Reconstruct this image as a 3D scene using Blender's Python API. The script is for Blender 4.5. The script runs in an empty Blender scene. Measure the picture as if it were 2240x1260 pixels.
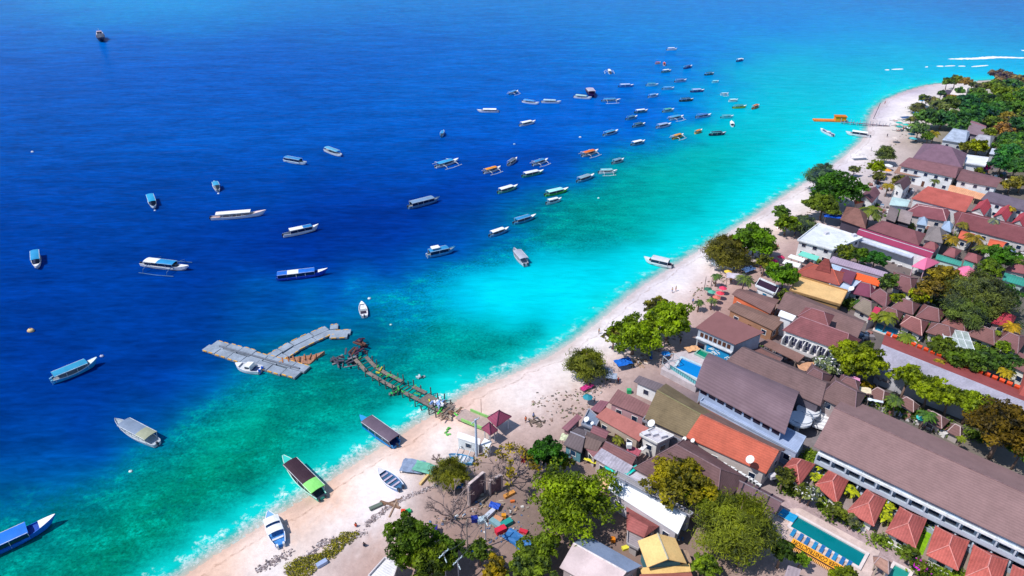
import bpy, bmesh, math, random
import numpy as np
from mathutils import Vector, Matrix, noise as mnoise
random.seed(7); rng = np.random.default_rng(7)
S = bpy.context.scene; COL = S.collection; R = math.radians
# ---------------- camera ----------------
FPX, CXP, CYP, CAMH, PITCH = 1493.0, 1120.0, 630.0, 100.0, R(30.5)
cd = bpy.data.cameras.new('camera'); cam = bpy.data.objects.new('camera', cd); COL.objects.link(cam)
cd.sensor_width = 36; cd.lens = FPX / 2240 * 36; cd.clip_end = 9000; cd.clip_start = .5
cam.location = (0, 0, CAMH); cam.rotation_euler = (math.pi / 2 - PITCH, 0, 0)
S.camera = cam
# ---------------- world, sun ----------------
SUN_EL, SUN_AZ = R(57), R(25)
W = bpy.data.worlds.new("World"); S.world = W; W.use_nodes = True
nt = W.node_tree; bg = nt.nodes['Background']
sky = nt.nodes.new('ShaderNodeTexSky'); sky.sky_type = 'NISHITA'; sky.sun_disc = False
sky.sun_elevation = SUN_EL; sky.sun_rotation = R(245); sky.air_density = 1.3; sky.dust_density = .3; sky.ozone_density = 5
nt.links.new(sky.outputs[0], bg.inputs[0]); bg.inputs[1].default_value = .13
sl = bpy.data.lights.new('sun', 'SUN'); sl.energy = 4.3; sl.angle = R(.5); sl.color = (1, .955, .90)
so = bpy.data.objects.new('sun', sl); COL.objects.link(so)
so.rotation_euler = Vector((math.cos(SUN_AZ) * math.cos(SUN_EL), math.sin(SUN_AZ) * math.cos(SUN_EL), -math.sin(SUN_EL))).to_track_quat('-Z', 'Y').to_euler()
S.view_settings.view_transform = 'Standard'; S.view_settings.look = 'None'; S.view_settings.exposure = .16; S.view_settings.gamma = 1
S.cycles.max_bounces = 5; S.cycles.transparent_max_bounces = 12; S.cycles.diffuse_bounces = 2; S.cycles.glossy_bounces = 2
S.cycles.caustics_reflective = False; S.cycles.caustics_refractive = False
# ---------------- helpers ----------------
cP, sP = math.cos(PITCH), math.sin(PITCH)
def P(px, py, z=0.0):
    """world point where the photo's pixel meets the horizontal plane z"""
    dx = (px - CXP) / FPX; dv = (py - CYP) / FPX
    d = (dx, cP - dv * sP, -sP - dv * cP); t = (CAMH - z) / -d[2]
    return Vector((d[0] * t, d[1] * t, z))
def PXM(py):  # pixels per metre across at a row
    return (py + 250) * .862 / 100
def lin(h):
    h = h.lstrip('#'); v = [int(h[i:i + 2], 16) / 255 for i in (0, 2, 4)]
    return [(c / 12.92 if c <= .04045 else ((c + .055) / 1.055) ** 2.4) for c in v]
KL = 1.3
def alb(h, k=KL): return [min(.92, c / k) for c in lin(h)]
def link(o, parent=None):
    COL.objects.link(o)
    if parent is not None: o.parent = parent
    return o
def tag(o, label=None, cat=None, group=None, kind=None):
    if label: o['label'] = label
    if cat: o['category'] = cat
    if group: o['group'] = group
    if kind: o['kind'] = kind
    return o
def root(name, loc, rz, label, cat, group=None):
    o = bpy.data.objects.new(name, None); o.empty_display_size = .5; o.location = loc; o.rotation_euler = (0, 0, rz)
    return tag(link(o), label, cat, group)
class MB:
    """collects faces; one mesh object per build"""
    def __init__(s): s.v = []; s.f = []
    def face(s, pts):
        n = len(s.v); s.v += [tuple(p) for p in pts]; s.f.append(tuple(range(n, n + len(pts)))); return s
    def add(s, vs, fs):
        n = len(s.v); s.v += [tuple(p) for p in vs]; s.f += [tuple(i + n for i in f) for f in fs]; return s
    def prism(s, low, high):
        """closed solid between two equal rings"""
        k = len(low); s.add(list(low) + list(high), [tuple(range(k))[::-1], tuple(range(k, 2 * k))] + [(i, (i + 1) % k, k + (i + 1) % k, k + i) for i in range(k)]); return s
    def box(s, c, d, rz=0, tilt=0):
        x, y, z = [a / 2 for a in d]; m = Matrix.Translation(c) @ Matrix.Rotation(rz, 4, 'Z') @ Matrix.Rotation(tilt, 4, 'X')
        lo = [m @ Vector((a, b, -z)) for a, b in ((-x, -y), (x, -y), (x, y), (-x, y))]
        hi = [m @ Vector((a, b, z)) for a, b in ((-x, -y), (x, -y), (x, y), (-x, y))]
        return s.prism(lo, hi)
    def tube(s, pts, r, n=6, r2=None):
        pts = [Vector(p) for p in pts]; m = len(pts); base = len(s.v)
        for i, p in enumerate(pts):
            t = (pts[min(i + 1, m - 1)] - pts[max(i - 1, 0)]).normalized()
            a = t.orthogonal().normalized() if abs(t.z) < .99 else Vector((1, 0, 0)); a = (a - t * a.dot(t)).normalized(); b = t.cross(a)
            rr = r if r2 is None else r + (r2 - r) * i / (m - 1)
            for k in range(n):
                an = 2 * math.pi * k / n; s.v.append(tuple(p + (a * math.cos(an) + b * math.sin(an)) * rr))
        for i in range(m - 1):
            for k in range(n):
                s.f.append((base + i * n + k, base + i * n + (k + 1) % n, base + (i + 1) * n + (k + 1) % n, base + (i + 1) * n + k))
        s.f.append(tuple(base + k for k in range(n))[::-1]); s.f.append(tuple(base + (m - 1) * n + k for k in range(n)))
        return s
    def cone(s, c, r, h, n=10, r2=0.0):
        lo = [(c[0] + r * math.cos(2 * math.pi * k / n), c[1] + r * math.sin(2 * math.pi * k / n), c[2]) for k in range(n)]
        if r2: return s.prism(lo, [(c[0] + r2 * math.cos(2 * math.pi * k / n), c[1] + r2 * math.sin(2 * math.pi * k / n), c[2] + h) for k in range(n)])
        return s.add(lo + [(c[0], c[1], c[2] + h)], [tuple(range(n))[::-1]] + [(k, (k + 1) % n, n) for k in range(n)])
    def blob(s, c, r, seed=0, seg=8, jit=.25):
        rr = random.Random(seed); vs = []; rings = seg // 2 + 1
        for i in range(rings):
            th = math.pi * i / (rings - 1)
            for k in range(seg):
                a = 2 * math.pi * k / seg; q = 1 + (rr.random() - .5) * 2 * jit
                if i in (0, rings - 1): q = 1
                vs.append((c[0] + r[0] * q * math.sin(th) * math.cos(a), c[1] + r[1] * q * math.sin(th) * math.sin(a), c[2] + r[2] * q * math.cos(th)))
        fs = [(i * seg + k, (i + 1) * seg + k, (i + 1) * seg + (k + 1) % seg, i * seg + (k + 1) % seg) for i in range(rings - 1) for k in range(seg)]
        return s.add(vs, fs)
    def build(s, name, mat, parent=None, smooth=False, attr=None):
        me = bpy.data.meshes.new(name); me.from_pydata(s.v, [], s.f)
        if mat is not None: me.materials.append(mat)
        if smooth: me.polygons.foreach_set('use_smooth', [True] * len(me.polygons))
        me.update()
        return link(bpy.data.objects.new(name, me), parent)
# ---------------- materials ----------------
MATS = {}
def mat(hexc, rough=.75, var=.25, scale=.8, stripes=None, bump=.0, dirt=.0, metal=0, spec=.3, k=KL, key=None):
    """painted / tiled / rendered surface with patchy wear; stripes=(wavelength, axis) gives ribs or tile courses"""
    kk = key or (hexc, rough, var, scale, stripes, bump, dirt, metal, spec, k)
    if kk in MATS: return MATS[kk]
    m = bpy.data.materials.new('paint_' + hexc.strip('#')); MATS[kk] = m; m.use_nodes = True; n = m.node_tree.nodes; l = m.node_tree.links
    b = n['Principled BSDF']; b.inputs['Roughness'].default_value = rough; b.inputs['Metallic'].default_value = metal; b.inputs['Specular IOR Level'].default_value = spec
    tc = n.new('ShaderNodeTexCoord'); base = alb(hexc, k)
    nz = n.new('ShaderNodeTexNoise'); nz.inputs['Scale'].default_value = scale; nz.inputs['Detail'].default_value = 7; nz.inputs['Roughness'].default_value = .65
    l.new(tc.outputs['Object'], nz.inputs['Vector'])
    cr = n.new('ShaderNodeValToRGB'); e = cr.color_ramp.elements
    e[0].position = .3; e[1].position = .7
    e[0].color = [c * (1 - var) for c in base] + [1]; e[1].color = [min(.95, c * (1 + var)) for c in base] + [1]
    l.new(nz.outputs['Fac'], cr.inputs[0]); colo = cr.outputs[0]; hgt = nz.outputs['Fac']
    if dirt:
        n2 = n.new('ShaderNodeTexNoise'); n2.inputs['Scale'].default_value = .28; n2.inputs['Detail'].default_value = 5; l.new(tc.outputs['Object'], n2.inputs['Vector'])
        r2 = n.new('ShaderNodeMapRange'); r2.inputs[1].default_value = .5; r2.inputs[2].default_value = .68; r2.inputs[4].default_value = dirt; l.new(n2.outputs['Fac'], r2.inputs[0])
        mx = n.new('ShaderNodeMix'); mx.data_type = 'RGBA'; l.new(r2.outputs[0], mx.inputs[0]); l.new(colo, mx.inputs[6]); mx.inputs[7].default_value = [c * .45 + .01 for c in base] + [1]; colo = mx.outputs[2]
        r4 = n.new('ShaderNodeMapRange'); r4.inputs[1].default_value = .47; r4.inputs[2].default_value = .33; r4.inputs[4].default_value = dirt * 1.3; l.new(n2.outputs['Fac'], r4.inputs[0])
        m4 = n.new('ShaderNodeMix'); m4.data_type = 'RGBA'; l.new(r4.outputs[0], m4.inputs[0]); l.new(colo, m4.inputs[6]); m4.inputs[7].default_value = [min(.95, c * 1.45 + .02) for c in base] + [1]; colo = m4.outputs[2]
    if stripes:
        wl, ax = stripes; wv = n.new('ShaderNodeTexWave'); wv.bands_direction = ax; wv.inputs['Scale'].default_value = .314 / wl; wv.inputs['Distortion'].default_value = .25
        l.new(tc.outputs['Object'], wv.inputs['Vector'])
        mx = n.new('ShaderNodeMix'); mx.data_type = 'RGBA'; mx.blend_type = 'MULTIPLY'; mx.inputs[0].default_value = .32
        l.new(colo, mx.inputs[6]); r3 = n.new('ShaderNodeMapRange'); r3.inputs[3].default_value = .55; r3.inputs[4].default_value = 1.045; l.new(wv.outputs['Fac'], r3.inputs[0]); l.new(r3.outputs[0], mx.inputs[7]); colo = mx.outputs[2]
        hgt = wv.outputs['Fac']; bump = max(bump, .2)
    n5 = n.new('ShaderNodeTexNoise'); n5.inputs['Scale'].default_value = 3.2; n5.inputs['Detail'].default_value = 4; n5.inputs['Roughness'].default_value = .8; l.new(tc.outputs['Object'], n5.inputs['Vector'])
    r5 = n.new('ShaderNodeMapRange'); r5.inputs[1].default_value = .3; r5.inputs[2].default_value = .7; r5.inputs[3].default_value = 1 - var * .55; r5.inputs[4].default_value = 1 + var * .45; l.new(n5.outputs['Fac'], r5.inputs[0])
    m5 = n.new('ShaderNodeMix'); m5.data_type = 'RGBA'; m5.blend_type = 'MULTIPLY'; m5.inputs[0].default_value = 1; l.new(colo, m5.inputs[6]); l.new(r5.outputs[0], m5.inputs[7]); colo = m5.outputs[2]
    l.new(colo, b.inputs['Base Color'])
    if bump:
        bp = n.new('ShaderNodeBump'); bp.inputs['Strength'].default_value = bump; bp.inputs['Distance'].default_value = .08; l.new(hgt, bp.inputs['Height']); l.new(bp.outputs[0], b.inputs['Normal'])
    return m
def glass_mat(hexc='#203850', rough=.08):
    return mat(hexc, rough, .3, 1.5, spec=.6)
# ---------------- signed distance to the shoreline ----------------
SHORE = [(150, 1420), (300, 1330), (405, 1260), (460, 1222), (530, 1178), (600, 1132), (680, 1082), (740, 1040), (800, 1000), (860, 964), (915, 928), (975, 893), (1040, 852), (1125, 818), (1200, 782), (1262, 742), (1325, 692),
         (1385, 640), (1440, 604), (1495, 570), (1550, 536), (1600, 505), (1652, 472), (1705, 436), (1760, 402), (1805, 374), (1850, 340), (1882, 312), (1898, 288), (1902, 262), (1913, 240), (1940, 218),
         (1982, 200), (2030, 187), (2062, 183), (2100, 182), (2150, 178), (2240, 168), (2500, 150), (3000, 130)]
SW = np.array([[*P(x, y).xy] for x, y in SHORE])
def sdist(X, Y):
    """metres inland (+) or out to sea (-)"""
    p = np.stack([X, Y], -1); best = np.full(X.shape, 1e9); sg = np.ones(X.shape)
    for i in range(len(SW) - 1):
        a, b = SW[i], SW[i + 1]; ab = b - a; t = np.clip(((p - a) @ ab) / (ab @ ab), 0, 1); q = p - (a + t[..., None] * ab)
        d = np.hypot(q[..., 0], q[..., 1]); cr = ab[0] * q[..., 1] - ab[1] * q[..., 0]
        m = d < best - 1e-6; best = np.where(m, d, best); sg = np.where(m, np.where(cr < 0, 1, -1), sg)
    return best * sg
def ground_z(sd): return np.where(sd > 0, np.minimum(1.3, sd * .085), np.maximum(-3, sd * .12))
def G(x, y): return float(ground_z(sdist(np.array([x]), np.array([y])))[0])
def GP(px, py, dz=0):
    """point on the ground seen at a pixel"""
    p = P(px, py, 1.3); p.z = G(p.x, p.y); p = P(px, py, p.z); p.z += dz; return p
def warp(X, Y):
    zc = Y * cP + CAMH * sP; return X / zc * 1.0, np.log(zc)
def idw(X, Y, ctrl):
    """smooth interpolation of colours picked by eye (linear radial basis)"""
    c = np.array([P(a, b).xy for a, b, _ in ctrl]); col = np.array([lin(h) for _, _, h in ctrl]) ** .5
    cu, cv = warp(c[:, 0], c[:, 1]); cv = cv * .7; n = len(ctrl)
    A = -np.sqrt((cu[:, None] - cu) ** 2 + (cv[:, None] - cv) ** 2 + 1e-4); M = np.zeros((n + 1, n + 1)); M[:n, :n] = A + np.eye(n) * .004; M[n, :n] = M[:n, n] = 1
    w = np.linalg.solve(M, np.vstack([col, np.zeros((1, 3))])); u, v = warp(X, Y); u = np.clip(u, -.95, .95); v = np.clip(v, np.log(95), np.log(800)) * .7
    out = np.zeros(X.shape + (3,)) + w[n]
    for i in range(n): out -= np.sqrt((u - cu[i]) ** 2 + (v - cv[i]) ** 2 + 1e-4)[..., None] * w[i]
    return np.clip(out, 0, 1) ** 2
def fbm(X, Y, sc, seed=0, oc=3):
    out = np.zeros(X.shape); r = np.random.default_rng(seed)
    for o in range(oc):
        for k in range(5):
            a = r.random() * 6.283; f = sc * 2 ** o * (.7 + .6 * r.random()); out += np.sin((X * np.cos(a) + Y * np.sin(a)) * f + r.random() * 6.283 + 1.5 * np.sin((X * np.sin(a) - Y * np.cos(a)) * f * .6 + r.random() * 6)) / 2 ** o / 5
    return out
WC = [(0,0,'0078d8'),(200,10,'008ee4'),(400,15,'0092e8'),(600,5,'0080dc'),(900,10,'0078d6'),(1200,10,'007bd8'),(1500,10,'0080de'),(1800,10,'0088e0'),(2100,10,'007cd4'),(2240,10,'0078d0'),  # far rows hold sky reflection and haze within the water colour
(0,100,'0063c8'),(300,100,'0062c8'),(600,100,'0060c4'),(900,100,'0064c8'),(1200,100,'006ed0'),(1350,80,'0080e0'),(1500,80,'0086e4'),(1700,60,'008ce8'),(1900,50,'0094ea'),(2100,50,'0090e6'),(2240,50,'0086dc'),
(0,200,'0058bc'),(300,200,'0058bc'),(600,200,'0058bc'),(900,200,'0060c4'),(1200,180,'0068ce'),(1350,150,'0072d6'),(1500,130,'007ce0'),(1600,100,'0090e8'),(1700,130,'00b4e0'),(1650,200,'00b8dc'),(1560,190,'0094e0'),(1580,250,'00bce0'),(1500,260,'0078d8'),
(0,320,'0050b0'),(300,320,'0052b4'),(500,300,'0056ba'),(700,320,'0052b4'),(900,320,'0054b8'),(1100,300,'0058c0'),(1300,280,'0062c8'),(1400,290,'006cd0'),
(0,450,'0044a4'),(300,450,'0044a2'),(600,450,'003e9c'),(900,420,'0040a0'),(1100,400,'0046a8'),(1200,380,'0050b0'),(1300,350,'0064b8'),(1400,320,'0080c8'),
(0,600,'003c9a'),(300,620,'003c98'),(600,600,'003894'),(800,540,'003894'),(950,500,'003c98'),(1080,450,'0044a0'),(1180,420,'0058ac'),(1260,390,'0066b4'),
(0,750,'003a94'),(200,720,'003a94'),(400,720,'003c96'),(600,690,'00489c'),(0,900,'003c94'),(150,900,'003e94'),(300,850,'003c92'),(450,800,'004898'),(450,620,'003a98'),(300,760,'003a94'),
(560,645,'0056ac'),(640,670,'0064b4'),(760,640,'0070bc'),(700,690,'0058a8'),(860,640,'008ec8'),(700,610,'003c98'),(850,590,'004ca4'),(920,570,'0060b0'),(1000,540,'0068b4'),
(1000,590,'00c0e4'),(1060,600,'00dcf4'),(950,630,'00acd8'),(930,655,'009cc8'),(1400,590,'00e4f4'),(980,620,'00b8e0'),(1020,660,'00ccea'),(1150,575,'00d4ec'),(1250,590,'00d8ee'),(1330,600,'00dcf0'),(1050,625,'00dcf2'),(1240,640,'00e4f6'),(1150,610,'00e0f4'),(1250,610,'00dcf0'),(1100,660,'00dcf4'),(990,640,'00bce0'),(1200,670,'00dcf4'),(1280,680,'00e4f4'),(1350,620,'00e0f4'),(1420,560,'00dcec'),(1480,530,'00dcec'),(1600,440,'00dcea'),(1700,385,'00dcf0'),(1780,340,'00dcf4'),(1850,280,'00dcf4'),(1870,230,'00ccec'),(1950,190,'00ccec'),(2030,170,'00c0e8'),(1090,560,'00a0cc'),(1180,560,'00bcd8'),
(900,690,'0090b8'),(880,740,'008aa0'),(950,700,'00a4a8'),(1050,720,'009c98'),(1000,790,'00a0a0'),(1100,740,'00a09c'),(1150,700,'009ca4'),(1100,785,'00b8c0'),(1200,725,'00ccd8'),(1040,830,'00c8d0'),(900,830,'00989c'),(800,850,'00808c'),(740,780,'006c88'),(680,740,'00609c'),(640,790,'006c90'),(850,900,'00a098'),(800,950,'00948c'),(760,900,'009088'),(700,850,'008a80'),(920,885,'00c0c0'),(820,740,'006c98'),(800,690,'00689c'),
(1300,420,'0090a8'),(1350,395,'009ca8'),(1300,470,'009c9c'),(1250,500,'00989a'),(1200,520,'0090a0'),(1150,500,'0074a8'),(1110,530,'0080b4'),(1350,470,'00a09c'),(1400,420,'00a8a8'),(1450,380,'00b0b0'),(1500,330,'00b0bc'),(1550,300,'00b4c8'),(1600,330,'00bcc8'),(1650,280,'00c0d4'),(1700,250,'00c4d8'),(1750,220,'00c4dc'),(1800,170,'00b8dc'),(1900,140,'00b4e0'),(2000,110,'00b0e8'),(2150,105,'00a8e8'),(2240,140,'00b4ec'),(1400,520,'00b0b4'),(1500,440,'00b4b8'),(1600,380,'00b8c0'),(1700,330,'00c0d0'),(1330,560,'00c4d4'),(1300,520,'0098a0'),(1450,500,'00c0c4'),
(1800,100,'00a4e8'),(2000,75,'009ce8'),(2200,90,'0096e0'),
(0,1000,'004894'),(0,1070,'0064a0'),(50,1120,'008098'),(100,1080,'0074a0'),(150,1030,'0064a0'),(250,1000,'0070a0'),(230,950,'00489a'),(350,930,'005c9c'),(400,900,'006ca0'),(450,860,'0060a0'),(520,840,'0078a0'),(600,825,'007898'),(350,860,'00409a'),(0,1200,'008484'),(50,1240,'00887c'),(150,1200,'00907c'),(150,1120,'008888'),(250,1080,'008c88'),(300,1050,'009890'),(250,1200,'008a70'),(350,1150,'008870'),(350,1000,'009490'),(450,950,'009c90'),(420,1000,'009080'),(500,900,'00949a'),(550,920,'00ac9a'),(460,985,'00ac94'),(600,880,'008c88'),(450,1050,'008870'),(550,1000,'008874'),(550,1075,'008a7c'),(600,1000,'00907c'),(650,940,'009488'),(710,970,'00a098'),
(300,1240,'00a090'),(380,1220,'00ccc8'),(460,1165,'00d4d0'),(550,1110,'00d4d0'),(490,1125,'00a8a0'),(620,1050,'00c0bc'),(400,1180,'009c8c'),(740,1000,'00c0bc'),(800,970,'00c4c0'),(640,1080,'00dcd8'),(850,940,'00d0d0'),(950,870,'00d8dc'),(1030,845,'00e0e4'),(1120,795,'00e0ec'),(1250,725,'00e4f0'),(1320,670,'00e4f4')]
LC = [(500,1240,'f0cbb6'),(650,1150,'f2cdb8'),(740,1100,'f2cbb6'),(900,980,'f2cdba'),(1000,915,'f0cabb'),(1060,880,'f0d2c4'),(1150,830,'ecd8d4'),(1250,775,'ecdcd8'),(1400,660,'dcd0d4'),(1500,595,'dcd0d6'),(1600,530,'dcd4d8'),(1700,460,'dcd0d4'),(1830,370,'dcd0d8'),(1915,250,'c8bcc8'),(2000,203,'c4b8c8'),
(560,1245,'f4e0d8'),(620,1225,'f6ece8'),(740,1160,'f6e8e4'),(800,1130,'f8eeee'),(860,1100,'f8ecea'),(960,980,'f8eae4'),(1010,950,'f4e0d8'),(1100,870,'f8e4dc'),(1150,870,'f8ece8'),(1250,820,'f8eeec'),(1310,750,'f8f0f0'),(1420,690,'f8ecec'),(1500,625,'faf0f0'),(1550,575,'faf0ee'),(1640,510,'f8ece8'),(1740,450,'f8ece8'),(1880,340,'f8f0f0'),(1950,260,'f8f0ee'),(2000,220,'f8ecea'),(2100,183,'f0e4e0'),
(800,1215,'ceb0a6'),(750,1255,'ccb0a8'),(860,1150,'dcc4bc'),(920,1085,'bca29a'),(880,1050,'f4e8e4'),(1000,1060,'b09890'),(1120,1070,'96807a'),(1060,1010,'b49c94'),(1150,940,'cfb4ac'),(1240,880,'d8beb4'),(1330,840,'d4b8b0'),(1420,780,'ceb4ac'),(1500,690,'d0b4ac'),(1560,640,'d0b0a8'),(1620,590,'d0b4ac'),(1700,515,'e8d0c4'),(1730,540,'c4a8a4'),(1160,1130,'8c7870'),(1060,1130,'9a847c'),(1100,1180,'a08880'),(1240,1010,'a89088'),
(1500,900,'807278'),(1700,800,'7c7074'),(1900,700,'7c7070'),(2000,500,'887c7c'),(2100,400,'a09090'),(2100,300,'706c5c'),(2200,250,'5c6048'),(1700,1180,'c4aca8'),(1900,1190,'b8a09c'),(1600,1230,'a48c80'),(2000,1240,'a89488'),(1850,950,'78787c'),(1960,320,'c8b4ac'),(2240,1250,'a09088'),(2200,700,'6c6860'),(2000,860,'68645c')]
# ---------------- ground and sea sheets (fan-shaped grids, finer near the town) ----------------
def fan(nr, nc, y0, y1, u0, u1):
    z0, z1 = y0 * cP + CAMH * sP, y1 * cP + CAMH * sP
    zc = z0 * (z1 / z0) ** np.linspace(0, 1, nr); u = np.linspace(u0, u1, nc)
    U, Z = np.meshgrid(u, zc); return U * Z, (Z - CAMH * sP) / cP
def sheet(name, X, Y, Z, keep, mat_, cols, floats):
    nr, nc = X.shape; idx = -np.ones(X.shape, int); k = keep
    fk = k[:-1, :-1] & k[1:, :-1] & k[:-1, 1:] & k[1:, 1:]
    used = np.zeros(X.shape, bool)
    for a, b in ((0, 0), (0, 1), (1, 0), (1, 1)): used[a:nr - 1 + a, b:nc - 1 + b] |= fk
    idx[used] = np.arange(used.sum())
    F = np.stack([idx[:-1, :-1][fk], idx[:-1, 1:][fk], idx[1:, 1:][fk], idx[1:, :-1][fk]], -1)
    V = np.stack([X[used], Y[used], Z[used]], -1).astype(np.float32)
    me = bpy.data.meshes.new(name); me.vertices.add(len(V)); me.vertices.foreach_set('co', V.ravel())
    me.loops.add(F.size); me.loops.foreach_set('vertex_index', F.ravel().astype(np.int32)); me.polygons.add(len(F))
    me.polygons.foreach_set('loop_start', np.arange(0, F.size, 4, dtype=np.int32)); me.polygons.foreach_set('loop_total', np.full(len(F), 4, np.int32))
    me.polygons.foreach_set('use_smooth', np.ones(len(F), bool)); me.update(calc_edges=True)
    for nm, c in cols.items():
        a = me.color_attributes.new(nm, 'FLOAT_COLOR', 'POINT'); q = np.ones((len(V), 4), np.float32); q[:, :3] = c[used]; a.data.foreach_set('color', q.ravel())
    for nm, c in floats.items():
        a = me.attributes.new(nm, 'FLOAT', 'POINT'); a.data.foreach_set('value', c[used].astype(np.float32))
    me.materials.append(mat_); o = bpy.data.objects.new(name, me); link(o); tag(o, kind='structure'); return o
def N(m, t, **kw):
    x = m.node_tree.nodes.new(t)
    for k, v in kw.items(): x.inputs[k].default_value = v
    return x
def math_n(m, op, a, b=None, clamp=False):
    x = m.node_tree.nodes.new('ShaderNodeMath'); x.operation = op; x.use_clamp = clamp
    for i, q in enumerate((a, b)):
        if q is None: continue
        if isinstance(q, (int, float)): x.inputs[i].default_value = q
        else: m.node_tree.links.new(q, x.inputs[i])
    return x.outputs[0]
def attr_n(m, nm):
    x = m.node_tree.nodes.new('ShaderNodeAttribute'); x.attribute_name = nm; return x
def noise_n(m, vec, sc, det=5, ro=.6, mapping=None, dist=0):
    x = N(m, 'ShaderNodeTexNoise', Scale=sc, Detail=det, Roughness=ro, Distortion=dist)
    if mapping:
        mp = m.node_tree.nodes.new('ShaderNodeMapping'); mp.inputs['Scale'].default_value = mapping[0]; mp.inputs['Rotation'].default_value = (0, 0, mapping[1])
        m.node_tree.links.new(vec, mp.inputs[0]); vec = mp.outputs[0]
    m.node_tree.links.new(vec, x.inputs['Vector']); return x.outputs['Fac']
def rng_n(m, v, a, b, c=0., d=1.):
    x = N(m, 'ShaderNodeMapRange'); x.inputs[1].default_value = a; x.inputs[2].default_value = b; x.inputs[3].default_value = c; x.inputs[4].default_value = d
    m.node_tree.links.new(v, x.inputs[0]); return x.outputs[0]
def mix_n(m, f, a, b, bt='MIX'):
    x = m.node_tree.nodes.new('ShaderNodeMix'); x.data_type = 'RGBA'; x.blend_type = bt; L = m.node_tree.links
    for i, q in ((0, f), (6, a), (7, b)):
        if isinstance(q, (int, float)): x.inputs[i].default_value = q
        elif isinstance(q, (list, tuple)): x.inputs[i].default_value = list(q)[:3] + [1]
        else: L.new(q, x.inputs[i])
    return x.outputs[2]
# sea
def water_material():
    m = bpy.data.materials.new('sea_water'); m.use_nodes = True; L = m.node_tree.links; n = m.node_tree.nodes; b = n['Principled BSDF']
    tc = n.new('ShaderNodeTexCoord').outputs['Object']; wc = attr_n(m, 'wcol').outputs['Color']; sd = attr_n(m, 'sd').outputs['Fac']; rf = attr_n(m, 'reef').outputs['Fac']
    n1 = noise_n(m, tc, .55, 8, .75); n2 = noise_n(m, tc, .07, 6, .62, ((1, 1.7, 1), R(-35))); n3 = noise_n(m, tc, .13, 5, .7, ((.55, 2.2, 1), R(12)))
    dark = math_n(m, 'MULTIPLY', rng_n(m, n1, .48, .72, 0, .6), rf)
    c = mix_n(m, math_n(m, 'MULTIPLY', dark, rng_n(m, n2, .35, .6, .15, 1)), wc, (0.0, .085, .11))
    c = mix_n(m, math_n(m, 'MULTIPLY', rng_n(m, n2, .56, .68, 0, .6), rf), c, (0, .12, .13))
    c = mix_n(m, math_n(m, 'MULTIPLY', rng_n(m, n1, .44, .28, 0, .35), rf), c, (.01, .55, .42))
    n6 = noise_n(m, tc, .11, 7, .7, ((1, 1.5, 1), R(-30))); n7 = noise_n(m, tc, .9, 6, .75)
    c = mix_n(m, math_n(m, 'MULTIPLY', math_n(m, 'MULTIPLY', rng_n(m, n6, .5, .62), rf), rng_n(m, n7, .4, .56, 0, .6)), c, (.0, .40, .30))
    c = mix_n(m, math_n(m, 'MULTIPLY', math_n(m, 'MULTIPLY', rng_n(m, n6, .5, .38), rf), rng_n(m, n7, .58, .44, 0, .75)), c, (0, .11, .10))
    n8 = noise_n(m, tc, 1.5, 5, .85); c = mix_n(m, rf, c, mix_n(m, 1.0, c, rng_n(m, n8, .36, .64, .55, 1.26), 'MULTIPLY'))
    c = mix_n(m, 1.0, c, rng_n(m, n3, .3, .7, .9, 1.1), 'MULTIPLY')
    # wind ripples: wave highlights and dark troughs painted into the water colour
    r1 = noise_n(m, tc, .5, 6, .6, ((.35, 1.3, 1), R(8)), .4); c = mix_n(m, 1.0, c, mix_n(m, attr_n(m, 'deep').outputs['Fac'], rng_n(m, r1, .35, .68, .93, 1.08), rng_n(m, r1, .35, .68, .82, 1.24)), 'MULTIPLY')
    r2 = noise_n(m, tc, .06, 8, .72, ((.45, 1.5, 1), R(-14)), .5); c = mix_n(m, 1.0, c, mix_n(m, attr_n(m, 'deep').outputs['Fac'], (1, 1, 1), rng_n(m, r2, .36, .66, .8, 1.26)), 'MULTIPLY')
    # milky shallows and surf
    fo = noise_n(m, tc, .35, 4, .6); ff = noise_n(m, tc, 1.6, 8, .75)
    sdw = math_n(m, 'ADD', sd, rng_n(m, fo, .3, .7, -3.2, 3.2))
    c = mix_n(m, rng_n(m, sdw, -2.6, .2, 0, .6), c, (.42, .62, .60))
    band = math_n(m, 'MULTIPLY', rng_n(m, sdw, -4.2, -1.8), rng_n(m, sdw, 1.2, -.6))
    foam = math_n(m, 'MULTIPLY', band, rng_n(m, ff, .43, .56), True)
    foam = math_n(m, 'MULTIPLY', foam, attr_n(m, 'surf').outputs['Fac'], True)
    c = mix_n(m, foam, c, (.85, .84, .84))
    L.new(c, b.inputs['Base Color']); b.inputs['Roughness'].default_value = .2; b.inputs["IOR"].default_value = 1.045; b.inputs['Specular IOR Level'].default_value = .12; b.inputs['Specular Tint'].default_value = (.08, .45, 1, 1)
    al = math_n(m, 'MAXIMUM', rng_n(m, sd, .3, -3.4, .1, 1), foam); L.new(al, b.inputs['Alpha'])
    h = math_n(m, 'ADD', math_n(m, 'MULTIPLY', r1, .5), math_n(m, 'MULTIPLY', noise_n(m, tc, .09, 7, .6, ((.5, 1.5, 1), R(-10)), .6), 1.6))
    bp = N(m, 'ShaderNodeBump', Strength=.55, Distance=.55); L.new(h, bp.inputs['Height']); L.new(bp.outputs[0], b.inputs['Normal'])
    return m
X, Y = fan(470, 620, 40, 4200, -1.35, 1.35); SD = sdist(X, Y)
wx, wy = fbm(X, Y, .05, 1) , fbm(X, Y, .05, 2); zc_ = Y * cP + CAMH * sP; wx = wx + fbm(X, Y, .16, 8) * .4; wy = wy + fbm(X, Y, .16, 9) * .4; amp = zc_ * .025
wcol = idw(X + wx * amp, Y + wy * amp * 1.5, WC) / np.array([1.4, 1.5, 1.62])
g = wcol[..., 1] * 1.5
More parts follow.
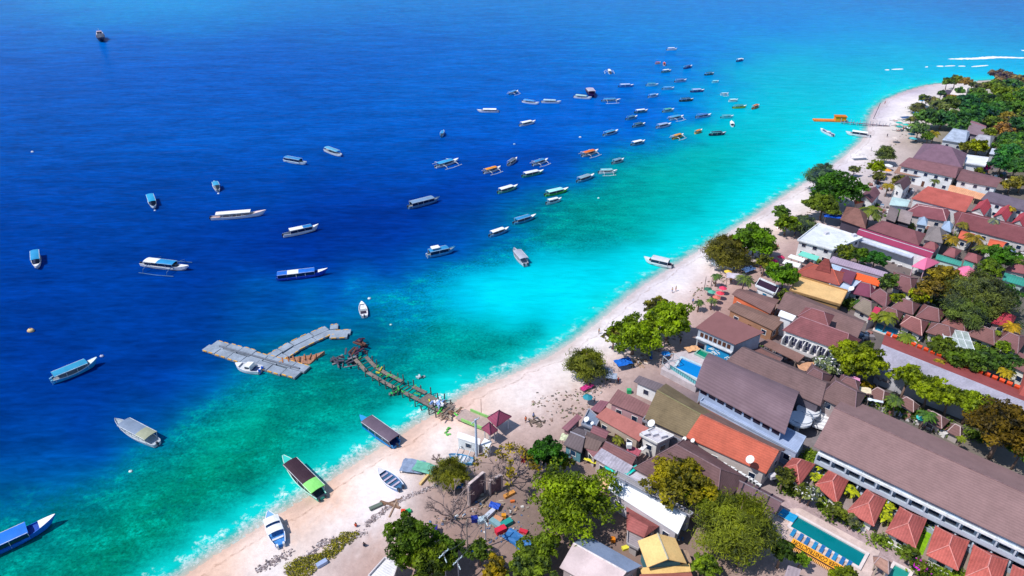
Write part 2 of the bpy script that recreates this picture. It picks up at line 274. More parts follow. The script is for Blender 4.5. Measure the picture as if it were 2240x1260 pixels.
reef = np.clip((g - .10) / .12, 0, 1) * np.clip((.56 - g) / .25, 0, 1)
surf = np.clip((150 - Y) / 60, 0, .5) + .12
band = np.exp(-(np.minimum(SD, 0) / (7.5 + 2.5 * wx)) ** 2)[..., None] * .8; wcol = wcol * (1 - band) + band * np.array(lin('10dcdc')) / np.array([1.4, 1.5, 1.62])
reef = reef * (1 - band[..., 0])
sheet('water', X, Y, np.zeros_like(X), SD < .9, water_material(), {'wcol': wcol}, {'sd': SD, 'reef': reef * np.clip((430 - Y) / 220, .35, 1), 'surf': surf, 'deep': 1 - np.clip((g - .12) / .2, 0, 1)})
# land
def land_material():
    m = bpy.data.materials.new('sand_and_soil'); m.use_nodes = True; L = m.node_tree.links; n = m.node_tree.nodes; b = n['Principled BSDF']
    tc = n.new('ShaderNodeTexCoord').outputs['Object']; c = attr_n(m, 'lcol').outputs['Color']; sd = attr_n(m, 'sd').outputs['Fac']
    n1 = noise_n(m, tc, .9, 8, .7); n2 = noise_n(m, tc, .12, 5, .6); n3 = noise_n(m, tc, 3.5, 4, .7)
    c = mix_n(m, 1.0, c, rng_n(m, n1, .3, .7, .86, 1.1), 'MULTIPLY'); c = mix_n(m, 1.0, c, rng_n(m, n2, .3, .7, .88, 1.08), 'MULTIPLY')
    # weed and pebble specks on the upper beach, litter inland
    up = math_n(m, 'MULTIPLY', rng_n(m, sd, 9, 14), rng_n(m, n3, .6, .68, 0, .55)); up = math_n(m, 'MULTIPLY', up, rng_n(m, n2, .42, .58))
    c = mix_n(m, up, c, (.12, .08, .075))
    # wet line with drift marks
    wl = math_n(m, 'ADD', sd, rng_n(m, n2, .3, .7, -1.2, 1.2)); line = math_n(m, 'MULTIPLY', rng_n(m, wl, 2.4, 2.7), rng_n(m, wl, 3.2, 2.9)); line = math_n(m, 'MULTIPLY', line, rng_n(m, n1, .42, .6, 0, .55))
    c = mix_n(m, line, c, (.22, .12, .08))
    c = mix_n(m, rng_n(m, wl, 2.6, .8, 0, .38), c, (.33, .24, .20))
    L.new(c, b.inputs['Base Color']); b.inputs['Roughness'].default_value = .95; b.inputs['Specular IOR Level'].default_value = .15
    bp = N(m, 'ShaderNodeBump', Strength=.5, Distance=.25); L.new(n1, bp.inputs['Height']); L.new(bp.outputs[0], b.inputs['Normal']); return m
wx = fbm(X, Y, .12, 5) * 2.2; lc = idw(X + wx, Y + wx[::-1], LC) / 1.3
sheet('ground', X, Y, ground_z(SD), SD > -26, land_material(), {'lcol': lc}, {'sd': SD})
# ================= BOATS =================
def lerp(a, b, t): return a + (b - a) * t
def hull_w(t, stern=.62, fine=1.0):
    if t < .42: return lerp(stern, 1, math.sin(t / .42 * math.pi / 2))
    return max(.02, max(0., math.cos((t - .42) / .58 * math.pi / 2)) ** (.66 * fine))
def sheer(t, lift): return 1 + lift * max(0, (t - .35) / .65) ** 2.2 + .12 * max(0, (.25 - t) / .25)
def make_boat(sx, sy, bx, by, beam, hullc, canopies=(), label='', name='long_boat', group=None, deckc='8c9098', forec=None, trimc=None, h=1.0, lift=.9,
              ch=1.9, motors=1, outrig=0, windows=False, cabin=None, stern=.62, z0=0.0, cat='boat', seats=0, benchc='e8e8f0', L=None, head=None, rail=False, motc='303848', posts=True, extra=None):
    if head is None:
        a, b = P(sx, sy, z0 + .5), P(bx, by, z0 + h * (1 + lift) * .8); d = b - a; Lw = d.xy.length; c = (a + b) / 2; ang = math.atan2(d.y, d.x); L = L or Lw
    else:
        c = P(sx, sy, z0 + .6); ang = R(head)
    beam *= .88; ch *= .8; r = root(name, (c.x, c.y, z0), ang, label, cat, group)
    ns = 15; hb = beam / 2; hull, deck = MB(), MB(); V = []
    for i in range(ns):
        t = i / (ns - 1); x = (t - .5) * L; w = hb * hull_w(t, stern); zg = h * sheer(t, lift); zk = -.35 + (zg + .2) * max(0, (t - .8) / .2) ** 2; q = max(.6 * w, w - .1)
        V += [(x, w, zg), (x + .01, q, zg + .02), (x + .01, q, zg - .35 * h), (x, 0, zk), (x, .8 * w, lerp(zk, zg, .35)), (x, -.8 * w, lerp(zk, zg, .35)), (x, -w, zg), (x + .01, -q, zg + .02), (x + .01, -q, zg - .35 * h)]
    F = []
    for i in range(ns - 1):
        o, p = i * 9, (i + 1) * 9
        for a, b in ((3, 4), (4, 0), (0, 1), (1, 2), (8, 7), (7, 6), (6, 5), (5, 3)): F.append((o + a, p + a, p + b, o + b))
    F.append((0, 4, 3, 5, 6, 7, 8, 2, 1)); hull.add(V, F); hull.build('hull', mat(hullc, .45, .1, 1.2), r)
    for i in range(ns - 1):
        t0, t1 = i / (ns - 1), (i + 1) / (ns - 1)
        def row(t):
            w = hb * hull_w(t, stern); q = max(.6 * w, w - .1); return (t - .5) * L, q * .99, h * sheer(t, lift) - .33 * h
        (x0, w0, z0_), (x1, w1, z1_) = row(t0), row(t1); deck.add([(x0, -w0, z0_), (x1, -w1, z1_), (x1, w1, z1_), (x0, w0, z0_)], [(0, 1, 2, 3)])
    deck.build('deck', mat(deckc, .7, .35, 2), r)
    if forec:
        f = MB(); ts = [.8, .86, .92, .97, 1]; lo, hi = [], []
        for t in ts:
            w = hb * hull_w(t, stern) * .97; z = h * sheer(t, lift) + .03; f.v += [((t - .5) * L, w, z), ((t - .5) * L, -w, z)]
        for i in range(4): f.f.append((2 * i, 2 * i + 1, 2 * i + 3, 2 * i + 2))
        f.build('foredeck', mat(forec, .5, .06, 1), r)
    if trimc:
        g = MB()
        for sgn in (1, -1): g.tube([((t - .5) * L, sgn * hb * hull_w(t, stern), h * sheer(t, lift) + .02) for t in np.linspace(0, .99, 12)], .09, 4)
        g.build('gunwale_trim', mat(trimc, .5, .1), r)
    dz = h * .72
    for (t0, t1, cc) in canopies:
        m = MB(); nn = 7; w = hb * .95; zc = dz + ch; lo, hi = [], []
        for k in range(nn):
            y = lerp(-w, w, k / (nn - 1)); zz = zc + .22 * (1 - (y / w) ** 2); lo.append(y); hi.append(zz)
        x0, x1 = (t0 - .5) * L, (t1 - .5) * L
        for k in range(nn - 1):
            m.add([(x0, lo[k], hi[k]), (x1, lo[k], hi[k]), (x1, lo[k + 1], hi[k + 1]), (x0, lo[k + 1], hi[k + 1])], [(0, 1, 2, 3)])
            m.add([(x0, lo[k], hi[k] - .1), (x1, lo[k], hi[k] - .1), (x1, lo[k + 1], hi[k + 1] - .1), (x0, lo[k + 1], hi[k + 1] - .1)], [(3, 2, 1, 0)])
        for xx in (x0, x1): m.add([(xx, lo[k], hi[k]) for k in range(nn)] + [(xx, lo[k], hi[k] - .1) for k in reversed(range(nn))], [tuple(range(2 * nn))])
        for e in (0, nn - 1): m.add([(x0, lo[e], hi[e]), (x1, lo[e], hi[e]), (x1, lo[e], hi[e] - .1), (x0, lo[e], hi[e] - .1)], [(0, 1, 2, 3)])
        m.build('canopy', mat(cc, .6, .14, .7, dirt=.25), r)
    if canopies and posts:
        m = MB(); t0, t1 = canopies[0][0], canopies[-1][1]; k = max(2, int((t1 - t0) * L / 2.2))
        for i in range(k + 1):
            t = lerp(t0 + .01, t1 - .01, i / k)
            for sg in (1, -1): m.tube([((t - .5) * L, sg * hb * min(.9, hull_w(t, stern) * .9), dz - .2), ((t - .5) * L, sg * hb * .9, dz + ch)], .05, 4)
        for sg in (1, -1): m.tube([((t0 + .01 - .5) * L, sg * hb * .9, dz + ch), ((t1 - .01 - .5) * L, sg * hb * .9, dz + ch)], .06, 4)
        m.build('canopy_frame', mat('e4e8ec' if not outrig else 'c8d0d8', .5), r)
        if windows:
            g = MB()
            for sg in (1, -1): g.box(((((t0 + t1) / 2) - .5) * L, sg * hb * .86, dz + ch * .52), ((t1 - t0) * L * .96, .05, ch * .5))
            g.build('side_windows', glass_mat('182848'), r)
            g = MB()
            for sg in (1, -1): g.box(((((t0 + t1) / 2) - .5) * L, sg * hb * .87, dz + ch * .12), ((t1 - t0) * L * .98, .07, ch * .3))
            g.build('side_panel', mat(hullc, .5), r)
    for i in range(seats):
        t = lerp(.2, .72, i / max(1, seats - 1)); m = MB(); m.box(((t - .5) * L, 0, dz + .12), (.4, beam * .8 * hull_w(t, stern), .12)); m.build('bench', mat(benchc, .6), r)
    if cabin:
        t0, t1, cc, hh = cabin; x0, x1 = (t0 - .5) * L, (t1 - .5) * L; w = hb * .8; m = MB()
        lo = [(x0, -w, dz), (x1, -w * .75, dz), (x1, w * .75, dz), (x0, w, dz)]; hi = [(x0 + .1, -w * .85, dz + hh), (x1 - hh * .6, -w * .6, dz + hh), (x1 - hh * .6, w * .6, dz + hh), (x0 + .1, w * .85, dz + hh)]
        m.prism(lo, hi); cb = m.build('cabin', mat(cc, .4, .06), r)
        m = MB(); m.face([Vector(lo[1]).lerp(Vector(hi[1]), .35) + Vector((.02, .12, 0)), Vector(lo[2]).lerp(Vector(hi[2]), .35) + Vector((.02, -.12, 0)), Vector(lo[2]).lerp(Vector(hi[2]), .9) + Vector((.02, -.12, 0)), Vector(lo[1]).lerp(Vector(hi[1]), .9) + Vector((.02, .12, 0))])
        for sg in (1, -1): m.box(((x0 + x1) / 2 - .3 * hh, sg * w * .86, dz + hh * .6), ((x1 - x0) * .55, .1, hh * .35))
        m.build('windshield', glass_mat(), cb)
    for i in range(motors):
        y = 0 if motors == 1 else lerp(-.4 * hb, .4 * hb, i / (motors - 1)); m = MB(); m.box((-L / 2 - .18, y, h * .95), (.5, .34, .55)); m.tube([(-L / 2 - .25, y, h * .8), (-L / 2 - .35, y, -.3)], .1, 5); m.build('outboard_motor', mat(motc, .35), r)
    if outrig:
        ow = beam * outrig
        for sg in (1, -1):
            m = MB(); m.tube([(-L * .36, sg * ow, .12), (0, sg * ow, .02), (L * .36, sg * ow, .3)], .11, 5); m.build('outrigger_float', mat(rail or 'd8e0e4', .6), r)
        for xa in (-L * .27, L * .22):
            m = MB(); m.tube([(xa, -ow, .15), (xa, -ow * .93, h * 1.15), (xa, -ow * .6, h * 1.55), (xa, 0, h * 1.25), (xa, ow * .6, h * 1.55), (xa, ow * .93, h * 1.15), (xa, ow, .15)], .1, 5); m.build('outrigger_arm', mat(rail or 'e0e4e8', .6), r)
    if extra: extra(r, L, beam, dz)
    return r
def box_part(r, name, c, d, col_, **k):
    m = MB(); m.box(c, d); return m.build(name, mat(col_, **k), r)
BL = 'boats moored off the beach'
make_boat(462, 478, 582, 461, 3.2, 'eef0f4', [(.1, .32, 'f4f0ec'), (.32, .72, 'faf8f4')], 'long white boat with one cream-white canopy and a pale pink pointed bow', forec='f0d8d4', motors=2, deckc='c8a8a4', lift=1.2, seats=4, group=BL)
make_boat(620, 516, 697, 492, 2.8, 'e8ecf4', [(.18, .55, 'f4f4f4'), (.55, .8, '1c80c8')], 'narrow white boat with canopy half white, half blue, right of the cream-canopied one', forec='f6f4f4', lift=1.2, deckc='4c5870', windows=True, group=BL)
make_boat(310, 577, 413, 583, 3.4, 'f0f0f4', [(.12, .38, 'f6f4f0'), (.38, .72, '1c90d0')], 'white boat with white and sky-blue roof and thin outrigger rails beside it', forec='f4f4f4', windows=True, rail='5078a8', outrig=1.5, lift=.9, group=BL)
make_boat(608, 610, 717, 589, 3.1, '1c48c0', [(.0, .2, '2070d8'), (.2, .42, 'f2f0f0'), (.42, .74, '2074dc')], 'royal-blue long boat with blue, white, blue canopy and a long white bow', forec='f4f4f6', lift=1.2, motors=2, deckc='20409c', windows=True, motc='2858c0', group=BL)
make_boat(893, 454, 962, 431, 3.4, '5c90c0', [(.08, .78, '7c9cc0')], 'grey-blue boat with a full-length slate canopy, between the deep water and the outrigger fleet', lift=.8, windows=True, group=BL)
make_boat(622, 350, 671, 355, 2.9, 'c8dcec', [(.08, .75, '3c8cc8')], 'small pale boat with steel-blue canopy, left of another like it in open water', lift=.7, group=BL, windows=True)
make_boat(711, 328, 748, 338, 2.8, 'e8eef4', [(.1, .8, '58a8d0')], 'small white boat with a light blue canopy, farther out and right of the steel-blue one', lift=.7, group=BL, seats=2)
make_boat(936, 560, 996, 540, 3.0, '40a4dc', [(.05, .72, '2c90cc')], 'bright blue boat with a square white box on its canopy', lift=1.0, group=BL, windows=True, motors=2, motc='c8d8e0', extra=lambda r, L, b, dz: box_part(r, 'roof_box', (-L * .22, 0, dz + 2.25), (2.6, b * .7, .3), 'f8f8f8'))
make_boat(1150, 580, 1124, 543, 3.3, 'dcdce8', [(.12, .72, 'b0b4c4')], 'white boat with plain grey canopy pointing out to sea over the pale turquoise shallows', lift=.9, group=BL, deckc='9098a8', motors=2, windows=False)
make_boat(797, 692, 791, 660, 2.6, 'f6f6f8', [], 'white open speedboat with dark cockpit, beyond the end of the floating pontoon', name='speedboat', lift=.35, deckc='e8e8f0', forec='fafafa', cabin=(.36, .52, 'f4f4f4', .6), motors=1, h=.9, stern=.85, extra=lambda r, L, b, dz: box_part(r, 'cockpit_floor', (-L * .16, 0, dz - .02), (L * .36, b * .66, .08), '302840'))
make_boat(116, 834, 213, 784, 3.3, '28a8e4', [(.04, .76, '2c98c4')], 'light blue boat with full teal-blue canopy and white bow, left of the pontoon', forec='e8ecf0', lift=1.1, motors=2, motc='78c0e8', group=BL, trimc='c8e8f4')
make_boat(344, 972, 251, 917, 3.6, 'd0d8e4', [(.1, .33, 'a0a48c'), (.33, .76, '8494ac')], 'pale boat with grey canopy turning khaki at the stern, over the reef edge', lift=.8, group=BL, deckc='b8c4d0')
make_boat(-75, 1232, 122, 1128, 3.8, '1870e4', [(.05, .68, '1c78e0')], 'large bright blue boat with long white bow, cut off by the left edge', forec='f4f0f0', lift=1.3, motors=2, deckc='2050b8', windows=True, group=BL)
make_boat(704, 1090, 619, 998, 3.7, '50e0c4', [(.06, .28, '90e478'), (.28, .8, '3c2430')], 'mint green boat with dark maroon canopy and lime stern roof, nosing off the sand', forec='40d8c8', lift=.9, deckc='303848', trimc='c8f4e8', motors=2, z0=.12, group='boats at the waterline')
make_boat(868, 975, 787, 910, 3.7, '1c90dc', [(.04, .8, '6c5c6c')], 'blue-hulled boat with a long brown-grey roof, stern against the sand beside the wooden jetty', forec='30a8e8', lift=.9, deckc='1c3c80', windows=True, z0=.12, group='boats at the waterline')
make_boat(614, 1194, 587, 1120, 3.2, '2888e0', [(.3, .5, 'fafafa'), (.58, .78, 'fafafa')], 'blue boat with two white roof panels drawn up on the wet sand', forec='80b8ec', lift=.6, deckc='4890d8', trimc='f4f4fa', ch=1.2, seats=2, motors=2, motc='f0f0f0', z0=.5, group='boats at the waterline')
make_boat(876, 1070, 827, 1026, 3.0, '88a8d8', [], 'open white and blue boat without a roof, lying on dry sand', deckc='3c6890', forec='e8e4f0', trimc='f8f8fc', lift=.5, seats=4, benchc='c8b8cc', z0=.9, motors=2, rail=None)
make_boat(1470, 583, 1409, 563, 3.4, 'f0f0f4', [(.12, .72, 'd8d8e0')], 'white boat with pale grey curved canopy touching the beach in bright turquoise water', forec='f4f4f8', lift=.8, deckc='503848', windows=True, z0=.05)
make_boat(1822, 297, 1795, 281, 2.8, 'f4f4f8', [], 'white speedboat with a short wake off the far beach', name='speedboat', lift=.35, deckc='385088', forec='fafafa', cabin=(.3, .5, 'f4f4f4', .8), h=1.0, stern=.85)
make_boat(1903, 299, 1850, 288, 3.2, 'f0f0f4', [(.12, .74, 'f6f8f8')], 'long white boat with white canopy, stern touching the far beach', forec='f0f0f4', lift=.6, deckc='405070', windows=True)
make_boat(570, 812, 515, 796, 3.4, 'f6f6fa', [], 'white motor cruiser with blue-covered engine tied along the grey pontoon', name='motor_cruiser', lift=.5, deckc='e4e8f0', forec='fafafa', cabin=(.3, .66, 'f8f8f8', 1.3), h=1.2, stern=.85, motc='1458c8', motors=2, z0=0, extra=lambda r, L, b, dz: box_part(r, 'cockpit_floor', (-L * .3, 0, dz + .02), (L * .22, b * .66, .1), '102c58'))
make_boat(1034, 1012, 982, 995, 2.6, '58b4e8', [], 'sky-blue fishing canoe stored under the trees behind the ticket booth', deckc='a8bcd0', lift=.5, seats=4, outrig=1.5, z0=1.1, motors=0, cat='canoe', name='fishing_canoe')
make_boat(1604, 587, 1562, 571, 2.4, 'e8e8f4', [], 'white rowing boat lying on the sand below the olive trees', deckc='8c90b0', lift=.4, seats=3, z0=1.2, motors=1, motc='38a8e8')
make_boat(79, 552, 80, 590, 3.0, 'f0f0f4', [(.02, .7, '2494cc')], 'white boat seen end on with sky-blue canopy, near the left edge', name='canopy_boat', forec='f2f0f0', lift=.5, deckc='303c60', L=11, group=BL)
make_boat(327, 426, 340, 462, 3.1, 'e0ecf4', [(.0, .72, '20a0d4')], 'blunt boat with wide turquoise-blue canopy, left of the cream-canopied long boat', name='canopy_boat', lift=.4, deckc='203860', L=11, group=BL)
make_boat(478, 420, 467, 394, 2.8, 'f0f4f8', [(.12, .62, '38a0d0')], 'small white boat with pale blue cover and a float at its stern', name='canopy_boat', forec='e4f0f4', lift=.4, L=9, group=BL)
# dark ship far left
def ship_extra(r, L, b, dz):
    box_part(r, 'superstructure', (-L * .12, 0, dz + 1.4), (L * .42, b * .78, 2.8), 'e0d8dc'); box_part(r, 'wheelhouse', (-L * .02, 0, dz + 3.7), (L * .2, b * .6, 1.8), 'c8b0b8')
    box_part(r, 'wheelhouse_window', (L * .082, 0, dz + 3.9), (.1, b * .5, .7), '182038'); m = MB(); m.tube([(L * .12, 0, dz), (L * .12, 0, dz + 7)], .12, 5); m.build('mast', mat('c8c8d0'), r)
make_boat(219, 74, 222, 92, 6.5, '181c38', [], 'dark-hulled passenger ship with white upper deck, alone far out on the left', name='passenger_ship', cat='ship', h=2.6, lift=.5, L=22, deckc='403840', motors=0, stern=.85, trimc='a890a0', extra=ship_extra)
make_boat(1287, 199, 1298, 207, 5.0, '28104c', [(.2, .7, 'b8b0c4')], 'dark purple motor yacht with white upper deck, beside the outrigger fleet', name='motor_yacht', cat='yacht', h=1.8, lift=.4, L=15, deckc='301848', motors=0, stern=.85, extra=lambda r, L, b, dz: box_part(r, 'cabin', (-L * .05, 0, dz + .8), (L * .45, b * .75, 1.6), '382060'))
# small outrigger craft: x, y, heading, length, hull, canopy, label
FL = 'small boats moored in the fleet off the beach'
JK = [(1124,203,50,7.5,'48a8e0','3898dc',1,'small blue outrigger with white bow, leftmost of the far fleet'),
(1161,224,-30,10,'f0f4fa','3c98dc',0,'white-hulled boat with bright blue cover, left of the white open-framed one'),
(1206,223,-8,10.5,'eef2f6','a8ccd8',0,'white boat with pale open-framed canopy, left of the purple yacht'),
(1275,213,-22,10,'f2f4f6','a8d0d0',0,'white boat with open canopy frame, lying against the purple yacht'),
(1067,243,178,11,'f0f0f8','f4f4f8',0,'white boat with long white canopy whose bow points left'),
(1154,270,35,9.5,'e8f0f4','f6faf8',0,'boat with clean white canopy, alone below the purple yacht'),
(968,293,85,7,'38a0dc','2c98d8',0,'small all-blue boat seen end on, farthest left of the fleet'),
(978,357,42,12,'f0f0f4','2ca0dc',1,'large white outrigger with spread arms and blue front cover'),
(1077,372,38,8.5,'e0e8f0','f09818',1,'white outrigger with an orange canopy, right of the large spread-armed outrigger'),
(1121,354,62,8,'a8b8c8','586c88',0,'boat with dark slate canopy, behind the orange-canopied outrigger'),
(1182,355,40,8.5,'d0e4f0','2c88c8',1,'blue-canopied boat with white stern frame, right of the slate-canopied one'),
(1166,380,30,10,'38b490','e8ecf0',0,'white canopy boat with a green hull stripe, below the blue-canopied one'),
(1111,414,38,9.5,'58c0a0','f0f6f8',0,'white canopy boat with pale green hull and lifted white bow'),
(1218,420,30,10.5,'48d050','a8ecec',0,'lime green hulled boat with pale aqua canopy'),
(1281,390,40,9.5,'50b4d8','88a8b8',0,'boat with faded grey-blue canopy at the edge of the turquoise water'),
(1291,335,38,9.5,'d0d8d8','e87018',1,'outrigger with a vivid burnt-orange canopy and white arms'),
(1148,480,35,9.5,'38a8d8','2890c8',0,'blue boat with teal-blue canopy, between the grey-canopied boat and the fleet'),
(1092,508,38,8,'58a8d8','f8f8f8',0,'small boat with a square bright white canopy near the edge of the deep water'),
(1212,440,30,6.5,'b0e0f0','f4f8fa',0,'tiny white boat just below the lime green one'),
(1330,376,5,7.5,'e8f4f8','88d0d8',1,'pale outrigger with arms spread wide on turquoise water'),
(1352,353,35,6.5,'98b8c8','6c9cb8',0,'small grey-blue boat above the wide-armed outrigger'),
(1470,108,10,7.5,'f6f4f6','f8f0f4',0,'white boat that lies farthest out of the whole fleet'),
(1453,140,80,5.5,'f0c8c8','c83838',0,'small boat with a red centre and white rim'),
(1439,138,10,3.5,'d89898','c05050',0,'tiny pinkish dinghy left of the red-centred boat'),
(1333,157,90,8,'f4f8fa','f8f8fa',1,'white outrigger seen end on with tall white cabin'),
(1458,156,20,6.5,'58a0a8','e8f4ec',0,'small boat with white canopy and teal stern below the red-centred boat'),
(1505,147,40,8,'285cb8','1c4898',0,'dark blue boat with white bow tip, right of the red-centred boat'),
(1552,162,20,6.5,'306878','284c50',0,'small dark olive boat where the water turns turquoise'),
(1619,132,35,7,'3058a8','f0f0f4',0,'white and navy boat, rightmost of the far boats'),
(1370,188,8,9,'3c8cdc','b8d0f0',0,'low slim boat with pale deck, no canopy, between the yacht and the fleet'),
(1427,186,5,7,'98e0f0','289ca8',0,'small boat with teal canopy and pale aqua ends'),
(1462,194,10,7,'78c8f0','50a8e4',0,'pale blue boat right of the teal-canopied one'),
(1489,177,20,8,'98b8e8','5878b8',0,'boat with muted violet-blue canopy and light bow'),
(1526,199,10,8,'2c4c98','b8c4f0',0,'boat with pale violet roof over a dark blue hull'),
(1502,219,12,8,'20484c','183c40',0,'very dark green boat in the middle of the fleet'),
(1429,210,30,7,'b8dcf8','68a8e4',0,'light blue boat with raised white bow'),
(1337,220,5,10,'58b0e4','2890cc',1,'blue outrigger with white-edged canopy below the purple yacht'),
(1403,244,20,7.5,'2c8ca0','f0f8f4',0,'boat with white roof over a teal hull, right of the fleet centre'),
(1462,242,25,7,'90d8d0','48b490',0,'boat with mint green canopy'),
(1382,258,30,7,'60b8d8','1878a0',0,'boat with deep teal canopy left of the white-roofed one'),
(1480,258,30,9,'b0e8f8','38a4d8',1,'light blue outrigger with pale arms and bow'),
(1539,254,22,9,'90b8e8','2474c4',0,'blue boat with a white upturned bow, on the right of the fleet'),
(1398,274,30,7.5,'58a8c0','105868',0,'boat with dark green-teal canopy and light frame'),
(1452,275,30,9,'c8d8f4','98b4dc',0,'boat with faded lavender canopy and white bow'),
(1336,291,38,9.5,'80ccec','2890cc',0,'blue boat with white bow lying alone below the fleet'),
(1591,256,10,6.5,'58d8e8','48a8b8',0,'small aqua boat over the pale turquoise'),
(1601,271,80,6,'f8fafa','f4fcfc',0,'small white boat seen end on over the pale turquoise'),
(1528,288,40,5,'e8b058','d88018',0,'tiny orange boat in turquoise water'),
(1483,299,38,7.5,'c8b440','e0981c',1,'yellow-orange outrigger at the drop-off of the reef'),
(1570,293,10,8,'0c3458','0c3050',0,'nearly black boat with white bow tip on turquoise water'),
(1618,234,10,7.5,'c0c848','388880',0,'small yellow-green boat with teal canopy'),
(1653,234,45,7,'e09850','c86c20',0,'brown-orange boat, rightmost of the fleet'),
(1604,220,8,5,'e0fcfc','c8f8f8',0,'tiny white boat beyond the yellow-green one'),
(1585,206,8,4.5,'c8ecfc','a8e0f0',1,'tiny pale outrigger where the turquoise begins'),
(1396,313,32,8,'58a8c8','f8f8fc',0,'small boat with white canopy apart at the right of the orange outrigger'),
(1565,179,8,4,'90f0fc','88f0f8',0,'tiny aqua dinghy right of the fleet')]
for (x, y, hd, L, hc, cc, og, lab) in JK:
    lp = sum(lin(hc)); make_boat(x, y, 0, 0, L * .27 if L > 6 else L * .36, hc, [(.1, .72, cc)], lab, name='outrigger_boat' if og else 'small_boat', group=FL, h=.75, lift=1.0, ch=1.45 if L > 6 else 1.0, motors=1 if L > 6 else 0, outrig=1.55 if og else 0, L=L, head=hd, forec='f0f4f8' if lp > .4 else 'c8d4e0', deckc='486078')
# buoys
for (x, y, c, rr, lab) in [(68,725,'f0c890',.9,'fat orange-white mooring buoy near the left edge'), (223,780,'c8c8e0',.5,'pale buoy off the bow of the teal-canopied boat'), (808,654,'f0f8fc',.5,'round white buoy beyond the open white speedboat'), (286,1032,'e8f4f4',.4,'tiny white float over the reef'),
    (478,424,'f0f4fa',.45,'white float at the stern of the small pale blue boat'), (71,333,'f4f4f8',.6,'lone white float far out on the left'), (1125,316,'b0d8f0',.5,'pale float between the fleet and the white-canopied boat'), (1269,301,'e8f4fa',.6,'white float left of the lone blue boat'), (855,711,'c8f0e8',.35,'small float above the turquoise reef'), (339,461,'d8e0f0',.4,'float off the bow of the wide turquoise-canopied boat'), (1309,434,'d8fcf8',.4,'little white float inside the reef')]:
    p = P(x, y); r = root('mooring_buoy', (p.x, p.y, 0), 0, lab, 'buoy', 'mooring buoys'); m = MB(); m.blob((0, 0, rr * .3), (rr, rr * .8, rr * .7), 3, 10, .03); m.build('float', mat(c, .4), r, True); m = MB(); m.cone((0, 0, rr * .9), rr * .15, rr * .4, 6, rr * .12); m.build('mooring_eye', mat('505860'), r)
